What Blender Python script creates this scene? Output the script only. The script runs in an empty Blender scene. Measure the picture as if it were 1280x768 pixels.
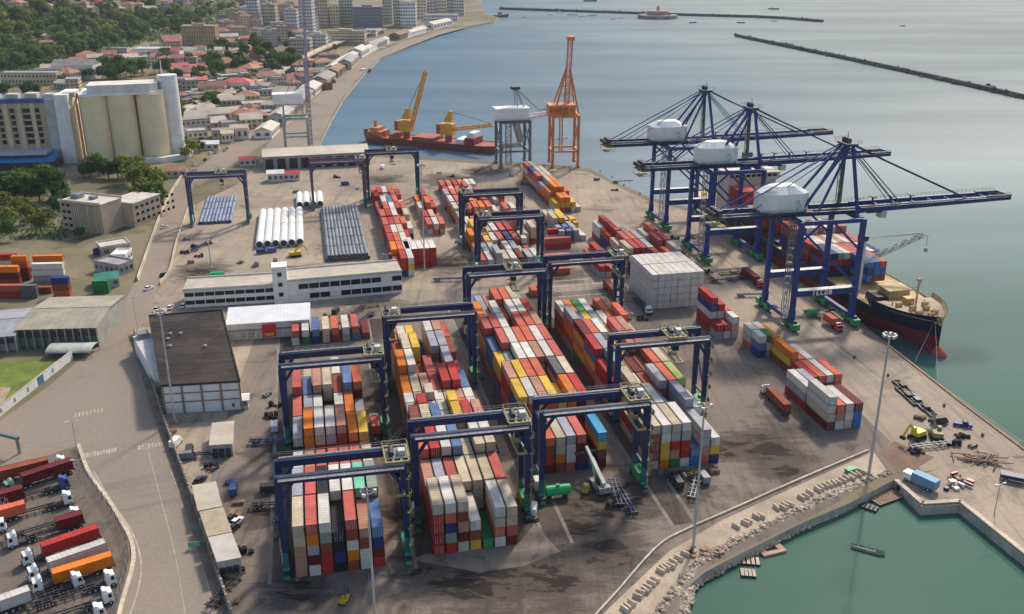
import bpy, bmesh, math, random
from mathutils import Vector, noise as mnoise
R = math.radians
SC = bpy.context.scene
COL = SC.collection
random.seed(11)

# ------------------------------------------------------------------ camera
CAM_H, CAM_PITCH, CAM_F = 130.0, 21.0, 1200.0
cd = bpy.data.cameras.new("camera"); cam = bpy.data.objects.new("camera", cd); COL.objects.link(cam)
cam.location = (0, 0, CAM_H); cam.rotation_euler = (R(90 - CAM_PITCH), 0, 0)
cd.sensor_width = 36; cd.lens = CAM_F / 1280 * 36; cd.clip_start = 1; cd.clip_end = 80000
SC.camera = cam

# ------------------------------------------------------------------ light
SUN_EL, SUN_AZ = 42.0, 25.0          # azimuth clockwise from +Y (the way the camera looks)
world = bpy.data.worlds.new("World"); SC.world = world; world.use_nodes = True
wn = world.node_tree.nodes; wl = world.node_tree.links
sky = wn.new("ShaderNodeTexSky"); sky.sky_type = 'NISHITA'; sky.sun_disc = False
sky.sun_elevation = R(SUN_EL); sky.sun_rotation = R(SUN_AZ)
sky.air_density = 1.0; sky.dust_density = 2.2; sky.ozone_density = 1.0
wn["Background"].inputs[1].default_value = 0.13
wl.new(sky.outputs[0], wn["Background"].inputs[0])
sd = bpy.data.lights.new("sun", 'SUN'); sd.energy = 2.65; sd.angle = R(6.0); sd.color = (1.0, 0.90, 0.76)
sun = bpy.data.objects.new("sun", sd); COL.objects.link(sun)
_s = Vector((math.sin(R(SUN_AZ)) * math.cos(R(SUN_EL)), math.cos(R(SUN_AZ)) * math.cos(R(SUN_EL)), math.sin(R(SUN_EL))))
sun.rotation_euler = _s.to_track_quat('Z', 'Y').to_euler(); sun.location = _s * 500
SC.view_settings.view_transform = 'Standard'; SC.view_settings.look = 'None'
SC.view_settings.exposure = 0.48; SC.view_settings.gamma = 1.0
SC.cycles.max_bounces = 6; SC.cycles.diffuse_bounces = 3; SC.cycles.glossy_bounces = 2
SC.cycles.transparent_max_bounces = 6; SC.cycles.caustics_reflective = False; SC.cycles.caustics_refractive = False

# ------------------------------------------------------------------ where things stand
_ct, _st = math.cos(R(CAM_PITCH)), math.sin(R(CAM_PITCH))
def at(px, py, z=0.0):
    """the place in the port that the survey photo shows at this spot, at height z"""
    a, b = (px - 640) / CAM_F, (384 - py) / CAM_F
    dx, dy, dz = a, _ct + b * _st, -_st + b * _ct
    t = (z - CAM_H) / dz
    return Vector((dx * t, dy * t, z))
def pix(p):
    w = p[1] * _ct - (p[2] - CAM_H) * _st
    return 640 + CAM_F * p[0] / w, 384 - CAM_F * (p[1] * _st + (p[2] - CAM_H) * _ct) / w, w
YAW = 12.0                      # the container yard is turned 12 degrees
YU = Vector((math.cos(R(YAW)), math.sin(R(YAW)), 0)); YV = Vector((-YU.y, YU.x, 0))
YO = at(371, 723)
def W(u, v, z=0.0): return Vector((YO.x + YU.x * u + YV.x * v, YO.y + YU.y * u + YV.y * v, z))

# ------------------------------------------------------------------ materials
MATS = {}
def M(name, col, rough=0.7, var=0.18, scale=0.25, metal=0.0, detail=5.0, rust=0.0, rustcol=(0.12, 0.05, 0.02),
      rnd=0.0, bump=0.0, bscale=2.0, fine=0.0, fscale=3.0, spec=0.4, stretch=None, geo=False):
    if name in MATS: return MATS[name]
    m = bpy.data.materials.new(name); m.use_nodes = True; MATS[name] = m
    n, l = m.node_tree.nodes, m.node_tree.links
    b = n["Principled BSDF"]; b.inputs["Roughness"].default_value = rough; b.inputs["Metallic"].default_value = metal
    b.inputs["Specular IOR Level"].default_value = spec
    tc = n.new("ShaderNodeTexCoord"); oi = n.new("ShaderNodeObjectInfo")
    ad = n.new("ShaderNodeVectorMath"); ad.operation = 'MULTIPLY_ADD'
    ad.inputs[1].default_value = stretch or (1, 1, 1)
    rv = n.new("ShaderNodeMath"); rv.operation = 'MULTIPLY'; rv.inputs[1].default_value = 97.0 if not geo else 0.0
    l.new(oi.outputs["Random"], rv.inputs[0])
    if geo:
        gm = n.new("ShaderNodeNewGeometry"); l.new(gm.outputs["Position"], ad.inputs[0])
    else: l.new(tc.outputs["Object"], ad.inputs[0])
    l.new(rv.outputs[0], ad.inputs[2])
    def nz(s, d):
        t = n.new("ShaderNodeTexNoise"); t.inputs["Scale"].default_value = s; t.inputs["Detail"].default_value = d
        t.inputs["Roughness"].default_value = 0.6; l.new(ad.outputs[0], t.inputs["Vector"]); return t
    def mr(src, a, bb, c, d):
        t = n.new("ShaderNodeMapRange"); t.inputs[1].default_value = a; t.inputs[2].default_value = bb
        t.inputs[3].default_value = c; t.inputs[4].default_value = d; l.new(src, t.inputs[0]); return t.outputs[0]
    def mul(a, bb):
        t = n.new("ShaderNodeMath"); t.operation = 'MULTIPLY'; l.new(a, t.inputs[0]); l.new(bb, t.inputs[1]); return t.outputs[0]
    f = mr(nz(scale, detail).outputs[0], 0.3, 0.7, 1 - var, 1 + var)
    if fine: f = mul(f, mr(nz(fscale, 3).outputs[0], 0.3, 0.7, 1 - fine, 1 + fine))
    if rnd: f = mul(f, mr(oi.outputs["Random"], 0, 1, 1 - rnd, 1 + rnd))
    vm = n.new("ShaderNodeVectorMath"); vm.operation = 'SCALE'; vm.inputs[0].default_value = col[:3]
    l.new(f, vm.inputs["Scale"]); out = vm.outputs[0]
    if rust:
        k = mr(nz(scale * 3.1, 6).outputs[0], 0.56, 0.72, 0, rust)
        mx = n.new("ShaderNodeMix"); mx.data_type = 'RGBA'; l.new(k, mx.inputs[0]); l.new(out, mx.inputs[6])
        mx.inputs[7].default_value = (*rustcol, 1); out = mx.outputs[2]
    l.new(out, b.inputs["Base Color"])
    if bump:
        bp = n.new("ShaderNodeBump"); bp.inputs["Strength"].default_value = bump; bp.inputs["Distance"].default_value = 0.1
        l.new(nz(bscale, 4).outputs[0], bp.inputs["Height"]); l.new(bp.outputs[0], b.inputs["Normal"])
    return m

def mat_glass(name, col=(0.02, 0.03, 0.04)):
    if name in MATS: return MATS[name]
    m = M(name, col, rough=0.12, var=0.4, scale=0.6, spec=0.7); return m

# ------------------------------------------------------------------ mesh helper
class MB:
    def __init__(s): s.v, s.f, s.m = [], [], []
    def quad(s, pts, m=0):
        i = len(s.v); s.v += [tuple(p) for p in pts]; s.f.append(tuple(range(i, i + len(pts)))); s.m.append(m)
    def hexa(s, p, m=0):       # 8 points: bottom 4 ccw, top 4 ccw
        i = len(s.v); s.v += [tuple(q) for q in p]
        for f in ((3, 2, 1, 0), (4, 5, 6, 7), (0, 1, 5, 4), (1, 2, 6, 5), (2, 3, 7, 6), (3, 0, 4, 7)):
            s.f.append(tuple(i + k for k in f)); s.m.append(m)
    def box(s, x0, x1, y0, y1, z0, z1, m=0):
        s.hexa([(x0, y0, z0), (x1, y0, z0), (x1, y1, z0), (x0, y1, z0), (x0, y0, z1), (x1, y0, z1), (x1, y1, z1), (x0, y1, z1)], m)
    def rbox(s, c, sx, sy, z0, z1, rot=0.0, m=0):
        ca, sa = math.cos(rot), math.sin(rot)
        q = [(c[0] + ca * x - sa * y, c[1] + sa * x + ca * y) for x, y in ((-sx / 2, -sy / 2), (sx / 2, -sy / 2), (sx / 2, sy / 2), (-sx / 2, sy / 2))]
        s.hexa([(*a, z0) for a in q] + [(*a, z1) for a in q], m)
    def bar(s, p, q, w, h=None, m=0, w2=None, h2=None):
        h = h or w; w2 = w2 or w; h2 = h2 or h
        p, q = Vector(p), Vector(q); d = (q - p)
        if d.length < 1e-6: return
        d.normalize()
        up = Vector((0, 0, 1)) if abs(d.z) < 0.95 else Vector((0, 1, 0))
        a = d.cross(up).normalized(); b = a.cross(d).normalized()
        def ring(c, ww, hh): return [c - a * ww / 2 - b * hh / 2, c + a * ww / 2 - b * hh / 2, c + a * ww / 2 + b * hh / 2, c - a * ww / 2 + b * hh / 2]
        r0, r1 = ring(p, w, h), ring(q, w2, h2)
        s.hexa(r0[::-1] + r1[::-1], m)
    def tube(s, p, q, r, n=8, m=0, r2=None, caps=True):
        r2 = r if r2 is None else r2
        p, q = Vector(p), Vector(q); d = (q - p).normalized()
        up = Vector((0, 0, 1)) if abs(d.z) < 0.95 else Vector((0, 1, 0))
        a = d.cross(up).normalized(); b = a.cross(d).normalized(); i = len(s.v)
        for c, rr in ((p, r), (q, r2)):
            for k in range(n):
                t = 2 * math.pi * k / n; s.v.append(tuple(c + a * math.cos(t) * rr + b * math.sin(t) * rr))
        for k in range(n):
            s.f.append((i + k, i + (k + 1) % n, i + n + (k + 1) % n, i + n + k)); s.m.append(m)
        if caps:
            s.f.append(tuple(i + k for k in range(n))[::-1]); s.m.append(m)
            s.f.append(tuple(i + n + k for k in range(n))); s.m.append(m)
    def prism(s, poly, z0, z1, m=0, mtop=None, bottom=True):
        n = len(poly)
        A = sum(poly[k][0] * poly[(k + 1) % n][1] - poly[(k + 1) % n][0] * poly[k][1] for k in range(n))
        if A < 0: poly = poly[::-1]
        i = len(s.v); s.v += [(p[0], p[1], z0) for p in poly] + [(p[0], p[1], z1) for p in poly]
        for k in range(n):
            s.f.append((i + k, i + (k + 1) % n, i + n + (k + 1) % n, i + n + k)); s.m.append(m)
        s.f.append(tuple(i + n + k for k in range(n))); s.m.append(m if mtop is None else mtop)
        if bottom: s.f.append(tuple(i + k for k in range(n))[::-1]); s.m.append(m)
    def lathe(s, prof, n=16, m=0, c=(0, 0)):
        i = len(s.v)
        for r, z in prof:
            for k in range(n):
                t = 2 * math.pi * k / n; s.v.append((c[0] + r * math.cos(t), c[1] + r * math.sin(t), z))
        for j in range(len(prof) - 1):
            for k in range(n):
                a, b = i + j * n + k, i + j * n + (k + 1) % n
                s.f.append((a, b, b + n, a + n)); s.m.append(m)
    def rock(s, c, r, m=0, rg=random):
        t = 0.6; i = len(s.v); base = [(1, 0, 0), (-1, 0, 0), (0, 1, 0), (0, -1, 0), (0, 0, 1), (0, 0, -1)]
        ang = rg.uniform(0, 6.28); ca, sa = math.cos(ang), math.sin(ang)
        for x, y, z in base + [(t, t, t), (-t, t, t), (t, -t, t), (-t, -t, t)]:
            k = r * rg.uniform(0.75, 1.2); x, y = ca * x - sa * y, sa * x + ca * y
            s.v.append((c[0] + x * k, c[1] + y * k, c[2] + z * k * 0.75))
        for f in ((0, 6, 8), (0, 2, 6), (2, 7, 6), (2, 1, 7), (1, 9, 7), (1, 3, 9), (3, 8, 9), (3, 0, 8), (6, 7, 4), (7, 9, 4), (9, 8, 4), (8, 6, 4), (0, 5, 2), (2, 5, 1), (1, 5, 3), (3, 5, 0)):
            s.f.append(tuple(i + k for k in f)); s.m.append(m)
    def mesh(s, name, mats, smooth=False):
        me = bpy.data.meshes.new(name); me.from_pydata(s.v, [], s.f)
        for q in (mats if isinstance(mats, (list, tuple)) else [mats]): me.materials.append(q)
        me.polygons.foreach_set("material_index", s.m)
        if smooth: me.polygons.foreach_set("use_smooth", [True] * len(s.f))
        me.update(); return me
    def build(s, name, mats, parent=None, loc=None, rotz=None, smooth=False):
        o = bpy.data.objects.new(name, s.mesh(name, mats, smooth)); COL.objects.link(o)
        if parent: o.parent = parent
        if loc is not None: o.location = loc
        if rotz is not None: o.rotation_euler = (0, 0, rotz)
        return o
def inst(name, me, parent=None, loc=None, rotz=None):
    o = bpy.data.objects.new(name, me); COL.objects.link(o)
    if parent: o.parent = parent
    if loc is not None: o.location = loc
    if rotz is not None: o.rotation_euler = (0, 0, rotz)
    return o
def tag(o, label, cat, group=None):
    o["label"] = label; o["category"] = cat
    if group: o["group"] = group
    return o
def thing(name, label, cat, loc=(0, 0, 0), rotz=0.0, group=None):
    o = bpy.data.objects.new(name, None); COL.objects.link(o); o.location = loc; o.rotation_euler = (0, 0, rotz)
    o.empty_display_size = 0.5
    return tag(o, label, cat, group)
def struct(o): o["kind"] = "structure"; return o
def stuff(o): o["kind"] = "stuff"; return o
def copy_tree(o, parent=None):
    c = o.copy(); COL.objects.link(c)
    if parent: c.parent = parent
    for ch in list(o.children): copy_tree(ch, c)
    return c
ORD = ["first", "second", "third", "fourth", "fifth", "sixth", "seventh", "eighth", "ninth", "tenth", "eleventh", "twelfth"]
# ================================================================== SETTING
# palette
navy = M("navy_steel", (0.008, 0.022, 0.095), rough=0.45, var=0.25, scale=0.15, rust=0.55, rnd=0.15, stretch=(1, 1, .3))
navy2 = M("blue_steel", (0.012, 0.042, 0.19), rough=0.55, var=0.35, scale=0.12, rust=0.5, stretch=(1, 1, .25))
tealsteel = M("teal_steel", (0.02, 0.13, 0.14), rough=0.5, var=0.25, scale=0.3)
greensteel = M("green_steel", (0.02, 0.30, 0.10), rough=0.5, var=0.3, scale=0.4, rust=0.2)
greysteel = M("grey_steel", (0.22, 0.22, 0.23), rough=0.55, var=0.3, scale=0.3, rust=0.4)
darksteel = M("dark_steel", (0.035, 0.035, 0.04), rough=0.6, var=0.4, scale=0.5, rust=0.4)
oldyellow = M("faded_yellow_steel", (0.30, 0.27, 0.12), rough=0.6, var=0.35, scale=0.5, rust=0.5)
yellow = M("yellow_paint", (0.62, 0.40, 0.03), rough=0.5, var=0.25, scale=0.5, rust=0.3)
orange = M("orange_paint", (0.62, 0.19, 0.04), rough=0.5, var=0.25, scale=0.3, rust=0.3)
palesteel = M("pale_steel", (0.55, 0.55, 0.48), rough=0.55, var=0.25, scale=0.3, rust=0.35)
rubber = M("tyre_rubber", (0.02, 0.02, 0.021), rough=0.85, var=0.3)
white = M("white_paint", (0.78, 0.76, 0.72), rough=0.5, var=0.12, scale=0.2, rust=0.25, rustcol=(0.40, 0.33, 0.25))
offwhite = M("weathered_white_wall", (0.66, 0.62, 0.55), rough=0.8, var=0.18, scale=0.12, rust=0.5, rustcol=(0.38, 0.32, 0.25))
cream = M("cream_wall", (0.62, 0.50, 0.32), rough=0.8, var=0.15, scale=0.08, rust=0.35, rustcol=(0.42, 0.30, 0.17))
beige = M("beige_wall", (0.50, 0.41, 0.30), rough=0.85, var=0.2, scale=0.1, rnd=0.15)
beigeroof = M("beige_sheet_roof", (0.46, 0.40, 0.31), rough=0.7, var=0.2, scale=0.12, rust=0.5, rustcol=(0.30, 0.23, 0.16))
concrete = M("concrete", (0.42, 0.37, 0.31), rough=0.9, var=0.28, scale=0.12, fine=0.2, fscale=1.2, rust=0.5, rustcol=(0.22, 0.19, 0.15), geo=True)
concrete2 = M("pale_concrete", (0.55, 0.46, 0.35), rough=0.9, var=0.25, scale=0.1, fine=0.2, fscale=1.0, rust=0.4, rustcol=(0.30, 0.25, 0.19), geo=True)
terracotta = M("terracotta_tiles", (0.36, 0.17, 0.11), rough=0.85, var=0.35, scale=0.3, rnd=0.25)
pinkroof = M("red_tile_roof", (0.50, 0.12, 0.12), rough=0.8, var=0.3, scale=0.3, rnd=0.2)
greyroof = M("grey_roof", (0.34, 0.32, 0.30), rough=0.8, var=0.3, scale=0.2, rnd=0.3)
glassm = M("dark_window_glass", (0.012, 0.014, 0.017), rough=0.25, var=0.4, scale=0.6, spec=0.25)
bark = M("bark", (0.10, 0.07, 0.045), rough=0.9, var=0.3, scale=1.0)

def ground_mat(name, base, dark, stain, sc_big, sc_mid, stain_lo, tyre=True, spots=()):
    m = bpy.data.materials.new(name); m.use_nodes = True; MATS[name] = m
    n, l = m.node_tree.nodes, m.node_tree.links; b = n["Principled BSDF"]
    b.inputs["Roughness"].default_value = 0.88; b.inputs["Specular IOR Level"].default_value = 0.08
    g = n.new("ShaderNodeNewGeometry")
    def nz(s, d, vec=None, rgh=0.6, dist=0.0):
        t = n.new("ShaderNodeTexNoise"); t.inputs["Scale"].default_value = s; t.inputs["Detail"].default_value = d
        t.inputs["Roughness"].default_value = rgh; t.inputs["Distortion"].default_value = dist
        l.new(vec or g.outputs["Position"], t.inputs["Vector"]); return t.outputs[0]
    def mr(src, a, bb, c, d):
        t = n.new("ShaderNodeMapRange"); t.inputs[1].default_value = a; t.inputs[2].default_value = bb
        t.inputs[3].default_value = c; t.inputs[4].default_value = d; l.new(src, t.inputs[0]); return t.outputs[0]
    def mix(f, a, c, mode='MIX'):
        t = n.new("ShaderNodeMix"); t.data_type = 'RGBA'; t.blend_type = mode; l.new(f, t.inputs[0]) if not isinstance(f, float) else setattr(t.inputs[0], 'default_value', f)
        for q, k in ((a, 6), (c, 7)):
            if isinstance(q, tuple): t.inputs[k].default_value = (*q, 1)
            else: l.new(q, t.inputs[k])
        return t.outputs[2]
    out = mix(mr(nz(sc_big, 5, None, 0.62, 0.4), 0.38, 0.62, 0, 1), base, dark)
    out = mix(mr(nz(sc_mid, 6, None, 0.7, 0.8), 0.54, 0.70, 0, 0.85), out, stain)
    # worn lanes along the yard: streaks stretched in the driving direction
    mp = n.new("ShaderNodeMapping"); mp.inputs["Rotation"].default_value = (0, 0, R(-YAW)); mp.inputs["Scale"].default_value = (0.45, 0.02, 1)
    l.new(g.outputs["Position"], mp.inputs["Vector"])
    if tyre: out = mix(mr(nz(1.0, 4, mp.outputs[0]), 0.52, 0.75, 0, 0.55), out, stain)
    if spots:                                    # soaked, oil-black ground in ragged patches where the machines turn
        tot = None
        for (px, py, r_) in spots:
            dn = n.new("ShaderNodeVectorMath"); dn.operation = 'DISTANCE'; l.new(g.outputs["Position"], dn.inputs[0]); dn.inputs[1].default_value = at(px, py)
            q = mr(dn.outputs["Value"], r_ * .35, r_ * 1.5, 0.43, 0.0)
            if tot is None: tot = q
            else:
                mxn = n.new("ShaderNodeMath"); mxn.operation = 'MAXIMUM'; l.new(tot, mxn.inputs[0]); l.new(q, mxn.inputs[1]); tot = mxn.outputs[0]
        mp2 = n.new("ShaderNodeMapping"); mp2.inputs["Rotation"].default_value = (0, 0, R(-YAW - 8)); mp2.inputs["Scale"].default_value = (0.55, 1.3, 1); l.new(g.outputs["Position"], mp2.inputs["Vector"])
        ad2 = n.new("ShaderNodeMath"); ad2.operation = 'ADD'; l.new(tot, ad2.inputs[0]); l.new(nz(0.16, 9, mp2.outputs[0], 0.76, 0.6), ad2.inputs[1])
        out = mix(mr(ad2.outputs[0], 0.66, 0.80, 0, 0.70), out, (0.060, 0.049, 0.041)); out = mix(mr(ad2.outputs[0], 0.90, 0.95, 0, 0.85), out, (0.024, 0.020, 0.018))
    fine = mr(nz(0.9, 4), 0.3, 0.7, 0.90, 1.09)
    vm = n.new("ShaderNodeVectorMath"); vm.operation = 'SCALE'; l.new(out, vm.inputs[0]); l.new(fine, vm.inputs["Scale"])
    l.new(vm.outputs[0], b.inputs["Base Color"])
    return m
yardm = ground_mat("yard_paving", (0.250, 0.205, 0.165), (0.165, 0.135, 0.112), (0.050, 0.041, 0.035), 0.018, 0.06, 0.5, True,
    ((700, 660, 18), (640, 715, 14), (560, 715, 14), (760, 690, 12), (740, 640, 14), (790, 620, 12), (955, 560, 14), (505, 640, 10), (330, 560, 8), (335, 640, 8), (850, 610, 9), (690, 725, 12), (480, 500, 14), (620, 700, 8), (590, 735, 10), (910, 560, 9), (980, 590, 8), (370, 740, 9)))
backm = ground_mat("sandy_paving", (0.41, 0.33, 0.245), (0.29, 0.235, 0.18), (0.13, 0.108, 0.085), 0.018, 0.055, 0.5, True, ((560, 330, 14), (640, 330, 16), (790, 390, 16), (470, 390, 14), (560, 225, 18), (600, 215, 14), (900, 345, 14), (860, 290, 12), (250, 340, 14), (380, 340, 12), (700, 345, 12), (480, 225, 14)))
roadm = ground_mat("road_asphalt", (0.30, 0.245, 0.19), (0.265, 0.217, 0.17), (0.19, 0.157, 0.127), 0.012, 0.03, 0.5, tyre=False)
truckm = ground_mat("lorry_park_paving", (0.20, 0.165, 0.135), (0.15, 0.125, 0.105), (0.075, 0.06, 0.05), 0.03, 0.09, 0.5)
darkm = ground_mat("oily_asphalt", (0.120, 0.098, 0.084), (0.070, 0.058, 0.050), (0.022, 0.018, 0.016), 0.03, 0.10, 0.5)
quaym = ground_mat("quay_concrete", (0.43, 0.34, 0.255), (0.33, 0.265, 0.20), (0.16, 0.13, 0.10), 0.02, 0.06, 0.5)
townm = ground_mat("town_ground", (0.27, 0.215, 0.145), (0.15, 0.14, 0.08), (0.06, 0.075, 0.03), 0.012, 0.03, 0.5, tyre=False)
grassm = M("grass", (0.13, 0.17, 0.025), rough=0.95, var=0.35, scale=0.15, fine=0.25, fscale=1.5, geo=True)

# water
wm = bpy.data.materials.new("sea_water"); wm.use_nodes = True
n, l = wm.node_tree.nodes, wm.node_tree.links; b = n["Principled BSDF"]
b.inputs["IOR"].default_value = 1.333; g = n.new("ShaderNodeNewGeometry")
def _nz(s, d, sx=1, sy=1, rot=0):
    mp = n.new("ShaderNodeMapping"); mp.inputs["Scale"].default_value = (sx, sy, 1); mp.inputs["Rotation"].default_value = (0, 0, rot)
    l.new(g.outputs["Position"], mp.inputs["Vector"])
    t = n.new("ShaderNodeTexNoise"); t.inputs["Scale"].default_value = s; t.inputs["Detail"].default_value = d; t.inputs["Roughness"].default_value = 0.6
    l.new(mp.outputs[0], t.inputs["Vector"]); return t.outputs[0]
def _mr(src, a, bb, c, d, clamp=True):
    t = n.new("ShaderNodeMapRange"); t.inputs[1].default_value = a; t.inputs[2].default_value = bb; t.inputs[3].default_value = c; t.inputs[4].default_value = d
    t.interpolation_type = 'SMOOTHSTEP'; l.new(src, t.inputs[0]); return t.outputs[0]
# turbid green water close to the quays, clearer blue-grey in the bay
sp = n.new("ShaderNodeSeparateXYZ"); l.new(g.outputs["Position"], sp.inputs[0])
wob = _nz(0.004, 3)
ma = n.new("ShaderNodeMath"); ma.operation = 'MULTIPLY_ADD'; ma.inputs[1].default_value = 160; l.new(wob, ma.inputs[0]); skew = n.new("ShaderNodeMath"); skew.operation = "MULTIPLY_ADD"; skew.inputs[1].default_value = -0.55; l.new(sp.outputs[0], skew.inputs[0]); l.new(sp.outputs[1], skew.inputs[2]); l.new(skew.outputs[0], ma.inputs[2])
f = _mr(ma.outputs[0], 250, 620, 0, 1)
mx = n.new("ShaderNodeMix"); mx.data_type = 'RGBA'; l.new(f, mx.inputs[0])
mx.inputs[6].default_value = (0.056, 0.132, 0.098, 1)
glare_mix = n.new("ShaderNodeMix"); glare_mix.data_type = 'RGBA'; mx_x = n.new("ShaderNodeMath"); mx_x.operation = 'MULTIPLY_ADD'; mx_x.inputs[1].default_value = 320; l.new(wob, mx_x.inputs[0]); l.new(sp.outputs[0], mx_x.inputs[2])
l.new(_mr(mx_x.outputs[0], -60, 620, 0, 1), glare_mix.inputs[0]); glare_mix.inputs[6].default_value = (0.105, 0.175, 0.235, 1); glare_mix.inputs[7].default_value = (0.250, 0.285, 0.272, 1)   # clear bay water, sunlit brightness of the right-hand sea painted as paler grey
l.new(glare_mix.outputs[2], mx.inputs[7])
sc_ = _mr(_nz(0.006, 5, 0.35, 1.6, 0.3), 0.3, 0.7, 0.86, 1.14)
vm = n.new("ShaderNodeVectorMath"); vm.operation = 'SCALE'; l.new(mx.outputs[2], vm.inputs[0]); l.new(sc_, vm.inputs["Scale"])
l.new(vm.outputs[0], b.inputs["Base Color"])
_rg = n.new("ShaderNodeMath"); _rg.operation = "ADD"
l.new(_mr(_nz(0.003, 4, 0.5, 1.5, 0.2), 0.35, 0.65, 0.05, 0.10), _rg.inputs[0]); l.new(_rg.outputs[0], b.inputs["Roughness"])
l.new(_mr(ma.outputs[0], 300, 900, 0.07, 0.006), b.inputs["Specular IOR Level"]); l.new(_mr(ma.outputs[0], 300, 800, 0.0, 0.35), _rg.inputs[1])
bp = n.new("ShaderNodeBump"); l.new(_mr(ma.outputs[0], 330, 640, 0.022, 0.62), bp.inputs["Strength"]); bp.inputs["Distance"].default_value = 0.5
l.new(_nz(0.22, 4, 0.7, 1.4, 0.5), bp.inputs["Height"]); l.new(bp.outputs[0], b.inputs["Normal"])
MATS["sea_water"] = wm

SEA_Z = -2.4
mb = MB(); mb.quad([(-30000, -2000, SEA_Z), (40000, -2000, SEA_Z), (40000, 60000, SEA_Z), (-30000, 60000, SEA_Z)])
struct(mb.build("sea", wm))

# land outline: every corner is a place on the shore
def G(*pts): return [at(x, y) for x, y in pts]
quay = [W(199.5, -140), W(194.0, 12), W(195.5, 44), W(199, 94), W(200, 130), W(200, 270)]
quay_far = G((812, 247), (770, 228), (738, 211), (700, 207), (640, 203), (560, 199), (470, 192), (420, 190), (396, 190))
shore = G((400, 178), (414, 150), (430, 122), (455, 92), (475, 73), (510, 58), (548, 43), (585, 33), (618, 27), (624, 22), (606, 17), (600, 4))
edge_near = G((845, 800), (850, 742), (880, 716), (930, 690), (1000, 655), (1060, 630), (1118, 600), (1152, 634), (1200, 631), (1282, 697), (1400, 795))
land = [*edge_near, W(199.5, -140)] + quay[1:] + quay_far + shore + [Vector((-80, 3200, 0)), Vector((-80, 9000, 0)), Vector((-4000, 9000, 0)), Vector((-4000, 60, 0)), Vector((-40, 60, 0)), at(700, 860), ]
# (the sheet runs on behind the camera's foot)
mb = MB(); mb.prism([(p.x, p.y) for p in land], -9, 0.0, 1, 0, bottom=False)
struct(mb.build("ground", [townm, concrete]))

def sheet(name, pts, m, z): 
    mb = MB(); mb.prism([(p[0], p[1]) for p in pts], z - 0.002, z, 0, bottom=False); return struct(mb.build(name, m))
# paving sheets, each a little above the one below
yard_poly = [*G((845, 800), (852, 735), (890, 704), (985, 658), (1040, 630), (1100, 596)), W(188, 12), W(194, 94), W(195, 270)] + \
            G((806, 250), (735, 215), (640, 207), (470, 197), (396, 195), (330, 196), (298, 230), (232, 262), (205, 350), (165, 420), (288, 790), (560, 830))
sheet("back_yard_paving", yard_poly, backm, 0.004)
front_poly = [W(-18, -60)] + G((845, 790), (852, 737), (890, 706), (985, 660), (1040, 632), (1095, 598)) + [W(186, 14), W(178, 60), W(150, 130), W(125, 165), W(60, 165), W(20, 160), W(-14, 140), W(-22, 60)]
sheet("yard_paving", front_poly, yardm, 0.008)
runm = M("runway_concrete", (0.21, 0.18, 0.15), rough=.9, var=.35, scale=.15, fine=.25, geo=True, rust=.7, rustcol=(.07, .06, .05))
for i, (u, v0, v1) in enumerate(((-6, -1, 140), (25.6, -2, 150), (56, 0, 160), (87, 2, 165))):
    sheet("truck_lane", [W(u, v0), W(u + 5.5, v0), W(u + 5.5, v1), W(u, v1)], darkm, 0.012)
    for q in (-0.2, 5.7): sheet("crane_runway", [W(u + q, v0), W(u + q + 0.9, v0), W(u + q + 0.9, v1), W(u + q, v1)], runm, 0.016)
# oil-dark worn ground in front of the blocks
def blob(cx, cy, rx, ry, seed, n=110, rough=0.3):
    rg = random.Random(seed); ph = [rg.uniform(0, 6.28) for _ in range(16)]
    pts = []
    for k in range(n):
        t = 2 * math.pi * k / n; r = 1 + rough * sum(math.sin((j + 2) * t + ph[j]) / (j + 1.5) for j in range(16)) + rg.uniform(-.05, .05)
        p = at(cx + rx * math.cos(t) * r, cy + ry * math.sin(t) * r); pts.append(p)
    return pts
apronm = ground_mat("apron_concrete", (0.275, 0.23, 0.187), (0.21, 0.172, 0.14), (0.08, 0.067, 0.056), 0.04, 0.12, 0.5)
sheet("clean_concrete_apron", G((512, 700), (530, 694), (648, 680), (668, 655), (700, 690), (655, 708), (600, 716)), apronm, 0.050)
# quay apron and rails
sheet("quay_apron", [W(188.5, 14), W(193.4, 13), W(194.9, 44), W(198.4, 94), W(199.4, 130), W(199.4, 268), W(169, 268), W(168, 130), W(163, 60), W(160, 12)], quaym, 0.020)
pier = G((1120, 603), (1152, 632), (1200, 629), (1282, 694), (1400, 790)) + [W(198.5, -130), W(193, 12), W(174, 14)]
sheet("pier_deck", pier, quaym, 0.026)
railm = M("rail_groove", (0.07, 0.06, 0.055), rough=0.6, var=0.3)
for u in (172.4, 173.6, 195.4, 196.6):
    sheet("crane_rail", [W(u - .15, 20 if u > 190 else 4), W(u + .15, 20 if u > 190 else 4), W(u + .15, 268), W(u - .15, 268)], railm, 0.030)
linem = M("worn_white_line", (0.50, 0.46, 0.40), rough=.9, var=.4, scale=.4, geo=True, rust=.8, rustcol=(.25, .2, .16))
for u in (176.5, 180, 184.5, 188, 191.5): sheet("lane_marking", [W(u, 24), W(u + .16, 24), W(u + .16, 264), W(u, 264)], linem, 0.0325)
for v in (158, 164, 170, 176): sheet("bay_marking", [W(100, v), W(129, v), W(129, v + .5), W(100, v + .5)], linem, 0.0325)
for v in (180, 192, 204, 216): sheet("bay_marking", [W(2, v), W(38, v), W(38, v + .25), W(2, v + .25)], linem, 0.0325)
sheet("cable_trench", [W(181, 30), W(181.6, 30), W(183, 268), W(182.2, 268)], railm, 0.031)
sheet("worn_brown_slab", G((1098, 566), (1118, 552), (1168, 572), (1130, 596)), M("brown_slab", (0.19, 0.12, 0.075), rough=.9, var=.25, scale=.2, geo=True), 0.038)
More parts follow.
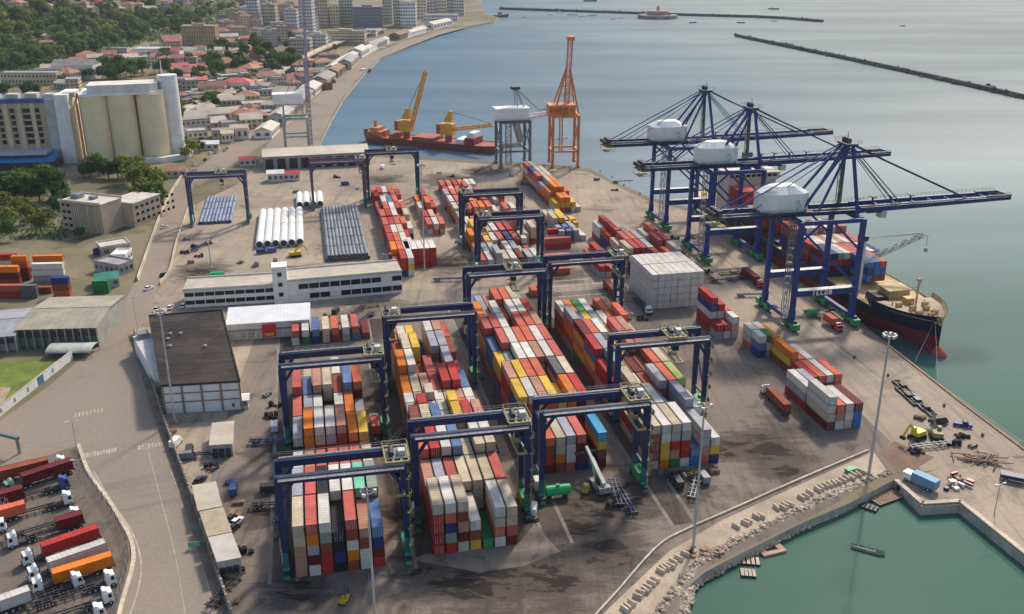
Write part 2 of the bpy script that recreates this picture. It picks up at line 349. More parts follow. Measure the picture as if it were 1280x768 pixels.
# quay wall coping and fenders
mb = MB(); q = [W(191.5, 13), W(194.0, 12.5)]
cope = [W(194.0, 12), W(195.5, 44), W(199, 94), W(200, 130), W(200, 270)]
for a, c in zip(cope, cope[1:]): mb.bar(a + Vector((-.3, 0, .18)), c + Vector((-.3, 0, .18)), 0.8, 0.36)
o = mb.build("quay_coping", M("coping_brown", (0.26, 0.17, 0.10), rough=.8, var=.3, scale=.3)); struct(o)
mb = MB(); mb.bar(W(194.3, 12, .25), W(199.8, -120, .25), 1.6, 0.5); struct(mb.build("quay_kerb", offwhite))

# ---------------------------------------------------------------- road on the left
road = G((140, 900), (150, 768), (171, 690), (150, 640), (112, 590), (100, 556), (-90, 620), (-60, 560), (0, 527), (60, 483), (94, 455), (118, 435), (150, 385), (170, 352),
         (200, 352), (186, 395), (168, 418), (196, 495), (232, 600), (262, 690), (290, 775), (330, 900))
sheet("road", road, roadm, 0.012)
sheet("far_road", G((170, 352), (202, 262), (226, 226), (246, 222), (232, 262), (214, 330), (200, 352)), roadm, 0.014)
sheet("coast_road", G((226, 226), (300, 172), (372, 105), (425, 72), (470, 50), (560, 25), (572, 28), (480, 58), (440, 84), (395, 120), (330, 180), (250, 232)), roadm, 0.016)
sheet("wharf_strip", G((330, 186), (396, 186), (412, 150), (428, 122), (453, 92), (473, 74), (510, 58.5), (548, 44), (584, 34), (560, 36), (500, 54), (450, 74), (400, 118), (352, 160)), roadm, 0.010)
sheet("lorry_park", G((-80, 900), (146, 900), (146, 768), (163, 693), (144, 645), (108, 596), (96, 562), (-80, 600)), truckm, 0.016)
paint = M("road_paint", (0.40, 0.34, 0.26), rough=0.8, var=0.45, scale=0.8, geo=True)
def strip(name, pts, w, z, m):
    mb = MB()
    for a, c in zip(pts, pts[1:]):
        d = (c - a).normalized(); s = Vector((-d.y, d.x, 0)) * w / 2
        mb.quad([(a - s) + Vector((0, 0, z)), (a + s) + Vector((0, 0, z)), (c + s) + Vector((0, 0, z)), (c - s) + Vector((0, 0, z))])
    return struct(mb.build(name, m))
def curve(pts, n=8):
    out = []; P = [pts[0]] + pts + [pts[-1]]
    for i in range(1, len(P) - 2):
        for k in range(n):
            t = k / n; a, b_, c, d = P[i - 1], P[i], P[i + 1], P[i + 2]
            out.append(0.5 * ((2 * b_) + (c - a) * t + (2 * a - 5 * b_ + 4 * c - d) * t * t + (3 * b_ - a - 3 * c + d) * t ** 3))
    return out + [pts[-1]]
strip("edge_line", curve(G((116, 588), (140, 628), (164, 664), (176, 700), (172, 740), (150, 800))), 0.35, 0.018, paint)
strip("lane_line", curve(G((184, 560), (200, 620), (218, 690), (232, 770))), 0.16, 0.018, paint)
strip("right_edge_line", curve(G((214, 590), (240, 660), (262, 740), (272, 790))), 0.18, 0.018, paint)
for x0, y0, x1, y1, nn in ((103, 570, 146, 562, 12), (172, 560, 205, 554, 8), (92, 520, 130, 512, 8)):
    for k in range(nn):
        t = (k + .5) / nn; a = at(x0 + (x1 - x0) * t, y0 + (y1 - y0) * t)
        mb = MB(); mb.rbox((0, 0), 0.5, 2.6, 0, 0.004, R(20)); o = mb.build("crossing_bar", paint); o.location = (a.x, a.y, 0.017); struct(o)
# kerb between road and lorry park
kp = curve(G((98, 556), (112, 592), (146, 642), (167, 692), (149, 768), (142, 830)))
mb = MB()
for a, c in zip(kp, kp[1:]): mb.bar(a + Vector((0, 0, .1)), c + Vector((0, 0, .1)), 0.9, 0.24)
struct(mb.build("kerb", concrete2))
# ================================================================== CONTAINERS
CC = {  # letter: (words, body colour, roof colour or None)
 'r': ("red", (0.43, 0.030, 0.024), None), 'p': ("faded pink-red", (0.50, 0.105, 0.08), None), 'm': ("dark maroon", (0.15, 0.015, 0.018), None),
 'b': ("rust brown", (0.27, 0.062, 0.030), None), 'o': ("orange", (0.70, 0.19, 0.015), None), 'y': ("yellow", (0.68, 0.42, 0.045), None),
 't': ("beige", (0.54, 0.44, 0.31), None), 'w': ("white", (0.62, 0.585, 0.52), None), 'g': ("grey", (0.36, 0.36, 0.36), None),
 's': ("slate blue", (0.10, 0.175, 0.34), None), 'n': ("navy blue", (0.02, 0.04, 0.17), None), 'k': ("black", (0.015, 0.018, 0.024), None),
 'e': ("green", (0.02, 0.20, 0.055), None), 'l': ("light blue", (0.06, 0.36, 0.55), None), 'c': ("salmon orange", (0.60, 0.125, 0.06), None),
 'q': ("mint green", (0.17, 0.50, 0.33), None), 'v': ("lavender grey", (0.34, 0.33, 0.38), None), 'f': ("pale terracotta", (0.46, 0.23, 0.15), None),
 'd': ("dark grey", (0.12, 0.12, 0.125), None), 'R': ("white roofed red", (0.50, 0.03, 0.02), (0.75, 0.72, 0.66)), 'G': ("lime green", (0.35, 0.42, 0.12), None),
 'i': ("ivory", (0.64, 0.60, 0.52), None), 'S': ("grey green", (0.25, 0.30, 0.24), None), 'B': ("bright blue", (0.03, 0.16, 0.45), None)}
CKEYS = list(CC)
for k_ in CKEYS:
    wd, c_, rf = CC[k_]
    M("container_" + wd.replace(" ", "_").replace("-", "_"), c_, rough=0.5, var=0.12, scale=0.35, rust=0.35, rustcol=tuple(0.5 * x + 0.5 * y for x, y in zip(c_, (0.14, 0.08, 0.05))), rnd=0.10, spec=0.18)
    rc = rf or tuple(min(0.8, x * 1.0 + 0.015) for x in c_)
    M("container_roof_" + wd.replace(" ", "_").replace("-", "_"), rc, rough=0.7, var=0.24, scale=0.22, rust=0.5, rustcol=tuple(0.55 * x + 0.45 * y for x, y in zip(rc, (0.17, 0.12, 0.09))), rnd=0.12, spec=0.10)
    gc = tuple(0.55 * x + 0.01 for x in c_)
    M("container_frame_" + wd.replace(" ", "_").replace("-", "_"), gc, rough=0.65, var=0.3, scale=0.6, rust=0.8, rustcol=(0.10, 0.055, 0.03), rnd=0.1, spec=0.25)
def cmat(k):
    wd = CC[k][0].replace(" ", "_").replace("-", "_"); return MATS["container_" + wd], MATS["container_roof_" + wd], MATS["container_frame_" + wd]
lockbar = M("lock_bar", (0.40, 0.38, 0.36), rough=0.5, var=0.3)
CW, CHT = 2.44, 2.60
def container_mb(L, doors=True):
    mb = MB(); h = CHT - 0.06; x = CW / 2
    for a in (-x, x - .12):                      # posts and rails
        for y in (0, L - .12): mb.box(a, a + .12, y, y + .12, 0, h, 3)
        mb.box(a, a + .12, .12, L - .12, 0, .16, 3); mb.box(a, a + .12, .12, L - .12, h - .1, h, 3)
    for y in (0, L - .12): mb.box(-x + .12, x - .12, y, y + .12, 0, .16, 3); mb.box(-x + .12, x - .12, y, y + .12, h - .1, h, 3)
    n = max(8, int(L / 0.5)); st = (L - .24) / n
    for s in (-1, 1):
        for k in range(n):
            y = .12 + k * st; a, c = s * (x - .02), s * (x - .10)
            P = [(a, y), (a, y + st * .4), (c, y + st * .55), (c, y + st * .85), (a, y + st)]
            for (q0, y0), (q1, y1) in zip(P, P[1:]):
                f = [(q0, y0, .16), (q1, y1, .16), (q1, y1, h - .1), (q0, y0, h - .1)]
                mb.quad(f if s > 0 else f[::-1])
    m = max(6, int(L / 1.0)); st = (L - .24) / m
    for k in range(m):                           # pressed roof panels
        y = .12 + k * st
        mb.quad([(-x + .12, y, h - .015), (x - .12, y, h - .015), (x - .12, y + st * .5, h - .015), (-x + .12, y + st * .5, h - .015)], 1)
        mb.quad([(-x + .12, y + st * .5, h - .05), (x - .12, y + st * .5, h - .05), (x - .12, y + st, h - .05), (-x + .12, y + st, h - .05)], 1)
        for yy, up in ((y + st * .5, 0), (y + st, 1)):
            f = [(-x + .12, yy, h - .05), (x - .12, yy, h - .05), (x - .12, yy, h - .015), (-x + .12, yy, h - .015)]
            mb.quad(f[::-1] if up else f, 1)
    mb.quad([(x - .12, L - .05, .16), (-x + .12, L - .05, .16), (-x + .12, L - .05, h - .1), (x - .12, L - .05, h - .1)])
    if doors:
        mb.quad([(-x + .12, .06, .16), (x - .12, .06, .16), (x - .12, .06, h - .1), (-x + .12, .06, h - .1)])
        for s in (-.8, -.35, .35, .8): mb.box(s - .03, s + .03, .015, .055, .1, h - .05, 2)
    return mb
def door_mb():
    mb = MB(); h = CHT - .16
    mb.box(0.012, 1.09, 0.03, 0.07, 0.17, h - .02)
    for z in (.55, 1.2, 1.85): mb.box(.06, 1.04, .018, .0295, z, z + .22)
    for s in (.28, .8): mb.box(s - .035, s + .035, -.01, .0175, .12, h, 1)
    mb.box(.25, .62, -.012, .016, 1.02, 1.1, 1)
    return mb
_cm = {}
def cmesh(kind, key):
    if (kind, key) not in _cm:
        a, r_, fr_ = cmat(key); nm = "container_shell"
        if kind == 'door': me = door_mb().mesh("container_door", [a, lockbar])
        else:
            L = 12.19 if '40' in kind else 6.06
            me = container_mb(L, 'd' in kind).mesh(nm, [a, r_, lockbar, fr_])
        _cm[(kind, key)] = me
    return _cm[(kind, key)]
BOXES = []     # dict(pos, rot, L, key, label, group, vis(top, front, left, right/back), want)
def put_box(pos, rot, L, key, label, group, vis=(1, 1, 1, 1), force=False):
    BOXES.append(dict(pos=Vector(pos), rot=rot, L=L, key=key, label=label, group=group, vis=vis, force=force))
def fill(rg): return rg.choice("rrrrppbbbbccccwwwttggssnoooyyymmffkev")
def stackstr(s, rg):
    if len(s) == 2 and s[1].isdigit():
        out = s[0]
        for _ in range(int(s[1]) - 1): out += out[-1] if rg.random() < .33 else fill(rg)
        return out
    return s
def block(u0, rows, where, group, seed, pitch=2.8, jit=0.06, tiername=True, rowname="row", tz=CHT):
    """rows: (v, length, [stack per column, top to bottom], gap-in-front?)"""
    rg = random.Random(seed); H = []
    S = [[stackstr(s, rg) for s in r[2]] for r in rows]
    for i, (v, L, cols, gap) in enumerate(rows):
        for j in range(len(cols)):
            s = S[i][j]; h = len(s)
            for k, key in enumerate(s):
                t = h - 1 - k
                front = gap or i == 0 or j >= len(S[i - 1]) or t >= len(S[i - 1][j])
                left = j == 0 or t >= len(S[i][j - 1])
                right = j == len(cols) - 1 or t >= len(S[i][j + 1])
                back = i == len(rows) - 1 or rows[i + 1][3] or j >= len(S[i + 1]) or t >= len(S[i + 1][j])
                top = k == 0
                if not (front or left or right or back or top): continue
                tn = "topmost" if top else ("lowest" if t == 0 else ORD[k] + " from top")
                rn = ("front" if i == 0 else ("back" if i == len(rows) - 1 else ORD[i]))
                ln = f"{CC[key][0]} container {tn}, {ORD[j]} stack from left, {rn} {rowname}, {where}" if len(rows) > 1 else f"{CC[key][0]} container {tn}, {ORD[j]} stack from left, {where}"
                p = W(u0 + j * pitch + 1.22 + rg.uniform(-jit, jit), v + rg.uniform(-.15, .15), t * tz)
                put_box(p, R(YAW) + rg.uniform(-.004, .004), L, key, ln, group, (top, front, left, right or back))
def flush_boxes(limit):
    for b in BOXES:
        c = b['pos'] + Vector((0, b['L'] / 2, 1.3)); x, y, w = pix(c); k = CAM_F / w
        d = (Vector((0, 0, CAM_H)) - c).normalized(); ax = Vector((math.cos(b['rot']), math.sin(b['rot']), 0)); ay = Vector((-ax.y, ax.x, 0))
        t, f, l_, _ = b['vis']
        a = t * CW * b['L'] * d.z + f * CW * CHT * max(0, -ay.dot(d)) + l_ * CHT * b['L'] * max(0, -ax.dot(d)) + (0 if not b['vis'][3] else 0.3 * CHT * b['L'] * max(0, ax.dot(d)))
        if not (-40 < x < 1320 and -20 < y < 800): a *= 0.01
        b['score'] = a * k * k; b['k'] = k; b['front'] = f
    BOXES.sort(key=lambda b: (-b['force'], -b['score']))
    low = MB()
    for n_, b in enumerate(BOXES):
        kind = '40' if b['L'] > 9 else '20'
        if n_ < limit:
            if b['k'] > 4.6 and b['front']:
                t = thing("container", b['label'], "container", b['pos'], b['rot'], b['group'])
                inst("body", cmesh(kind, b['key']), t)
                inst("door", cmesh('door', b['key']), t, (-1.105, 0, 0))
                inst("door", cmesh('door', b['key']), t, (0.003, 0, 0))
            else:
                o = inst("container", cmesh(kind + 'd', b['key']), None, b['pos'], b['rot'])
                tag(o, b['label'], "container", b['group'])
        else:
            i = len(low.v); q = MB(); L = b['L']; h = CHT - .02; x = CW / 2
            q.box(-x, x, 0, L, 0, h - .04)
            q.box(-x + .06, x - .06, .1, L - .1, h - .05, h, 1)
            for s in (-1, 1):
                for yy in range(1, int(L / 1.2)): q.box(s * x - .05, s * x + .05, yy * 1.2, yy * 1.2 + .5, .15, h - .1)
            ca, sa = math.cos(b['rot']), math.sin(b['rot']); ci = CKEYS.index(b['key']) * 2
            low.v += [(b['pos'].x + ca * vx - sa * vy, b['pos'].y + sa * vx + ca * vy, b['pos'].z + vz) for vx, vy, vz in q.v]
            low.f += [tuple(i + k for k in f) for f in q.f]; low.m += [ci + k for k in q.m]
    mats = []
    for k in CKEYS: mats += list(cmat(k)[:2])
    if low.v:
        o = low.build("stacked_containers", mats); stuff(o)
        o["label"] = "remaining containers deep in the yard stacks"
G1, G2, G3, G4 = ("containers in the leftmost yard block", "containers in the second yard block", "containers in the third yard block", "containers in the rightmost yard block")
block(0, [
 (0.2, 12.19, ["ttfff", "pogmw", "wSbrr", "kknk", "pbwob", "fbww", "snmr"], 1),
 (12.8, 12.19, ["v5", "p5", "k5", "w5", "w5", "q5", "S5"], 0),
 (25.6, 12.19, ["w4", "f4", "c4", "p4", "c4", "p4", "t4"], 0),
 (44.6, 12.19, ["gkro", "oofbw", "wtbgr", "wvrbt", "fbbrw", "obnk", "ytrb"], 1),
 (57.3, 12.19, ["p4", "v4", "w4", "k3", "w4", "o4", "v3"], 0),
 (70.0, 12.19, ["pr4"[:1] + "5", "s4", "f5", "t5", "b4", "s5", "c5"], 0),
 (82.7, 12.19, ["w2", "t3", "p3", "g3", "w4", "n3", "t3"], 0)], "leftmost yard block", G1, 5)
block(-1, [(131.2, 12.19, ["pw", "we", "sn", "tt", "cb", "wg", "ps", "m"], 1)], "loose row behind leftmost block", "containers in the loose row behind the leftmost block", 6, pitch=3.4, jit=.25)
block(30.4, [
 (2.2, 12.19, ["trrrr", "wcnSr", "tbfmt", "wby", "e", "wtcw", "ttpm"], 1),
 (14.9, 12.19, ["f4", "v4", "p4", "t4", "t4", "t4", "p4"], 0),
 (27.6, 6.06, ["c5", "r5", "w5", "s5", "t4", "t5", "t5"], 0), (33.8, 6.06, ["f4", "r5", "w5", "s5", "t4", "w5", "w5"], 0),
 (40.1, 12.19, ["b5", "t5", "s5", "t4", "y5", "r5", "f5"], 0),
 (52.8, 6.06, ["v4", "r5", "w4", "w4", "y5", "c4", "w4"], 0), (59.0, 6.06, ["w4", "g4", "t5", "w4", "t4", "f4", "w4"], 0),
 (65.5, 12.19, ["o4", "t4", "f4", "p4", "r5", "r5", "s4"], 0),
 (78.2, 12.19, ["o5", "w5", "b3", "p4", "g3", "v5", "r3"], 0),
 (90.9, 12.19, ["b4", "t5", "y5", "k1", "v5", "v5", "b4"], 0),
 (103.6, 12.19, ["c5", "w4", "y4", "n2", "w5", "f5", "c4"], 0)], "second yard block", G2, 8)
block(60.6, [
 (31.2, 12.19, ["vfbs", "cbrm", "ttob", "vwwp", "pmmn", "n", "lymm"], 1),
 (50.7, 12.19, ["y5", "w5", "f5", "y5", "y4", "o5", "r5"], 1),
 (63.4, 12.19, ["f5", "y5", "c5", "c5", "k3", "d5", "t5"], 0),
 (76.1, 12.19, ["y4", "S4", "w5", "w5", "f5", "w5", "p5"], 0),
 (88.8, 12.19, ["s4", "p5", "w5", "c5", "c5", "w5", "p5"], 0),
 (101.5, 12.19, ["p5", "p5", "w5", "k3", "p5", "c5", "f5"], 0),
 (114.2, 12.19, ["o5", "v4", "w5", "c4", "w5", "w5", "r5"], 0),
 (126.9, 12.19, ["s4", "v4", "f4", "c5", "c5", "t5", "S4"], 0)], "third yard block", G3, 9)
block(90.5, [
 (27.2, 12.19, ["tbbbt", "wwyyo", "tgrfe", "wgrrw", "sB", "ggfp", "wyn"], 1),
 (39.9, 12.19, ["t5", "t5", "w5", "s4", "c3", "v5", "w4"], 0),
 (52.6, 12.19, ["r4", "t5", "w4", "b4", "v5", "c5", "G5"], 0),
 (65.3, 12.19, ["r4", "q5", "b4", "m4", "b4", "c5", "t5"], 0),
 (78.0, 12.19, ["r5", "v5", "w4", "y4", "p5", "p5", "c3"], 0),
 (90.7, 12.19, ["m5", "c5", "w5", "y4", "p5", "f5", "t4"], 0),
 (103.4, 12.19, ["g5", "s4", "y4", "S4", "w4", "c4", "c5"], 0),
 (116.1, 12.19, ["w4", "o4", "e4", "w4", "k3", "c4", "f4"], 0)], "rightmost yard block", G4, 10)
# middle of the terminal, behind the big blocks
block(40.2, [(195, 12.19, ["c2", "r3", "w3"], 1), (208, 12.19, ["o3", "c3", "w3"], 0), (221, 12.19, ["r3", "c3", "w3", "w2"], 0), (234, 12.19, ["r3", "w3", "t3", "r2"], 0),
 (247, 12.19, ["p3", "r3", "p3", "c3", "w2"], 0), (262, 12.19, ["p3", "r3", "w3", "p2", "t3"], 1), (275, 12.19, ["r2", "p3", "w3", "r3", "p3"], 0),
 (288, 12.19, ["p2", "w3", "s3", "c3", "w2"], 0), (301, 12.19, ["r3", "p2", "w2", "c3", "p3"], 0), (318, 12.19, ["c2", "r2", "w2", "p2", "c2"], 1)], "long block beyond office", "containers in the long block beyond the office", 12)
block(61, [(252, 12.19, ["p2", "w2", "c2"], 1), (266, 12.19, ["r2", "t2", "p1"], 0), (282, 12.19, ["w2", "c3", "r2"], 1), (296, 12.19, ["o2", "r3", "p2"], 0)], "pink pile left of gantries", "containers left of the paired gantries", 41, pitch=3.1, jit=.25)
block(78, [(312, 12.19, ["r2", "w2", "c2", "p3", "t2", "w1", "g1", "w1"], 1), (326, 12.19, ["p2", "c2", "r2", "o2", "w2", "w2"], 0)], "rear row before grey crane", "containers before the grey crane", 42, pitch=3.4, jit=.3)
block(158, [(192, 12.19, ["c1", "w2"], 1), (206, 12.19, ["p2", "r2"], 0), (222, 12.19, ["w1", "c2"], 1)], "small landside quay row", "containers landward of the quay cranes", 43, pitch=3.0, jit=.2)
block(46.2, [(207.0, 12.19, ["RRR"] * 5, 1)], "red row ahead of long block", "white roofed red containers in the tight stack", 13, pitch=2.62, jit=.01)
block(76, [(194, 12.19, ["p2", "w2", "g3", "t2", "w2", "m2", "g2", "w2"], 1), (207, 12.19, ["t2", "g2", "w2", "k1", "w2", "v2", "t1", "r1"], 0), (221, 12.19, ["o3", "c3", "y2", "w2", "p2", "n2", "p2", "w2"], 0),
 (236, 12.19, ["w2", "y3", "o2", "t2", "w2", "p2", "r2"], 1), (250, 12.19, ["v3", "w2", "p2", "r2", "w2", "t2", "w2"], 0), (268, 12.19, ["t3", "t3", "p3", "c3", "o3", "c3", "w2"], 1),
 (282, 12.19, ["w3", "p3", "r3", "o3", "o2", "r3"], 0), (296, 12.19, ["v3", "c3", "p3", "c2", "r2", "p3"], 0)], "paired gantry block", "containers under the paired gantry cranes", 14, pitch=3.3, jit=.2)
block(129, [(277, 12.19, ["yw", "oyc", "oyb", "yw", "t"], 1), (289.6, 12.19, ["ocb", "occo", "occo", "cco", "w"], 0), (302.2, 12.19, ["vob", "tocb", "oocb", "tob"], 0), (314.8, 12.19, ["pcvb", "tocb", "tocc", "cp"], 0),
 (327.4, 12.19, ["nptb", "toob", "tpoc", "wc"], 0), (340, 12.19, ["cwob", "tcob", "poc"], 0)], "orange crane block", "containers of the orange block", 15, pitch=2.8)
block(119, [(228, 12.19, ["v2", "s2", "g2", "w1"], 1), (241, 12.19, ["t3", "y3", "t2", "y2"], 0), (254, 12.19, ["t2", "v2", "y2"], 0)], "yellow beige quay block", "containers of the yellow beige block", 35, pitch=3.2, jit=.2)
block(102, [(228, 12.19, ["t2", "t3", "w1"], 1), (241, 12.19, ["t3", "g2", "p1"], 0), (256, 12.19, ["o2", "t2", "y2"], 0), (272, 12.19, ["p2", "w2", "r1"], 1), (300, 12.19, ["w1", "r2"], 1)], "beige middle block", "containers of the beige middle block", 36, pitch=3.3, jit=.25)
for k_, (px_, py_, key_, t_) in enumerate(((676, 344, 'c', 0), (676, 333, 'r', 0), (676, 333, 'c', 1), (680, 312, 'r', 0), (680, 312, 'p', 1), (684, 300, 'w', 0), (684, 300, 'r', 1), (690, 290, 'c', 0), (690, 290, 'p', 1), (622, 330, 'c', 0), (600, 336, 'w', 0))):
    p_ = at(px_, py_); p_.z = t_ * CHT
    put_box(p_, R(YAW - 90), 12.19 if k_ < 9 else 6.06, key_, f"{CC[key_][0]} container lying crosswise {'on another' if t_ else 'on the ground'}, " + ["nearest behind third gantry", "second crosswise row", "second crosswise row", "middle crosswise row", "middle crosswise row", "fourth crosswise row", "fourth crosswise row", "farthest crosswise row", "farthest crosswise row", "under the paired gantries", "left of the paired gantries"][k_], "containers lying crosswise in the middle", (1, 1, 1, 1))
block(90, [(160.5, 6.06, ["c1", "p1"], 1)], "short pair between the blocks", "containers lying between the blocks", 33, pitch=2.9)
block(135.5, [(168, 12.19, ["w3", "w3", "t2", "b4"], 1), (181, 12.19, ["t4", "r4", "r4", "g4", "c3"], 0), (194, 12.19, ["t3", "p4", "c4", "g4", "p3"], 0), (208, 12.19, ["r3", "r4", "m3", "w3"], 1), (221, 12.19, ["w3", "r4", "p3"], 0)],
 "red quay block", "containers of the red block", 16, pitch=2.9)
block(122, [(176, 12.19, ["r2", "r2", "m1"], 1), (189, 12.19, ["p2", "r3", "r2"], 0)], "small red pile", "containers in the small red pile", 17)
block(130.6, [(138.5, 12.19, ["wiwiw", "iwiww", "wwiwi", "iiwiw", "wiwwi", "iwiwi", "wwiiw", "iwwiw"], 1), (151.2, 12.19, ["wwwww", "wiwww", "iwwww", "wwwww", "wwwww", "iwwww", "wwwww", "wiwww"], 0)], "tight white stack", "white containers in the tight white stack", 18, pitch=2.58, jit=.05, tz=2.74)
block(153.2, [(160, 12.19, ["w2", "r2"], 1), (173, 12.19, ["w2", "c2"], 0)], "narrow quay row", "containers in the narrow row", 19, pitch=2.9)
block(143.0, [(106, 6.06, ["rv", "pw", "wtt"], 1), (112.3, 12.19, ["rnwrr", "rwwt", "ptw", "pw"], 0)], "mixed quay stack", "containers of the mixed quay stack", 20, pitch=2.75)
block(150.0, [(88, 6.06, ["wsn", "ewv", "p2"], 1), (94.5, 6.06, ["w3", "w3", "p2"], 0)], "grey quay pile", "containers of the grey pile", 21, pitch=2.7)
block(154.0, [(61, 12.19, ["rm", "cr", "w2", "c2"], 1), (74, 12.19, ["oyb", "c2", "wc", "c1"], 0), (87, 12.19, ["oyb", "w2"], 0)], "orange quay stack", "containers of the orange quay stack", 22, pitch=2.75)
block(146.6, [(37.5, 12.19, ["wwtm", "cfw", "wwt", "mBB"], 1), (50.2, 12.19, ["wvr", "vvw"], 0)], "white-and-blue quay stack", "containers of the white and blue quay stack", 23, pitch=2.75)
# ================================================================== GANTRY CRANES OF THE YARD
def make_rtg(label, u, v, span=26.4, trolley=0.86, rot=None, h=25.0, leg=navy, group="rubber tyred gantry cranes over the yard", lowmat=tealsteel, house=greensteel):
    t = thing("gantry_crane", label, "gantry crane", W(u + span / 2, v), R(YAW) if rot is None else rot, group)
    hs, dy = span / 2, 3.6
    for s in (-1, 1):
        mb = MB(); mb.box(-hs - .7, hs + .7, s * dy - .62, s * dy + .62, h - 1.65, h)
        for k in range(12): mb.box(-hs + 1 + k * 2.2, -hs + 1.15 + k * 2.2, s * dy - .66, s * dy + .66, h - 1.63, h - .02)
        mb.box(-hs - .5, hs + .5, s * (dy + .1) - .12, s * (dy + .1) + .12, h + .0, h + .14, 1)
        g_ = mb.build("girder", [leg, darksteel], t)
        mb = MB()                                       # walkway with hand rails outside each girder
        y0 = s * (dy + .63); y1 = s * (dy + 1.75)
        mb.box(-hs, hs, min(y0, y1), max(y0, y1), h - .35, h - .27)
        for k in range(14):
            x = -hs + .1 + k * (span - .2) / 13
            mb.box(x - .04, x + .04, y1 - .04, y1 + .04, h - .27, h + .85)
        for z in (h + .3, h + .85): mb.box(-hs, hs, y1 - .035, y1 + .035, z - .035, z + .035)
        mb.build("walkway", greysteel, t)
        for sx in (-1, 1):
            mb = MB(); x = sx * hs
            mb.bar((x, s * dy, 6.5), (x, s * dy, h - 1.66), 1.2, .95, 0, 1.75, 1.1)
            mb.bar((x, s * dy, 1.9), (x, s * dy, 6.48), 1.2, .95, 1)
            mb.bar((x - sx * .4, s * dy, h - 5.4), (x - sx * 2.9, s * dy, h - 1.68), .6, .7, 0)
            mb.build("leg", [leg, lowmat], t)
    for sx in (-1, 1):
        x = sx * hs
        mb = MB(); mb.box(x - .6, x + .6, -dy - 1.8, dy + 1.8, 1.0, 1.88); mb.bar((x, -dy + .5, 7), (x, dy - .5, 7), .5, .6); mb.bar((x, -dy, 7.3), (x, dy, h - 6), .3, .3); mb.box(x - .45, x + .45, -dy + .5, dy - .5, h - 3.2, h - 2.2)
        mb.build("sill_beam", leg, t)
        for s in (-1, 1):
            mb = MB(); c = s * (dy + .2)
            mb.box(x - .5, x + .5, c - 1.5, c + 1.5, .75, .995); mb.box(x - .7, x + .7, c - .4, c + .4, 1.9, 2.6); mb.box(x - .62, x + .62, c + s * 1.52 - .15, c + s * 1.52 + .15, .3, 1.3)
            bg = mb.build("bogie", greensteel, t)
            for k in (-1, 1):
                w_ = MB(); w_.tube((x - .28, c + k * .85, .74), (x + .28, c + k * .85, .74), .74, 12)
                w_.tube((x - .3, c + k * .85, .74), (x + .3, c + k * .85, .74), .3, 8, 1)
                w_.build("wheel", [rubber, oldyellow], bg)
    mb = MB(); mb.box(hs - 1.0, hs + 1.4, -2.3, 2.3, 1.9, 4.3); mb.box(hs + .1, hs + 1.0, -.6, .6, 4.3, 5.0)
    for k in range(6): mb.box(hs + 1.38, hs + 1.45, -2 + k * .7, -1.6 + k * .7, 2.2, 4.0, 1)
    mb.build("engine_house", [house, darksteel], t)
    mb = MB(); mb.box(-hs - 1.0, -hs + .4, -1.5, 1.5, 1.9, 4.6); mb.build("electrics_cabinet", palesteel, t)
    # trolley: frame, drum, cab
    tx = -hs + span * trolley
    mb = MB()
    for yy in (-dy, dy): mb.box(tx - 2.6, tx + 2.6, yy - .25, yy + .25, h + .15, h + .7)
    for xx in (-2.5, -.8, .9, 2.5): mb.box(tx + xx - .2, tx + xx + .2, -dy + .25, dy - .25, h + .2, h + .65)
    mb.box(tx - 2.2, tx + 2.2, -2.4, 2.4, h + .66, h + .74, 1)
    for xx in (-2.7, 2.7):
        for k in range(6): mb.box(tx + xx - .04, tx + xx + .04, -dy + k * 1.44 - .04, -dy + k * 1.44 + .04, h + .7, h + 1.8)
        mb.box(tx + xx - .05, tx + xx + .05, -dy, dy, h + 1.74, h + 1.84)
    for yy in (-dy - .3, dy + .3):
        for k in range(5): mb.box(tx - 2.7 + k * 1.35 - .04, tx - 2.7 + k * 1.35 + .04, yy - .04, yy + .04, h + .3, h + 1.8)
        mb.box(tx - 2.7, tx + 2.7, yy - .05, yy + .05, h + 1.74, h + 1.84)
    tr = mb.build("trolley", [oldyellow, greysteel], t)
    mb = MB(); mb.tube((tx - 1.1, -1.6, h + 1.35), (tx - 1.1, 1.6, h + 1.35), .6, 12); mb.box(tx + .4, tx + 1.9, -1.4, .2, h + .75, h + 1.9, 1); mb.tube((tx + .5, 1.2, h + 1.2), (tx + 2.0, 1.2, h + 1.2), .42, 10, 2)
    mb.build("hoist_drum", [darksteel, palesteel, navy], tr)
    mb = MB(); mb.box(tx - .9, tx + .9, -2.3, -.4, h - 4.3, h - 2.1); mb.box(tx - .95, tx + .95, -2.35, -2.28, h - 4.1, h - 2.6, 1); mb.bar((tx, -1.4, h - 2.1), (tx, -1.4, h + .3), .4)
    mb.box(tx - .85, tx - .95, -2.2, -.6, h - 3.9, h - 2.7, 1)
    mb.build("cab", [palesteel, glassm], tr)
    mb = MB(); z = h - 6.5
    for xx in (-1.0, 1.0): mb.box(tx + xx - .2, tx + xx + .2, -6.0, 6.0, z, z + .45)
    for yy in (-6, 6): mb.box(tx - 1.2, tx + 1.2, yy - .2, yy + .2, z - .05, z + .5)
    mb.box(tx - .8, tx + .8, -1.3, 1.3, z + .45, z + 1.1, 0)
    for xx in (-.7, .7):
        for yy in (-1.2, 1.2): mb.bar((tx + xx, yy, z + 1.1), (tx + xx, yy * .8, h + .2), .06, .06, 1)
    mb.build("spreader", [oldyellow, darksteel], t)
    # ladder and cable reel on the legs
    mb = MB(); x = hs + .75; yy = -dy - .7
    for s in (-.3, .3): mb.box(x - .04, x + .04, yy + s - .03, yy + s + .03, 2, h - .3)
    for k in range(44): mb.box(x - .03, x + .03, yy - .3, yy + .3, 2.2 + k * .5, 2.26 + k * .5)
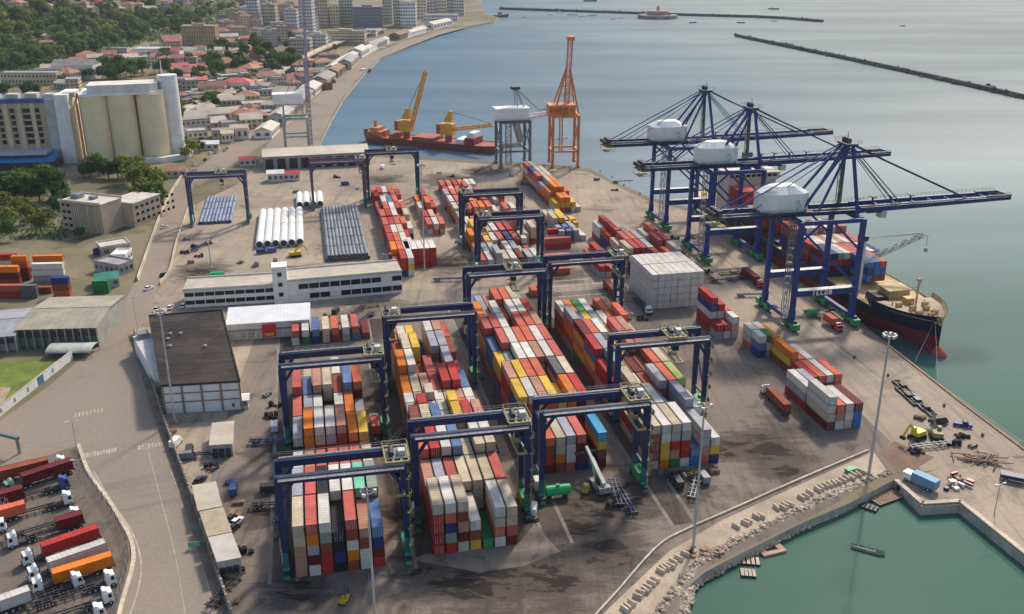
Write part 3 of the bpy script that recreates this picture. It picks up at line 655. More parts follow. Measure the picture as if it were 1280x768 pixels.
    for k in range(5): mb.box(x - .5, x + .6, yy - .8, yy + .8, 5 + k * 4.2, 5.08 + k * 4.2); mb.box(x + .55, x + .6, yy - .8, yy + .8, 5.08 + k * 4.2, 6.1 + k * 4.2)
    mb.build("ladder", oldyellow, t)
    mb = MB(); mb.tube((-hs - 1.4, 2.4, 4.2), (-hs - 1.0, 2.4, 4.2), 1.5, 14); mb.tube((-hs - 1.5, 2.4, 4.2), (-hs - .9, 2.4, 4.2), .5, 10, 1)
    mb.build("cable_reel", [oldyellow, darksteel], t)
    return t
B_ = "rubber tyred gantry crane"
make_rtg("blue yard gantry crane over the front of the leftmost block", -2, 4.6, trolley=.95)
make_rtg("blue yard gantry crane over the far end of the leftmost block", -2, 62.6, trolley=.93)
make_rtg("blue yard gantry crane over the front part of the second block", 28.0, 16.6, trolley=.93)
make_rtg("blue yard gantry crane over the far end of the second block", 28.2, 90.2, trolley=.06)
make_rtg("blue yard gantry crane standing before the third block above the green tank", 59.2, 22.0, trolley=.92)
make_rtg("blue yard gantry crane over the rightmost block with its trolley near mid span", 89.5, 57.0, trolley=.66)
make_rtg("blue yard gantry crane over the far end of the third block", 58.6, 124.6, trolley=.6)
make_rtg("blue yard gantry crane standing behind the rightmost block", 88.6, 131.0, trolley=.97)
make_rtg("nearer of the paired blue gantry cranes in the middle of the terminal", 74.2, 192.0, trolley=.10)
make_rtg("farther of the paired blue gantry cranes in the middle of the terminal", 74.0, 231.0, trolley=.08)
make_rtg("blue gantry crane at the back of the long red block", 38.6, 324.0, trolley=.5, h=26)
make_rtg("narrow legged gantry crane behind the white pipes", 9.6, 312.0, trolley=.95, h=25, leg=M("plum_steel", (0.13, 0.05, 0.10), rough=.5, var=.3, scale=.3, rust=.3))
make_rtg("grey topped blue gantry crane above the blue pipes at the yard wall", -48.5, 293.0, trolley=.6, leg=M("dull_navy_steel", (0.03, 0.04, 0.13), rough=.5, var=.3, scale=.3, rust=.3))

# ================================================================== SHIP TO SHORE CRANES
def lattice(mb, p, q, w, n, th=.12, m=0):
    """a square lattice mast from p to q"""
    p, q = Vector(p), Vector(q); d = q - p; dn = d.normalized()
    up = Vector((0, 0, 1)) if abs(dn.z) < .9 else Vector((1, 0, 0))
    a = dn.cross(up).normalized() * w / 2; b_ = a.cross(dn).normalized() * w / 2
    cs = [-a - b_, a - b_, a + b_, -a + b_]
    for c in cs: mb.bar(p + c, q + c, th * 1.3, th * 1.3, m)
    for k in range(n):
        u0, u1 = p + d * (k / n), p + d * ((k + 1) / n)
        for i in range(4):
            c, e = cs[i], cs[(i + 1) % 4]
            mb.bar(u0 + c, u0 + e, th, th, m); mb.bar((u0 + c) if k % 2 else (u0 + e), (u1 + e) if k % 2 else (u1 + c), th, th, m)
def rails(mb, p, q, s, n, h=1.1, m=0):
    p, q = Vector(p), Vector(q)
    for k in range(n + 1): c = p.lerp(q, k / n); mb.bar(c, c + Vector((0, 0, h)), .07, .07, m)
    mb.bar(p + Vector((0, 0, h)), q + Vector((0, 0, h)), .08, .08, m); mb.bar(p + Vector((0, 0, h * .5)), q + Vector((0, 0, h * .5)), .06, .06, m)
def glyphs(mb, text, x, z, hgt, y, m):
    F = {'T': ("111", "010", "010", "010", "010"), 'E': ("111", "100", "110", "100", "111"), 'C': ("111", "100", "100", "100", "111"), 'O': ("111", "101", "101", "101", "111"), 'N': ("101", "111", "111", "111", "101")}
    s = hgt / 5
    for ch in text:
        for r_, row in enumerate(F[ch]):
            for c_, bit in enumerate(row):
                if bit == "1": mb.box(x + c_ * s, x + (c_ + 1) * s, y - .05, y, z + (4 - r_) * s, z + (5 - r_) * s, m)
        x += 4 * s
def make_sts(label, u, v, back=28.5, out=62.0, hw=10.5, zb=40.5, text=True, house=-3.5):
    t = thing("ship_to_shore_crane", label, "quay crane", W(u, v), R(YAW), "blue ship to shore cranes on the quay")
    G_ = 23.4; st = navy2
    for x in (0, G_):
        for s in (-1, 1):
            mb = MB(); mb.bar((x, s * hw, 2.6), (x, s * hw, zb - 1.3), 1.5, 1.7, 0, 1.5, 1.7)
            mb.bar((x, s * hw, 2.5), (x, s * hw, 7), 1.9, 1.9); mb.build("leg", st, t)
            mb = MB(); mb.box(x - .7, x + .7, s * hw - 4.2, s * hw + 4.2, 1.2, 2.3); 
            for k in (-1, 1):
                mb.box(x - .6, x + .6, s * hw + k * 2.3 - 1.7, s * hw + k * 2.3 + 1.7, .55, 1.15)
                mb.box(x - 1.3, x + 1.3, s * hw + k * 3.2 - 1.3, s * hw + k * 3.2 + 1.3, .9, 3.0)
            bg = mb.build("bogie", greensteel, t)
            w_ = MB()
            for k in range(8): y = s * hw - 3.7 + k * 1.06; w_.tube((x - .3, y, .42), (x + .3, y, .42), .42, 8)
            w_.build("wheel_set", darksteel, bg)
    for x in (0, G_):
        mb = MB(); mb.box(x - .75, x + .75, -hw - 3, hw + 3, 2.4, 3.8); mb.build("sill_beam", st, t)
        mb = MB(); mb.box(x - .7, x + .7, -hw + .87, hw - .87, zb - 2.6, zb - 1.0); mb.build("cross_girder", st, t)
    for s in (-1, 1):
        mb = MB(); mb.box(.76, G_ - .76, s * hw - .6, s * hw + .6, 12.0, 14.4)
        mb.box(.8, G_ - .8, s * hw - 1.3, s * hw + 1.3, 14.41, 14.5, 1)
        if text and s < 0: glyphs(mb, "TECON", 6.6, 12.2, 2.0, s * hw - .61, 2)
        mb.build("portal_beam", [st, palesteel, white], t)
        mb = MB(); mb.box(.76, G_ - .76, s * hw - .5, s * hw + .5, zb - 2.5, zb - 1.1); mb.build("upper_beam", st, t)
        mb = MB(); mb.bar((.3, s * hw, 32), (7.5, s * hw, zb - 2.3), .6); mb.bar((G_ - .3, s * hw, 28), (G_ - 11, s * hw, zb - 2.4), .7)
        mb.bar((.6, s * hw, 36), (G_ - .5, s * hw, 15.2), .7); mb.build("diagonal_brace", st, t)
    # main girder (landside) and boom (waterside): twin boxes
    for s in (-1, 1):
        mb = MB(); mb.box(-back, G_ + 1.5, s * 3.2 - .55, s * 3.2 + .55, zb - 1.3, zb + .95); mb.box(-back + .5, G_ + 1.2, s * 4.4 - .5, s * 4.4 + .5, zb + .3, zb + .38, 1)
        rails(mb, (-back + .5, s * 4.9, zb + .38), (G_ + 1, s * 4.9, zb + .38), 1, 22, 1.1, 1); mb.build("main_girder", [navy, greysteel], t)
        mb = MB(); mb.bar((G_ + 1.9, s * 3.2, zb), (G_ + out, s * 3.2, zb + 1.2), 1.3, 2.5, 0, 1.3, 1.7)
        for k in range(16): 
            c = Vector((G_ + 2.5, s * 3.2, zb)).lerp(Vector((G_ + out, s * 3.2, zb + 1.2)), k / 15); mb.box(c.x - .1, c.x + .1, c.y - .62, c.y + .62, c.z - .9, c.z + .9)
        mb.bar((G_ + 2, s * 4.4, zb + .9), (G_ + out, s * 4.4, zb + 1.8), 1.0, .08, 1)
        rails(mb, (G_ + 2, s * 4.9, zb + .9), (G_ + out, s * 4.9, zb + 1.8), 1, 36, 1.1, 1)
        bm = mb.build("boom", [st, darksteel], t)
    for k in range(9): f_ = MB(); x = G_ + 4 + k * (out - 5) / 8; f_.box(x - .25, x + .25, -2.65, 2.65, zb + .1 + k * .13, zb + .6 + k * .13); f_.build("cross_tie", st, t)
    for x in (31, 37, 44, 52): f_ = MB(); f_.box(G_ + x - 28, G_ + x - 27.6, -.3, .3, zb + .7, zb + 3.2); f_.box(G_ + x - 28.4, G_ + x - 27.2, -1.6, 1.6, zb + 3.2, zb + 3.5); f_.build("lamp_stand", darksteel, t)
    mb = MB()
    mb.box(G_ + out - .6, G_ + out + .6, -4.2, 4.2, zb + .4, zb + 2.4); mb.box(G_ + out - 9, G_ + out - .6, -4.0, -2.7, zb + 2.1, zb + 2.25, 1); mb.box(G_ + out - 9, G_ + out - .6, 2.7, 4.0, zb + 2.1, zb + 2.25, 1)
    rails(mb, (G_ + out - 9, -4, zb + 2.25), (G_ + out, -4, zb + 2.25), 1, 5, 1.1, 1)
    mb.build("boom_tip", [st, darksteel], t)
    mb = MB(); mb.box(-back - 1.5, -back + 3, -4.6, 4.6, zb - .7, zb - .5); rails(mb, (-back - 1.5, -4.6, zb - .5), (-back + 3, -4.6, zb - .5), 1, 4); rails(mb, (-back - 1.5, -4.6, zb - .5), (-back - 1.5, 4.6, zb - .5), 1, 6)
    for k in (-3, -1, 1, 3): mb.tube((-back - .6, k - .5, zb + .9), (-back - .6, k + .5, zb + .9), .9, 10, 1); mb.box(-back + .5, -back + 2.2, k - .6, k + .6, zb - .5, zb + 2.4, 1)
    mb.box(-back - 1, -back + 4, -3.4, 3.4, zb - 3.4, zb - 3.2); 
    for x in (-1, 4):
        for y in (-3.4, 3.4): mb.bar((-back + x, y, zb - 3.3), (-back + x, y, zb - .6), .15)
    mb.build("tail_platform", [oldyellow, darksteel], t)
    # apex frame
    ax, az = G_ - 3.5, zb + 23.0
    for s in (-1, 1):
        mb = MB(); mb.bar((G_ - .2, s * hw * .62, zb - .9), (ax + .6, s * 2.4, az), .95, .95); mb.build("mast_leg", st, t)
        mb = MB(); mb.bar((2.5, s * 4.4, zb + .9), (ax - .6, s * 2.2, az), .75); mb.bar((9.5, s * 4.2, zb + .9), (ax - .2, s * 1.6, az - 1.4), .65); mb.build("mast_brace", st, t)
        mb = MB(); mb.bar((-back + 3.5, s * 3.2, zb + .9), (ax - .8, s * 1.8, az + .2), .34); mb.bar((-back + 12, s * 3.2, zb + .9), (ax - .9, s * 1.6, az - .4), .22); mb.build("back_stay", st, t)
        mb = MB(); mb.bar((ax + .8, s * 2.0, az + .2), (ax + 13, s * 2.4, az - 5.6), .5); mb.bar((ax + 13, s * 2.4, az - 5.6), (G_ + out * .72, s * 3.0, zb + 1.9), .42)
        mb.bar((ax + .8, s * 1.8, az - .6), (G_ + out * .30, s * 3.0, zb + 1.2), .3); mb.bar((ax + .8, s * 1.5, az - 1.2), (G_ + out * .27, s * 3.0, zb + 1.2), .2); mb.build("fore_stay", darksteel if s < 0 else st, t)
    mb = MB(); mb.box(ax - 2, ax + 2, -3.6, 3.6, az - .3, az + .5); mb.box(ax - 2.6, ax + 2.8, -4.2, 4.2, az + .51, az + .6, 1); rails(mb, (ax - 2.6, -4.2, az + .6), (ax + 2.8, -4.2, az + .6), 1, 4, 1.2, 1); rails(mb, (ax - 2.6, 4.2, az + .6), (ax + 2.8, 4.2, az + .6), 1, 4, 1.2, 1)
    for y in (-1.6, 0, 1.6): mb.tube((ax - .5, y - .3, az + 1.3), (ax - .5, y + .3, az + 1.3), .9, 10, 1)
    mb.tube((ax + 1.6, 3, az + .6), (ax + 1.6, 3, az + 3.6), .12, 6, 1); mb.build("mast_head", [st, darksteel], t)
    mb = MB(); lattice(mb, (G_ - 1.4, 5.0, zb + .9), (ax + .8, 3.4, az - .2), 1.5, 10, .13); mb.build("stair_tower", oldyellow, t)
    mb = MB(); lattice(mb, (-1.9, -hw + 2.2, 2.2), (-1.9, -hw + 2.2, zb - .8), 1.7, 14, .12); 
    for k in range(14): mb.box(-2.75, -1.05, -hw + 1.35, -hw + 3.05, 3.5 + k * 2.6, 3.58 + k * 2.6)
    mb.build("access_stair", greysteel, t)
    # machinery house
    hx, L, w_ = house, 17.2, 5.4; mb = MB()
    P = [(hx - L / 2, -w_ + 2), (hx - L / 2 + 3, -w_), (hx + L / 2 - 3, -w_), (hx + L / 2, -w_ + 2), (hx + L / 2, w_ - 2), (hx + L / 2 - 3, w_), (hx - L / 2 + 3, w_), (hx - L / 2, w_ - 2)]
    mb.prism(P, zb + 1.0, zb + 7.3); i = len(mb.v); Q = [(hx + (x - hx) * .55, y * .45) for x, y in P]
    mb.v += [(x, y, zb + 7.31) for x, y in P] + [(x, y, zb + 9.6) for x, y in Q]
    for k in range(8): mb.f.append((i + k, i + (k + 1) % 8, i + 8 + (k + 1) % 8, i + 8 + k)); mb.m.append(1)
    mb.f.append(tuple(i + 8 + k for k in range(8))); mb.m.append(1)
    for k in range(9): mb.box(hx - 5.6 + k * 1.4, hx - 5.5 + k * 1.4, -w_ - .04, -w_ + .01, zb + 1.1, zb + 7.2, 1)
    # dark seahorse-like emblem on the end wall, as strokes
    for (x0, z0, x1, z1) in ((2.6, 4.9, 4.4, 5.0), (4.4, 5.0, 3.6, 4.1), (3.6, 4.1, 5.0, 3.2), (5.0, 3.2, 3.2, 2.6), (3.2, 2.6, 4.2, 1.7), (2.2, 3.9, 3.6, 4.1)):
        mb.bar((hx + x0, -w_ - .08, zb + z0), (hx + x1, -w_ - .08, zb + z1), .32, .06, 2)
    mb.build("machinery_house", [white, white, M("faded_mark", (0.22, 0.20, 0.18), rough=.7, var=.3), greysteel], t)
    mb = MB(); mb.box(hx - L / 2 - 1, hx + L / 2 + 1, -w_ - 1, w_ + 1, zb + .86, zb + .98); rails(mb, (hx - L / 2 - 1, -w_ - 1, zb + .98), (hx + L / 2 + 1, -w_ - 1, zb + .98), 1, 12); mb.build("house_floor", darksteel, t)
    # trolley with cab over the ship
    tx = G_ + 9; mb = MB(); mb.box(tx - 3, tx + 3, -2.5, 2.5, zb - 1.9, zb - 1.2); 
    for x in (-2.6, 2.6): mb.box(tx + x - .3, tx + x + .3, -2.6, 2.6, zb - 1.2, zb - .3)
    tr = mb.build("trolley", darksteel, t)
    mb = MB(); mb.box(tx + 3.2, tx + 5.6, -1.4, 1.4, zb - 4.3, zb - 1.8); mb.box(tx + 5.55, tx + 5.65, -1.2, 1.2, zb - 4.1, zb - 2.4, 1); mb.build("cab", [palesteel, glassm], tr)
    return t
make_sts("nearest blue ship to shore crane with its boom over the ship's bow", 172.8, 120.3, house=-3.2)
make_sts("middle blue ship to shore crane with its boom lowered over the sea", 172.8, 197.5, house=5.5, text=False)
make_sts("farthest blue ship to shore crane of the three with its boom lowered", 173.5, 248.0, house=2.0, text=False)
# yellow-green spreader beams parked behind the middle crane
def frame_thing(name, label, cat, u, v, L, w, m1, m2, group=None, rot=R(YAW), z=0.0, h=.5):
    t = thing(name, label, cat, W(u, v, z), rot, group); mb = MB()
    for y in (-w / 2 + .2, w / 2 - .2): mb.box(-L / 2, L / 2, y - .2, y + .2, .25, .25 + h)
    for x in (-L / 2 + .2, L / 2 - .2): mb.box(x - .2, x + .2, -w / 2, w / 2, .24, .26 + h)
    for k in range(1, 5): x = -L / 2 + k * L / 5; mb.box(x - .12, x + .12, -w / 2 + .4, w / 2 - .4, .3, .2 + h)
    mb.build("frame", m1, t)
    for x in (-L / 2 + .4, L / 2 - .4):
        for y in (-w / 2 + .25, w / 2 - .25): f_ = MB(); f_.box(x - .3, x + .3, y - .22, y + .22, 0, .235); f_.build("foot", m2, t)
    f_ = MB(); f_.box(-1.2, 1.2, -w / 2 + .5, w / 2 - .5, .26 + h, .9 + h); f_.build("headblock", m2, t)
    return t
frame_thing("spreader", "yellow green container spreader lying landward of the middle quay crane", "spreader", 178, 170, 12, 3.0, oldyellow, oldyellow)
frame_thing("spreader", "dark container spreader lying just ahead of the yellow green one", "spreader", 178, 163, 12, 3.0, navy, darksteel)
# ================================================================== OTHER HARBOUR CRANES
p0 = at(641, 206)
def portal_crane(name, label, pos, rot, w, d, hz, legm, parts):
    t = thing(name, label, "harbour crane", pos, rot)
    for x in (-w / 2, w / 2):
        for y in (-d / 2, d / 2):
            mb = MB(); mb.bar((x, y, 1.6), (x, y, hz), 1.5, 1.5); mb.build("leg", legm, t)
            mb = MB(); mb.box(x - .8, x + .8, y - 2.6, y + 2.6, .3, 1.55); mb.build("bogie", legm, t)
    mb = MB()
    for x in (-w / 2, w / 2): mb.box(x - .6, x + .6, -d / 2 + .8, d / 2 - .8, 9, 10.2); mb.box(x - .6, x + .6, -d / 2 + .8, d / 2 - .8, hz - 1.4, hz); mb.bar((x, -d / 2, 10), (x, d / 2, hz - 1.5), .45); mb.bar((x, d / 2, 10), (x, -d / 2, hz - 1.5), .45)
    for y in (-d / 2, d / 2): mb.box(-w / 2 + .8, w / 2 - .8, y - .55, y + .55, hz - 1.5, hz - .1); mb.box(-w / 2 + .8, w / 2 - .8, y - .5, y + .5, 9.1, 10.1)
    mb.build("portal_beam", legm, t)
    return t
# grey crane with a white machinery house
grs = M("blue_grey_steel", (0.13, 0.16, 0.18), rough=.55, var=.3, scale=.2, rust=.3)
t = portal_crane("portal_crane", "grey quay crane with white machinery house beside the orange crane", p0, R(YAW), 18, 15, 28, grs, None)
mb = MB(); mb.box(-12, 8, -9, 1, 28.6, 35.2); mb.box(-12.4, 8.4, -9.4, 1.4, 35.21, 35.8); mb.build("machinery_house", white, t)
mb = MB(); mb.box(-11, 9, -8.8, 8.4, 28.01, 28.55)
rails(mb, (-12, -10, 28.5), (10, -10, 28.5), 1, 10); mb.box(-12, 10, -10.2, -9.4, 28.3, 28.5); mb.build("platform", darksteel, t)
mb = MB(); 
for s in (-1, 1): mb.bar((9, s * 5, 28.5), (2, s * 2, 46), .7); mb.bar((3, s * 5, 28.5), (1, s * 2, 46), .6); mb.bar((2, s * 2, 46), (16, s * 2, 33), .5); mb.bar((16, s * 2, 33), (30, s * 2, 34), .5)
mb.build("mast", M("pale_blue_steel", (0.30, 0.36, 0.40), rough=.5, var=.3, rust=.3), t)
mb = MB(); mb.box(-1, 4, -3, 3, 45.8, 47.4); mb.build("mast_head", darksteel, t)
mb = MB(); 
for s in (-1, 1): mb.bar((9, s * 4, 29.2), (32, s * 3, 31.6), 1.0, 1.4)
mb.build("boom", white, t)
mb = MB(); lattice(mb, (-4, -6, 2), (-4, -6, 27), 3.2, 9, .25); mb.box(-8, 4, -7.4, -2, 12, 14); mb.tube((4, -5, 15), (1, -4, 26), 2.2, 10); mb.build("hopper_tower", M("dirty_beige_steel", (0.38, 0.33, 0.28), rough=.7, var=.4, scale=.4, rust=.5), t)
# orange crane with raised lattice jib
t = portal_crane("portal_crane", "tall orange quay crane with its lattice boom raised upright", at(704, 206), R(YAW - 6), 15.5, 15, 31.5, orange, None)
mb = MB(); mb.box(-10.5, 5.5, -8.6, 3, 31.6, 37.5); mb.box(-8, 0, -8.62, -8.5, 32.5, 36, 1)
for k in range(5): mb.box(-9.8 + k * 3, -8.2 + k * 3, -8.7, -8.55, 33, 36.2, 1)
mb.build("machinery_house", [orange, M("brown_orange", (0.38, 0.11, 0.03), rough=.6, var=.4, scale=.5)], t)
mb = MB(); hd = (2.2, 2, 58)
for x, y in ((-7, -7), (7.6, -7), (7.6, 7), (-7, 7)): mb.bar((x, y, 32), (hd[0] + x * .13, hd[1] + y * .1, hd[2]), .8)
for k in range(1, 5):
    f_ = k / 5
    c = [(x + (hd[0] + x * .13 - x) * f_, y + (hd[1] + y * .1 - y) * f_, 32 + 26 * f_) for x, y in ((-7, -7), (7.6, -7), (7.6, 7), (-7, 7))]
    for i in range(4): mb.bar(c[i], c[(i + 1) % 4], .4)
mb.build("apex_frame", orange, t)
mb = MB(); lattice(mb, (1.2, -1, 38), (3.2, 2, 74), 2.6, 13, .32); mb.box(1.2, 5.4, -.5, 4.5, 73.8, 76.2); mb.build("boom", orange, t)
mb = MB(); lattice(mb, (-3, -7.4, 10), (-3, -7.4, 30), 1.8, 8, .2); mb.bar((-6, -7.2, 17), (1, -7.2, 17.6), .4); mb.build("stair_tower", orange, t)
# teal crane with white house and raised twin boom by the transit shed
t = portal_crane("portal_crane", "pale green quay crane with white house and twin boom raised upright behind the transit shed", at(372, 187), R(YAW), 15, 13, 22, M("pale_green_steel", (0.30, 0.38, 0.34), rough=.6, var=.3, scale=.3, rust=.4), None)
mb = MB(); mb.box(-13, 6, -8, 2, 31, 36.8); mb.box(-13.3, 6.3, -8.3, 2.3, 36.81, 37.3); mb.build("machinery_house", white, t)
mb = MB(); 
for x in (-7, 5):
    for y in (-6, 5): mb.bar((x, y, 22), (x, y, 30.4), .9)
mb.box(-12.5, 9, -7.5, 6, 30.2, 30.95); mb.build("upper_frame", M("pale_green_steel", (0, 0, 0)), t)
mb = MB(); 
for s in (-1, 1): mb.bar((9, s * 3.4, 31), (11, s * 3.2, 108), 1.7, 2.4)
for k in range(14): mb.box(8.8 + k * .15, 9.8 + k * .15, -3, 3, 34 + k * 5.4, 34.6 + k * 5.4)
mb.build("boom", M("lilac_grey_steel", (0.34, 0.31, 0.34), rough=.6, var=.3, scale=.3, rust=.3), t)
mb = MB(); lattice(mb, (8.6, 6.2, 2), (9.5, 5.4, 58), 2.6, 18, .4); mb.bar((-4, 0, 37.5), (9.2, 0, 62), .5); mb.build("mast", M("lilac_grey_steel", (0, 0, 0)), t)

# ================================================================== SHIPS
hullnavy = M("ship_hull_navy", (0.012, 0.018, 0.055), rough=.45, var=.3, scale=.06, rust=.4)
hullred = M("ship_antifouling_red", (0.22, 0.025, 0.028), rough=.65, var=.35, scale=.08, rust=.4, rustcol=(0.10, 0.03, 0.03))
bulbred = M("bulb_orange_red", (0.48, 0.09, 0.04), rough=.6, var=.3, scale=.15, rust=.3)
decktan = M("ship_deck_buff", (0.46, 0.32, 0.14), rough=.7, var=.3, scale=.15, rust=.5, rustcol=(0.2, 0.1, 0.04))
decktan2 = M("forecastle_plating", (0.40, 0.30, 0.20), rough=.75, var=.35, scale=.15, rust=.5, rustcol=(0.18, 0.1, 0.05))
ship = thing("container_ship", "dark navy and red container ship moored bow forward under the blue cranes", "ship", W(214.5, 84, SEA_Z), R(YAW))
BEAM, LEN = 13.2, 196.0
def hw(y, z):     # half breadth of the hull y metres behind the stem, z above the waterline
    fl = max(0.0, min(1.0, z / 12.5))
    tip = 9.5 * (1 - fl) * .9
    yy = y - tip
    if yy <= 0: return 0.0
    e = 46 - 14 * fl
    k = min(1, yy / e); s = (1 - (1 - k) ** (2.0 + 0.9 * fl))
    if y > LEN - 24: s *= 1 - .25 * ((y - LEN + 24) / 24) ** 2
    return BEAM * s
ys = [0.15, .8, 1.8, 3, 4.5, 6.5, 9, 12, 16, 20, 25, 31, 38, 48, 60, 90, 130, LEN - 24, LEN - 12, LEN - 4, LEN]
def deck_z(y): return 12.3 if y < 24 else 9.6
def shell(mbx, zs, m):
    for s in (-1, 1):
        for j in range(len(zs) - 1):
            for a, c in zip(ys, ys[1:]):
                z0 = [zs[j] if zs[j] < 90 else deck_z(a), zs[j + 1] if zs[j + 1] < 90 else deck_z(a)]
                p = [(s * hw(a, z0[0]), a, z0[0]), (s * hw(c, z0[0]), c, z0[0]), (s * hw(c, z0[1]), c, z0[1]), (s * hw(a, z0[1]), a, z0[1])]
                mbx.quad(p if s > 0 else p[::-1], m)
mb = MB(); shell(mb, [5.4, 6.5, 8, 9.6], 0)
for s in (-1, 1):
    for a, c in zip(ys, ys[1:]):
        if a < 24:
            zt = 12.3 if c <= 25 else 9.6
            for z0, z1 in ((9.6, 11.0), (11.0, 12.3 + max(0, (8 - a) * .1))):
                z1b = 12.3 + max(0, (8 - c) * .1) if z1 > 12 else z1
                p = [(s * hw(a, z0), a, z0), (s * hw(c, z0), c, z0), (s * hw(c, z1b), c, z1b), (s * hw(a, z1), a, z1)]
                mb.quad(p if s > 0 else p[::-1], 0); mb.quad([(x * .985, y + .05, z) for x, y, z in (p[::-1] if s > 0 else p)], 1)
mb.quad([(-hw(LEN, 5.4), LEN, -3), (hw(LEN, 5.4), LEN, -3), (hw(LEN, 9.6), LEN, 9.6), (-hw(LEN, 9.6), LEN, 9.6)], 0)
mb.build("hull", [hullnavy, decktan], ship)
mb = MB(); shell(mb, [-4, -1.5, 1.0, 3.0, 5.395], 0); mb.build("lower_hull", hullred, ship)
mb = MB(); 
prof = [(0.05, -7.2), (.9, -6.9), (1.7, -6), (2.3, -4.5), (2.6, -2.5), (2.7, 0), (2.75, 6), (2.6, 14)]
i0 = len(mb.v)
for r_, y in prof:
    for k in range(14): a = 2 * math.pi * k / 14; mb.v.append((r_ * math.cos(a) * .9, y + 3.0, -.1 + r_ * math.sin(a) * 1.05))
for j in range(len(prof) - 1):
    for k in range(14): mb.f.append((i0 + j * 14 + k, i0 + j * 14 + (k + 1) % 14, i0 + (j + 1) * 14 + (k + 1) % 14, i0 + (j + 1) * 14 + k)); mb.m.append(0 if j < 4 else 1)
mb.build("bulbous_bow", [bulbred, hullred], ship, smooth=True)
def deckpoly(y0, y1, z, n=12):
    L_ = [(hw(y0 + (y1 - y0) * k / n, z) * .985, y0 + (y1 - y0) * k / n) for k in range(n + 1)]
    return L_ + [(-x, y) for x, y in L_[::-1]]
mb = MB(); mb.prism(deckpoly(1.5, 24, 11), 10.7, 10.9); mb.build("forecastle_deck", decktan2, ship)
mb = MB(); mb.prism(deckpoly(24, LEN - 1, 9.4), 9.0, 9.3); mb.box(-12.5, 12.5, 23.8, 24.1, 9.3, 10.85); mb.build("main_deck", decktan, ship)
mb = MB(); mb.box(-3.6, 4.4, 26, 33, 9.31, 13.4); mb.box(-4.4, 5.2, 25.4, 33.6, 13.41, 13.8); mb.build("deck_house", M("buff_roof", (0.52, 0.36, 0.15), rough=.7, var=.3, scale=.3, rust=.4), ship)
mb = MB(); mb.box(-8.6, -4.6, 26, 33.5, 9.31, 11.2); mb.box(-8.4, -4.8, 26.3, 33.2, 11.21, 11.6, 1); mb.build("hatch", [hullnavy, M("dark_hatch", (0.03, 0.03, 0.035), rough=.6, var=.3)], ship)
mb = MB()
for x, y in ((-3, 9), (3, 9), (-2.2, 14), (2.4, 13), (0, 6.5), (4.6, 17), (-5, 18)):
    mb.box(x - .9, x + .9, y - .7, y + .7, 10.91, 12.0); mb.tube((x - 1.2, y, 11.8), (x + 1.2, y, 11.8), .6, 10)
for x, y in ((-4, 12), (4.4, 11), (-6.2, 20), (6.4, 20), (-1.5, 5), (1.5, 5), (0, 18)):
    mb.tube((x, y, 10.91), (x, y, 11.9), .3, 8)
mb.box(-1.4, 1.6, 19, 22, 10.91, 13.0)
mb.build("windlass", M("buff_machinery", (0.52, 0.34, 0.10), rough=.6, var=.35, scale=.6, rust=.5), ship)
mb = MB(); mb.tube((0, 15.8, 10.91), (0, 15.8, 21), .35, 8); mb.bar((-1.8, 15.8, 18.5), (1.8, 15.8, 18.5), .2); mb.bar((-1, 15.8, 16), (1.2, 15.8, 20.5), .15); mb.box(-.6, .6, 15.3, 16.3, 20.6, 21.6); mb.build("foremast", M("pinkish_mast", (0.45, 0.36, 0.30), rough=.6, var=.3), ship)
mb = MB(); 
for s in (-1, 1): rails(mb, (s * 12.4, 24, 9.3), (s * 12.6, 60, 9.3), 1, 16, 1.1)
for k in range(10):
    a, c = 25 + k * 3.4, 28.4 + k * 3.4
mb.build("deck_rail", decktan, ship)
# ship's crane
mb = MB(); mb.tube((-7.8, 41, 9.31), (-7.8, 41, 28.5), 1.55, 12, 0, 1.35); mb.box(-9.2, -6.4, 39.6, 42.4, 28.51, 30.4, 1); mb.build("crane_post", [M("pale_grey_paint", (0.62, 0.60, 0.58), rough=.5, var=.15, rust=.25), darksteel], ship)
mb = MB(); j0, j1 = Vector((-6.6, 40.5, 20.5)), Vector((15.5, 39.5, 29.6)); lattice(mb, j0, j1, 1.5, 12, .17); mb.bar((-6.6, 41, 29.6), j1 + Vector((0, 0, .8)), .22); mb.bar((-6.6, 40.2, 29.2), j1 + Vector((0, 0, .6)), .16)
mb.bar(j1, j1 + Vector((2.6, 0, -.6)), .35); mb.bar(j1 + Vector((2.4, 0, -.6)), j1 + Vector((2.4, 0, -5.2)), .14); mb.box(j1.x + 1.9, j1.x + 2.9, j1.y - .5, j1.y + .5, j1.z - 6.6, j1.z - 5.2, 0); mb.build("crane_jib", M("grey_jib", (0.36, 0.36, 0.34), rough=.6, var=.3, rust=.4), ship)
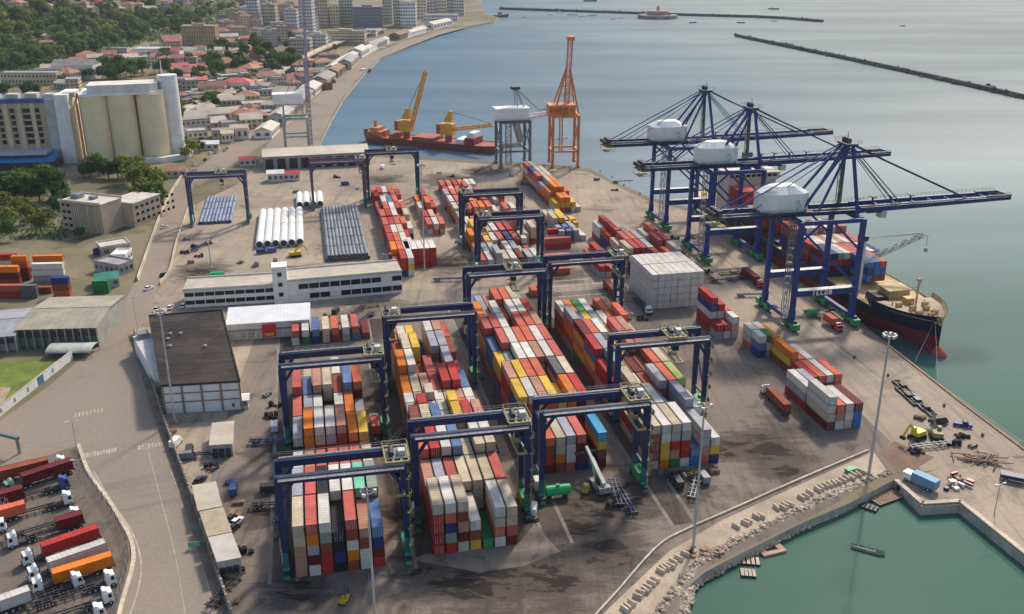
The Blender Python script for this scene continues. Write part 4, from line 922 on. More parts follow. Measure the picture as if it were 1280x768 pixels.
# superstructure far aft
mb = MB(); mb.box(-12, 12, 150, 163, 9.31, 26); mb.box(-13.4, 13.4, 149, 160, 26.01, 29); 
mb.build("superstructure", M("pinkish_white_paint", (0.68, 0.56, 0.48), rough=.6, var=.15, rust=.3), ship)
for k in range(9): f_ = MB(); f_.box(-12 + k * 2.7, -9.9 + k * 2.7, 148.85, 148.99, 27, 28.3); f_.build("window", glassm, ship)
mb = MB(); mb.tube((0, 158, 29.01), (0, 158, 37), 2.6, 10); mb.build("funnel", navy2, ship)
for k in range(6): f_ = MB(); f_.box(-11.6, 11.6, 34.6 + k * 21, 52 + k * 21, 9.31, 10.9); (f_.build("hatch_cover", M("dark_hatch", (0, 0, 0)), ship) if k else None)
def deck_stack(y, rows, L, z0=8.6, where="on the ship"):
    for j, s in enumerate(rows):
        for k, key in enumerate(s):
            tier = len(s) - 1 - k
            x = -11.6 + j * 2.6; p = W(214.5 + x, 84 + y, z0 + tier * CHT)
            lb = "topmost" if k == 0 else ("lowest" if tier == 0 else ORD[k] + " from top")
            vis = (k == 0, 1, 1 if j == 0 or tier >= len(rows[j - 1]) else 0, 1)
            put_box(p, R(YAW), L, key, f"{CC[key][0]} container {lb}, {ORD[j]} stack from quay, {where}", "containers on the ship's deck", vis)
deck_stack(43.5, ["", "", "", "", "BnB", "BBb", "pBb"], 12.19, 8.6, "beside the ship's crane")
deck_stack(56, ["mbn", "nbm", "vrn", "wrn", "ppn", "pnn", "pns", "wpn", "npn"], 12.19, 8.6, "ship bay behind crane post")
deck_stack(69, ["rbm", "wnn", "www", "fwp", "wpp", "fwp", "www", "pwn", "pwn"], 12.19, 8.6, "second ship bay behind crane")
deck_stack(82, ["pbnn", "mpnn", "wwnn", "wwnn", "pppn", "wwpn", "wwpn", "pppn", "fppn"], 12.19, 8.6, "third ship bay behind crane")
deck_stack(110, ["crbm", "cbrb", "crrb", "pcbr", "crrb", "ccbr"], 12.19, 8.6, "red ship bay amidships")
deck_stack(134, ["rrbrr", "rcrbr", "ccrbr", "crcbr", "crrbc"], 12.19, 8.6, "ship bay before bridge")
tie = MB(); tie.bar(W(214.5, 88, 8.5), W(198.8, 74, .4), .07); tie.bar(W(213, 86, 8.5), W(197.6, 60, .4), .07); tag(tie.build("mooring_line", M("rope", (0.5, 0.45, 0.36), rough=.9, var=.1)), "pale mooring ropes from the dark ship's bow to the quay", "rope")

# orange-red barge with two yellow deck cranes beyond the transit shed
def barge(label, a, b_, beam, hgt, hullm, cat="ship"):
    d = b_ - a; L = d.length; rot = math.atan2(d.y, d.x)
    t = thing("cargo_ship", label, cat, (a.x, a.y, SEA_Z), rot); mb = MB()
    st = [(0, .08, 3.2), (4, .5, 2.2), (10, .85, 1.0), (18, 1, 0), (L - 10, 1, 0), (L, .8, .3)]
    for s in (-1, 1):
        for (x0, w0, r0), (x1, w1, r1) in zip(st, st[1:]):
            p = [(x0 + 2 * (1 - x0 / 20 if x0 < 20 else 0), s * beam / 2 * w0 * .8, -2), (x1 + (2 * (1 - x1 / 20) if x1 < 20 else 0), s * beam / 2 * w1 * .8, -2), (x1, s * beam / 2 * w1, hgt + r1), (x0, s * beam / 2 * w0, hgt + r0)]
            mb.quad(p if s < 0 else p[::-1])
    mb.quad([(L, -beam * .32, -2), (L, beam * .32, -2), (L, beam * .4, hgt + .3), (L, -beam * .4, hgt + .3)])
    mb.build("hull", hullm, t)
    mb = MB(); mb.prism([(x, beam / 2 * w_ * .97) for x, w_, _ in st] + [(x, -beam / 2 * w_ * .97) for x, w_, _ in st[::-1]], hgt - .8, hgt - .4); mb.build("deck", M("red_deck", (0.36, 0.10, 0.05), rough=.8, var=.35, scale=.2, rust=.4), t)
    return t, L
a_, c_ = at(446, 184, 0), at(624, 200, 0); a_.y += 34; c_.y += 34
bg_, L = barge("orange and maroon cargo ship with two yellow deck cranes beyond the long shed", a_, c_, 18, 5.0, M("rust_red_hull", (0.20, 0.05, 0.035), rough=.6, var=.4, scale=.1, rust=.4))
mb = MB(); mb.box(6, 17, -6, 6, 4.4, 8.2); mb.box(8, 14, -5, 5, 8.21, 10.5); mb.box(9, 10.5, -1, 1, 10.51, 15); mb.box(18, 19, -3, 3, 4.4, 9); mb.build("fore_house", M("orange_house", (0.55, 0.20, 0.07), rough=.6, var=.3, scale=.3, rust=.4), bg_)
for x, boom, nm in ((34, (12, 0, 37), 0), (66, (30, -3, 5.5), 1)):
    mb = MB(); mb.tube((x, 0, 4.3), (x, 0, 9), 2.4, 12, 1); mb.box(x - 5, x + 4, -3, 3, 9.01, 16.5); mb.box(x - 8, x - 5.01, -2.6, 2.6, 9.5, 16, 1); mb.hexa([(x - 3, -2, 17.5), (x + 3, -2, 17.5), (x + 3, 2, 17.5), (x - 3, 2, 17.5), (x + 1, -1.5, 25), (x + 3, -1.5, 25), (x + 3, 1.5, 25), (x + 1, 1.5, 25)])
    lattice(mb, (x + 4, 0, 13), (x + 4 + boom[0], boom[1], 13 + boom[2]), 1.9, 14, .4)
    mb.bar((x + 2, 0, 24.5), (x + 4 + boom[0], boom[1], 13.6 + boom[2]), .25, .25, 2)
    mb.build("deck_crane", [M("crane_amber", (0.70, 0.34, 0.03), rough=.5, var=.25, scale=.4, rust=.2), M("red_brown_house", (0.35, 0.08, 0.04), rough=.6, var=.3), darksteel], bg_)
mb = MB(); mb.box(24, 29, -7, 7, 4.3, 7.6); mb.box(42, 58, -7.5, 7.5, 4.3, 7.2); mb.build("hatch", M("red_deck", (0, 0, 0)), bg_)
mb = MB(); mb.box(74, 80, -7, 7, 4.3, 7.6); mb.build("cargo_cover", white, bg_)
mb = MB(); mb.box(81, 88, -7, 7, 4.3, 9); mb.box(82, 87, -6, 6, 9.01, 12, 1); mb.build("aft_house", [M("wine_red_house", (0.25, 0.03, 0.04), rough=.6, var=.3), white], bg_)

# small craft
def boat(label, pos, L, w, rot, hm, dm, cabin=True, cat="boat", group=None, name="boat"):
    t = thing(name, label, cat, (pos.x, pos.y, SEA_Z), rot, group); mb = MB(); st = [(-.5, .75), (-.2, 1), (.15, 1), (.36, .65), (.5, .04)]
    h = max(.6, L * .09)
    for s in (-1, 1):
        for (x0, a), (x1, c) in zip(st, st[1:]):
            p = [(x0 * L, s * a * w * .38, -.2), (x1 * L * .97, s * c * w * .38, -.2), (x1 * L, s * c * w / 2, h + (.3 * h if x1 > .3 else 0)), (x0 * L, s * a * w / 2, h + (.3 * h if x0 > .3 else 0))]
            mb.quad(p if s < 0 else p[::-1]); q = [(x, y * .9, z - .05) for x, y, z in p]; mb.quad(q[::-1] if s < 0 else q, 0)
    mb.quad([(-.5 * L, -.28 * w, -.2), (-.5 * L, .28 * w, -.2), (-.5 * L, .375 * w, h), (-.5 * L, -.375 * w, h)])
    mb.build("hull", hm, t)
    mb = MB(); mb.prism([(x * L * .96, a * w * .44) for x, a in st] + [(x * L * .96, -a * w * .44) for x, a in st[::-1]], h * .45, h * .5); mb.build("deck", dm, t)
    if cabin: mb = MB(); mb.box(-.25 * L, .05 * L, -.28 * w, .28 * w, h * .5, h * 2.2); mb.build("cabin", white, t)
    else:
        for x in (-.3, -.05, .18): f_ = MB(); f_.box(x * L - .15, x * L + .15, -.4 * w, .4 * w, h * .75, h * .85); f_.build("thwart", dm, t)
    return t
boat("long narrow grey green skiff adrift in the green basin", at(1085, 689, SEA_Z), 7.6, 1.5, R(-28), M("skiff_grey", (0.34, 0.38, 0.28), rough=.7, var=.3, scale=1), M("skiff_inside", (0.16, 0.19, 0.13), rough=.8, var=.3), False)
woodm = M("weathered_wood", (0.30, 0.20, 0.13), rough=.9, var=.35, scale=1.2, fine=.3, fscale=4)
pinkwood = M("pinkish_wood", (0.46, 0.30, 0.22), rough=.9, var=.3, scale=1.2)
def raft(label, px, py, L, w, rot, kind, m, frame=False):
    p = at(px, py, SEA_Z); t = thing("raft", label, "raft", p, rot)
    if frame:
        for y in (-w / 2 + .6, w / 2 - .6): f_ = MB(); f_.box(-L / 2, L / 2, y - .6, y + .6, -.2, .55); f_.build("pontoon", m, t)
        for x in (-L / 2 + .8, L / 2 - .8): f_ = MB(); f_.box(x - .8, x + .8, -w / 2 + 1.2, w / 2 - 1.2, -.15, .6); f_.build("pontoon", m, t)
    else:
        for y in (-w / 2 + .4, w / 2 - .4): f_ = MB(); f_.tube((-L / 2, y, .1), (L / 2, y, .1), .35, 8); f_.build("float", darksteel, t)
        n = max(4, int(L / .9))
        for k in range(n): x = -L / 2 + (k + .5) * L / n; f_ = MB(); f_.box(x - .34, x + .34, -w / 2, w / 2, .46, .56); f_.build("plank", m, t)
    return t
raft("open pinkish timber frame raft at the foot of the stones", 963, 688, 6.2, 4.0, R(20), 0, pinkwood, True)
raft("tilted pale plank raft lowest of the floats by the stones", 935, 718, 3.4, 2.6, R(-8), 0, concrete2)
raft("pale plank raft next to the lowest one by the stones", 938, 703, 4.2, 2.8, R(-8), 0, concrete2)
raft("large dark timber raft in the inner corner of the basin", 1105, 622, 9.0, 5.4, R(28), 0, woodm)
raft("narrow dark raft beside the large one in the basin corner", 1082, 634, 6.0, 2.4, R(-38), 0, darksteel)
# breakwaters and what lies near them
rock_m = M("breakwater_rock", (0.06, 0.062, 0.06), rough=.9, var=.4, scale=.05, fine=.3, fscale=.3)
def breakwater(name, label, pts, w, hgt, seed):
    rg = random.Random(seed); mb = MB(); P = curve(pts, 10)
    for a, c in zip(P, P[1:]):
        d = (c - a); n_ = Vector((-d.y, d.x, 0)).normalized(); L_ = d.length
        mb.bar(a + Vector((0, 0, hgt * .25)), c + Vector((0, 0, hgt * .25)), w * .55, hgt * 1.4)
        for k in range(int(L_ / 2.6)):
            q = a + d * rg.random() + n_ * rg.gauss(0, w * .33); mb.rock((q.x, q.y, SEA_Z + hgt * rg.uniform(.1, .9)), rg.uniform(1.2, 2.8), 0, rg)
    return tag(mb.build(name, rock_m), label, "breakwater")
def S(*p): return [at(x, y, SEA_Z) for x, y in p]
breakwater("breakwater", "long dark stone breakwater slanting to the right edge of the sea", S((920, 46), (1040, 71), (1160, 97), (1290, 126)), 7, 4.2, 1)
breakwater("breakwater", "thin far breakwater crossing the bay below the top of the picture", S((625, 12), (740, 16), (860, 20), (960, 23), (1028, 28)), 12, 4.5, 2)
t = thing("fort", "low round sea fort standing before the far breakwater", "fort", at(822, 23, SEA_Z)); 
mb = MB(); mb.lathe([(36, -1), (35, 6), (0, 6.05)], 24); mb.build("rampart", M("fort_stone", (0.20, 0.15, 0.13), rough=.9, var=.4, scale=.05), t)
mb = MB(); mb.lathe([(19, 6.06), (18.5, 13), (0, 13.1)], 20); mb.build("wall", M("fort_wall", (0.42, 0.26, 0.22), rough=.9, var=.3, scale=.06), t)
mb = MB(); mb.box(-14, 22, -8, 8, 6.1, 9.5); mb.prism([(-14, -8), (22, -8), (22, 8), (-14, 8)], 9.5, 10.5); mb.build("roof", terracotta, t)
mb = MB(); mb.lathe([(3, 13.1), (2.6, 20), (0, 22)], 10); mb.build("turret", M("fort_wall", (0, 0, 0)), t)
far_ship, L = barge("dark small ship moored where the far breakwater meets the shore", at(636, 20, 0), at(616, 20, 0), 9, 3, darksteel)
mb = MB(); mb.box(12, 20, -3, 3, 2.3, 9); mb.build("wheelhouse", M("fort_wall", (0, 0, 0)), far_ship)
for k, (px, py, L_) in enumerate(((700, 17, 16), (716, 19, 20), (741, 20, 22), (728, 21, 14), (767, 24, 12), (776, 23, 12), (688, 19, 12), (968, 27, 14), (655, 22, 14), (866, 29, 14), (926, 29, 14), (738, 2, 30), (967, 12, 22), (1128, 33, 10))):
    lb = ["small white motor boat left of the central moored group", "white yacht in the central moored group", "largest white yacht in the central moored group", "white launch low in the central moored group", "white launch rightmost of the moored group", "white tender beside the rightmost moored launch", "white boat leftmost of the moored group",
          "white boat under the tip of the far breakwater", "pale boat nearest the city shore", "small dark launch right of the fort", "small dark launch midway between fort and breakwater tip", "dark ship far out beyond the breakwater", "dark trawler beyond the breakwater tip", "lone tiny boat in the open sea right of the breakwater"][k]
    dk = k in (9, 10, 11, 12, 13)
    boat(lb, at(px, py, SEA_Z), L_, L_ * .3, R(random.uniform(-30, 30)), darksteel if dk else white, darksteel if dk else palesteel, True, "boat", "boats in the bay")
boat("brown fishing boat moored along the wharf wall", at(456, 91, SEA_Z), 22, 6, R(60), darksteel, woodm, True)
boat("dark small boat moored farther along the wharf wall", at(481, 63, SEA_Z), 18, 5, R(50), darksteel, woodm, True)
# ================================================================== BUILDINGS
def height_to(p, py):
    lo, hi = 0.0, 300.0
    for _ in range(40):
        m = (lo + hi) / 2
        if pix((p.x, p.y, p.z + m))[1] > py: lo = m
        else: hi = m
    return lo
USED = {}
farwin = M('grey_window', (0.085, 0.09, 0.095), rough=.3, var=.6, scale=.3, spec=.4)
def uniq(label):
    n = USED.get(label, 0); USED[label] = n + 1
    return label
NAMED = []    # (object, base label, x) for look-alikes told apart by their order
def later_label(o, base): NAMED.append((o, base))
def settle_labels():
    by = {}
    for o, b_ in NAMED: by.setdefault(b_, []).append(o)
    for b_, os_ in by.items():
        if len(os_) == 1: os_[0]["label"] = b_; continue
        os_.sort(key=lambda o: pix(o.location)[0])
        for k, o in enumerate(os_):
            w = "leftmost" if k == 0 else ("rightmost" if k == len(os_) - 1 else (ORD[k] + " from left" if k < 12 else f"{k + 1}th from left"))
            o["label"] = f"{b_}, {w}" + (" of these" if len(b_.split()) < 9 else "")
def windows_grid(mb, w, z0, z1, y, cols, rows, fw=.55, fh=.5, m=0, axis='x', x0=None):
    x0 = -w / 2 if x0 is None else x0
    for r_ in range(rows):
        for c_ in range(cols):
            cx = x0 + (c_ + .5) * w / cols; cz = z0 + (r_ + .5) * (z1 - z0) / rows; a = fw * w / cols / 2; b_ = fh * (z1 - z0) / rows / 2
            if axis == 'x': mb.box(cx - a, cx + a, y - .12, y + .05, cz - b_, cz + b_, m)
            else: mb.box(y - .05, y + .12, cx - a, cx + a, cz - b_, cz + b_, m)
def simple_building(name, label, p, w, d, h, rot, wall, roof, kind='flat', cols=4, rows=2, cat="building", group=None, auto=False, fw=.5, fh=.45):
    """front middle of the base at p; front faces local -y"""
    t = thing(name, label, cat, p, rot, group)
    if auto: later_label(t, label)
    mb = MB(); mb.box(-w / 2, w / 2, 0, d, -1.5, h); mb.build("wall", wall, t)
    mb = MB()
    if kind == 'flat':
        mb.box(-w / 2 - .15, w / 2 + .15, -.15, d + .15, h + .002, h + .3)
        for a in (0, 1): mb.box(-w / 2 - .15, w / 2 + .15, (-.16 if a == 0 else d - .15), (.15 if a == 0 else d + .16), h + .3, h + .9)
        for a in (-1, 1): mb.box(a * w / 2 - .15, a * w / 2 + .15, .16, d - .16, h + .3, h + .9)
    elif kind == 'gable':
        e, rz = .5, h + min(w, d) * .22
        mb.quad([(-w / 2 - e, -e, h), (w / 2 + e, -e, h), (w / 2 + e, d / 2, rz), (-w / 2 - e, d / 2, rz)]); mb.quad([(w / 2 + e, d + e, h), (-w / 2 - e, d + e, h), (-w / 2 - e, d / 2, rz), (w / 2 + e, d / 2, rz)])
        for s in (-1, 1):
            f = [(s * w / 2, 0, h - .01), (s * w / 2, d, h - .01), (s * w / 2, d / 2, rz - .1)]; mb.quad(f if s > 0 else f[::-1])
    else:
        e, rz = .5, h + min(w, d) * .24; q = min(w, d) / 2
        a, b_ = [(-w / 2 - e, -e, h), (w / 2 + e, -e, h), (w / 2 + e, d + e, h), (-w / 2 - e, d + e, h)], None
        if w >= d: r0, r1 = (-w / 2 + q, d / 2, rz), (w / 2 - q, d / 2, rz); fs = [(a[0], a[1], r1, r0), (a[1], a[2], r1), (a[2], a[3], r0, r1), (a[3], a[0], r0)]
        else: r0, r1 = (0, q, rz), (0, d - q, rz); fs = [(a[0], a[1], r0), (a[1], a[2], r1, r0), (a[2], a[3], r1), (a[3], a[0], r0, r1)]
        for f in fs: mb.quad(f)
    mb.build("roof", roof, t)
    if cols and rows:
        mb = MB(); windows_grid(mb, w, .4, h, -.02, cols, rows, fw, fh)
        windows_grid(mb, d, .4, h, w / 2 - .02, max(1, int(cols * d / w)), rows, fw, fh, 0, 'y', 0); windows_grid(mb, d, .4, h, -w / 2 - .02, max(1, int(cols * d / w)), rows, fw, fh, 0, 'y', 0)
        o = mb.build("windows", farwin, t); stuff(o)
    if kind == 'flat' and h > 14:
        mb = MB(); mb.box(-w * .2, w * .15, d * .3, d * .6, h + .31, h + 3.2); mb.build("roof_hut", wall, t)
    return t
def hz(x, y):
    a = max(0, min(1, (-x - 560 - 40 * math.sin(y * .006)) / 150)); c = max(0, min(1, (y - 960) / 160))
    a = a * a * (3 - 2 * a); c = c * c * (3 - 2 * c)
    return 62 * a * c + (6 * math.sin(x * .03) * math.cos(y * .021) * a * c)
def at_hill(px, py):
    o = Vector((0, 0, CAM_H)); d = at(px, py, 0) - o
    if py < -40: return at(px, py)
    for k in range(300, 4000):
        q = o + d * (k / 1000.0)
        if q.z <= hz(q.x, q.y): return Vector((q.x, q.y, hz(q.x, q.y)))
    return at(px, py)
# hill
hillm = ground_mat("hill_earth", (0.10, 0.11, 0.04), (0.17, 0.14, 0.08), (0.26, 0.19, 0.12), 0.012, 0.03, 0.5, tyre=False)
mb = MB(); nx, ny = 60, 70; X0, X1, Y0, Y1 = -1600, -520, 900, 3300
for j in range(ny + 1):
    for i in range(nx + 1):
        x, y = X0 + (X1 - X0) * i / nx, Y0 + (Y1 - Y0) * j / ny; z = hz(x, y); mb.v.append((x, y, z - (.6 if z < .5 else 0)))
for j in range(ny):
    for i in range(nx): a = j * (nx + 1) + i; mb.f.append((a, a + 1, a + nx + 2, a + nx + 1)); mb.m.append(0)
struct(mb.build("hill", hillm, smooth=True))

# trees -------------------------------------------------------------
def leafmat(name, col, **kw):
    m = M(name, col, **kw); n, l = m.node_tree.nodes, m.node_tree.links; b = n["Principled BSDF"]; out = n["Material Output"]
    tr = n.new("ShaderNodeBsdfTranslucent"); mx = n.new("ShaderNodeMixShader"); mx.inputs[0].default_value = 0.5
    l.new(b.inputs["Base Color"].links[0].from_socket, tr.inputs[0]); l.new(b.outputs[0], mx.inputs[1]); l.new(tr.outputs[0], mx.inputs[2]); l.new(mx.outputs[0], out.inputs[0]); return m
leafms = []
for k, c_ in enumerate(((0.072, 0.140, 0.028), (0.100, 0.170, 0.030), (0.050, 0.105, 0.034), (0.170, 0.200, 0.032))):
    leafms.append(leafmat(f"leaves_{['mid', 'light', 'dark', 'lime'][k]}", c_, rough=.75, var=.35, scale=.5, rnd=.25, spec=.25))
def crown_mesh(seed, H, Rr, nl, nleaf, mat, size=.75):
    rg = random.Random(seed); mb = MB(); lobes = []
    for k in range(nl):
        a = rg.uniform(0, 6.28); q = Rr * math.sqrt(rg.random()) * .72; lobes.append((q * math.cos(a), q * math.sin(a), H * rg.uniform(.42, .82), Rr * rg.uniform(.34, .58)))
    lobes.append((0, 0, H * .78, Rr * .5))
    for k in range(nleaf):
        lx, ly, lz, lr = rg.choice(lobes)
        d = Vector((rg.gauss(0, 1), rg.gauss(0, 1), rg.gauss(.15, .9))).normalized(); q = lr * (rg.random() ** .35)
        c = Vector((lx, ly, lz)) + Vector((d.x * q, d.y * q, d.z * q * .8))
        n_ = (d + Vector((rg.uniform(-.7, .7), rg.uniform(-.7, .7), rg.uniform(-.3, .9)))).normalized(); a = n_.orthogonal().normalized(); b_ = n_.cross(a); an = rg.uniform(0, 6.28)
        a, b_ = a * math.cos(an) + b_ * math.sin(an), b_ * math.cos(an) - a * math.sin(an); s = size * rg.uniform(.55, 1.25)
        mb.quad([c - a * s - b_ * s * .5, c + b_ * s * .7 - a * s * .1, c + a * s, c - b_ * s * .7 + a * s * .2])
    return mb.mesh("crown", mat), lobes
def trunk_mesh(H, lobes, r_):
    mb = MB(); top = Vector((0, 0, H * .45)); mb.tube((0, 0, -.6), top, r_, 7, 0, r_ * .6)
    for lx, ly, lz, lr in lobes[:6]: mb.tube(top + Vector((0, 0, -.4)), (lx * .85, ly * .85, lz), r_ * .45, 5, 0, r_ * .12)
    return mb.mesh("trunk", bark)
TREES = []
for k in range(8):
    H = (9.5, 12, 8, 14, 10.5, 7, 11, 9)[k]; Rr = (4.6, 5.6, 4.2, 6.2, 5.2, 3.4, 3.8, 5.0)[k]
    c_, lb = crown_mesh(50 + k, H, Rr, 7 + k % 4, 620 if k < 4 else 420, leafms[k % 4], .85)
    TREES.append((c_, trunk_mesh(H, lb, .32), H))
def tree(p, k, sc_, label, group, rg, auto=False, thin=False):
    t = thing("tree", label, "tree", p, rg.uniform(0, 6.28), group); t.scale = (sc_ * rg.uniform(.9, 1.1), sc_ * rg.uniform(.9, 1.1), sc_ * rg.uniform(.85, 1.15))
    inst("crown", TREES[k][0], t); inst("trunk", TREES[k][1], t)
    if auto: later_label(t, label)
    return t
rg = random.Random(4)
TONE = ["mid green", "fresh green", "dark green", "lime green", "mid green", "fresh green", "dark green", "lime green"]
def sized(s): return "large" if s > 1.75 else ("mid sized" if s > 1.3 else "small")
for px, py, k, s in ((32, 250, 1, 1.5), (18, 254, 0, 1.4), (50, 252, 2, 1.7), (66, 250, 1, 1.5), (80, 250, 2, 1.5), (8, 240, 0, 1.1), (74, 266, 2, 1.1), (84, 258, 0, 1.1), (40, 238, 2, 1.3), (60, 238, 0, 1.3), (26, 240, 1, 1.2)):
    tree(at(px, py), k, s, f"{sized(s)} {TONE[k]} tree left of the beige office block", "trees left of the office block", rg, True)
for px, py, k, s in ((113, 222, 0, 1.2), (124, 222, 1, 1.2), (136, 224, 2, 1.4), (148, 224, 2, 1.5), (160, 228, 3, 1.2), (172, 232, 3, 1.4), (178, 245, 3, 1.5), (187, 256, 3, 1.5), (193, 266, 1, 1.2), (181, 264, 3, 1.2), (197, 250, 0, 1.1), (168, 222, 1, 1.1), (200, 236, 3, .9), (186, 238, 1, 1.2), (104, 222, 2, 1.0)):
    tree(at(px, py), k, s, f"{sized(s)} {TONE[k]} tree between office block and silos", "trees behind the office block", rg, True)
for px, py, k, s in ((10, 285, 3, .9), (36, 280, 3, .8), (5, 268, 3, .9), (52, 292, 3, .8), (100, 298, 0, .6), (240, 195, 3, .8), (250, 190, 0, .9), (232, 200, 3, .7), (25, 272, 3, .8), (60, 280, 0, .8), (14, 300, 1, .8), (44, 272, 0, .8)):
    tree(at(px, py), k, s, f"small {TONE[k]} tree in the verge by the depot", "small verge trees", rg, True)
def side(px, cuts, names):
    for c, n_ in zip(cuts, names):
        if px < c: return n_
    return names[-1]
for k in range(52):      # the park by the coast road
    px = rg.uniform(258, 376); py = 58 + rg.uniform(0, 40) - max(0, (px - 320)) * .12
    kk, s = rg.choice((0, 1, 2, 2, 2, 4, 6)), rg.uniform(1.1, 1.9)
    tree(at(px, py), kk, s, f"{sized(s)} {TONE[kk]} tree in {side(py, (72, 84), ('rear', 'middle', 'front'))} part of the park", "trees in the park", rg, True)
for k in range(30):
    px = rg.uniform(225, 420); py = 152 - (px - 225) * .43 + rg.uniform(-12, 4)
    kk, s = rg.choice((0, 2, 3, 5)), rg.uniform(.6, 1.1)
    tree(at(px, py), kk, s, f"small {TONE[kk]} street tree on coast road {side(px, (270, 330), ('beside the silos', 'by the park', 'toward the city'))}", "street trees along the coast road", rg, True)
for k in range(42):
    px = rg.uniform(130, 310); py = rg.uniform(74, 118) - (px - 150) * .1
    kk, s = rg.choice((0, 1, 2, 2, 4)), rg.uniform(.9, 1.6)
    tree(at(px, py), kk, s, f"{sized(s)} {TONE[kk]} tree among the roofs {side(px, (180, 225, 265), ('behind the silos', 'behind the silo tower', 'below the tan block', 'beside the pink roofs'))}", "trees among the town roofs", rg, True)
for px, py, s in ((40, 118, 1.5), (33, 120, 1.2), (47, 120, 1.2), (10, 118, 1.2), (3, 122, 1.4), (120, 96, 1.5), (128, 100, 1.6), (136, 98, 1.4), (150, 96, 1.5), (158, 94, 1.5), (168, 96, 1.5), (178, 94, 1.4), (76, 108, .9), (112, 100, 1.3), (144, 99, 1.4), (164, 99, 1.3)):
    tree(at(px, py), rg.choice((1, 2, 4)), s, "dark tree standing behind the mill and silos", "trees behind the mill", rg, True)
n_ = 0
WOOD = MB()
while n_ < 260:          # the wooded slope
    px = rg.uniform(-8, 330); py = rg.uniform(2, 92)
    if py > 94 - px * .22: continue
    if py < 20 and rg.random() < .75: continue
    if 50 < px < 72 and 38 < py < 78: continue
    if 5 < px < 62 and 44 < py < 58 and rg.random() < .7: continue
    p = at_hill(px, py); kk, s = rg.choice((0, 0, 1, 2, 2, 4, 6, 3)), rg.uniform(1.2, 2.1)
    if n_ < 92:
        tree(p, kk, s, f"{sized(s)} {TONE[kk]} tree on {side(py, (25, 50), ('upper', 'middle', 'lower'))} slope {side(px, (50, 110, 190, 260), ('far left', 'above the mill', 'above the silos', 'above the tan block', 'above the park'))}", "trees in the hillside wood", rg, True)
    else:
        me = TREES[kk][0]; i_ = len(WOOD.v); an = rg.uniform(0, 6.28); ca, sa = math.cos(an) * s, math.sin(an) * s
        WOOD.v += [(p.x + ca * v.co.x - sa * v.co.y, p.y + sa * v.co.x + ca * v.co.y, p.z + v.co.z * s) for v in me.vertices]
        WOOD.f += [tuple(i_ + q for q in f.vertices) for f in me.polygons]; WOOD.m += [kk % 4] * len(me.polygons)
    n_ += 1
o = stuff(WOOD.build('woodland', leafms)); o['label'] = 'mass of green trees filling the wooded hill slope'
for k in range(22):
    px = rg.uniform(214, 318); py = 176 - (px - 214) * .62 + rg.uniform(-30, -4)
    kk, s = rg.choice((0, 1, 2, 3, 5)), rg.uniform(.7, 1.2)
    tree(at(px, py), kk, s, f"{sized(s)} {TONE[kk]} tree among the low sheds {side(px, (250, 285), ('right of the silo tower', 'between silos and park', 'below the pink roofs'))}", "trees among the low sheds", rg, True)
# undergrowth between the trees
mb = MB()
for k in range(6500):
    px = rg.uniform(-15, 335); py = rg.uniform(1, 93)
    if py > 95 - px * .22: continue
    p = at_hill(px, py); r_ = rg.uniform(1.6, 4.2)
    for q in range(5):
        c = p + Vector((rg.gauss(0, 2), rg.gauss(0, 2), rg.uniform(.2, 3.2))); n1 = Vector((rg.uniform(-1, 1), rg.uniform(-1, 1), rg.uniform(.1, 1))).normalized(); a = n1.orthogonal().normalized() * r_ * .6; b_ = n1.cross(a)
        mb.quad([c - a - b_ * .4, c + b_ * .7, c + a, c - b_ * .7], k % 3)
o = stuff(mb.build("undergrowth", leafms[:3])); o["label"] = "dense bushes and undergrowth covering the hill slope"
mb = MB()
for k in range(5200):
    px = rg.uniform(0, 84 if k % 2 else 330); py = rg.uniform(205, 300) if k % 2 else rg.uniform(90, 200)
    if py > 200 and (px > 84 and px < 245): continue
    if py < 200 and px > 215 + (200 - py) * 1.1: continue
    p = at(px, py); r_ = rg.uniform(.3, .9) * (1.9 if py < 200 else 1.0)
    c = p + Vector((0, 0, rg.uniform(.1, .9))); n1 = Vector((rg.uniform(-1, 1), rg.uniform(-1, 1), rg.uniform(.2, 1))).normalized(); a = n1.orthogonal().normalized() * r_; b_ = n1.cross(a)
    mb.quad([c - a - b_ * .4, c + b_ * .7, c + a, c - b_ * .7], k % 2)
o = stuff(mb.build("scrub", [leafms[3], leafms[0]])); o["label"] = "low scrub on the waste ground by the town"

# town houses ----------------------------------------------------------
wallset = [("white", offwhite), ("cream", cream), ("beige", beige), ("pinkish", M("pinkish_wall", (0.52, 0.34, 0.27), rough=.85, var=.2, rnd=.15)), ("grey", M("grey_wall", (0.42, 0.40, 0.37), rough=.85, var=.2, rnd=.2))]
roofset = [("terracotta", terracotta, 'hip'), ("red tiled", pinkroof, 'gable'), ("grey flat", greyroof, 'flat'), ("terracotta", terracotta, 'gable'), ("pale sheet", beigeroof, 'gable')]
spots = []
def scatter_houses(n, box, where, group, hill=False, size=(9, 20), hh=(4, 9), cond=None, mind=7, roofw=None):
    tries = 0; c = 0
    while c < n and tries < n * 60:
        tries += 1; px, py = rg.uniform(box[0], box[2]), rg.uniform(box[1], box[3])
        if cond and not cond(px, py): continue
        if any(abs(px - a) < mind * 1.4 and abs(py - b_) < mind * .55 for a, b_ in spots): continue
        p = at_hill(px, py) if hill else at(px, py); spots.append((px, py)); c += 1
        wn_, wm_ = rg.choice(wallset); rn, rm, rk = rg.choice(roofw or roofset)
        w, d, h = rg.uniform(*size), rg.uniform(size[0], size[1] * .8), rg.uniform(*hh)
        simple_building("house", f"{wn_} house with {rn} roof {where}", p, w, d, h, R(rg.choice((12, 20, -15, 35)) + rg.uniform(-6, 6)), wm_, rm, rk, max(2, int(w / 3.2)), max(1, int(h / 3.2)), "house", group, True)
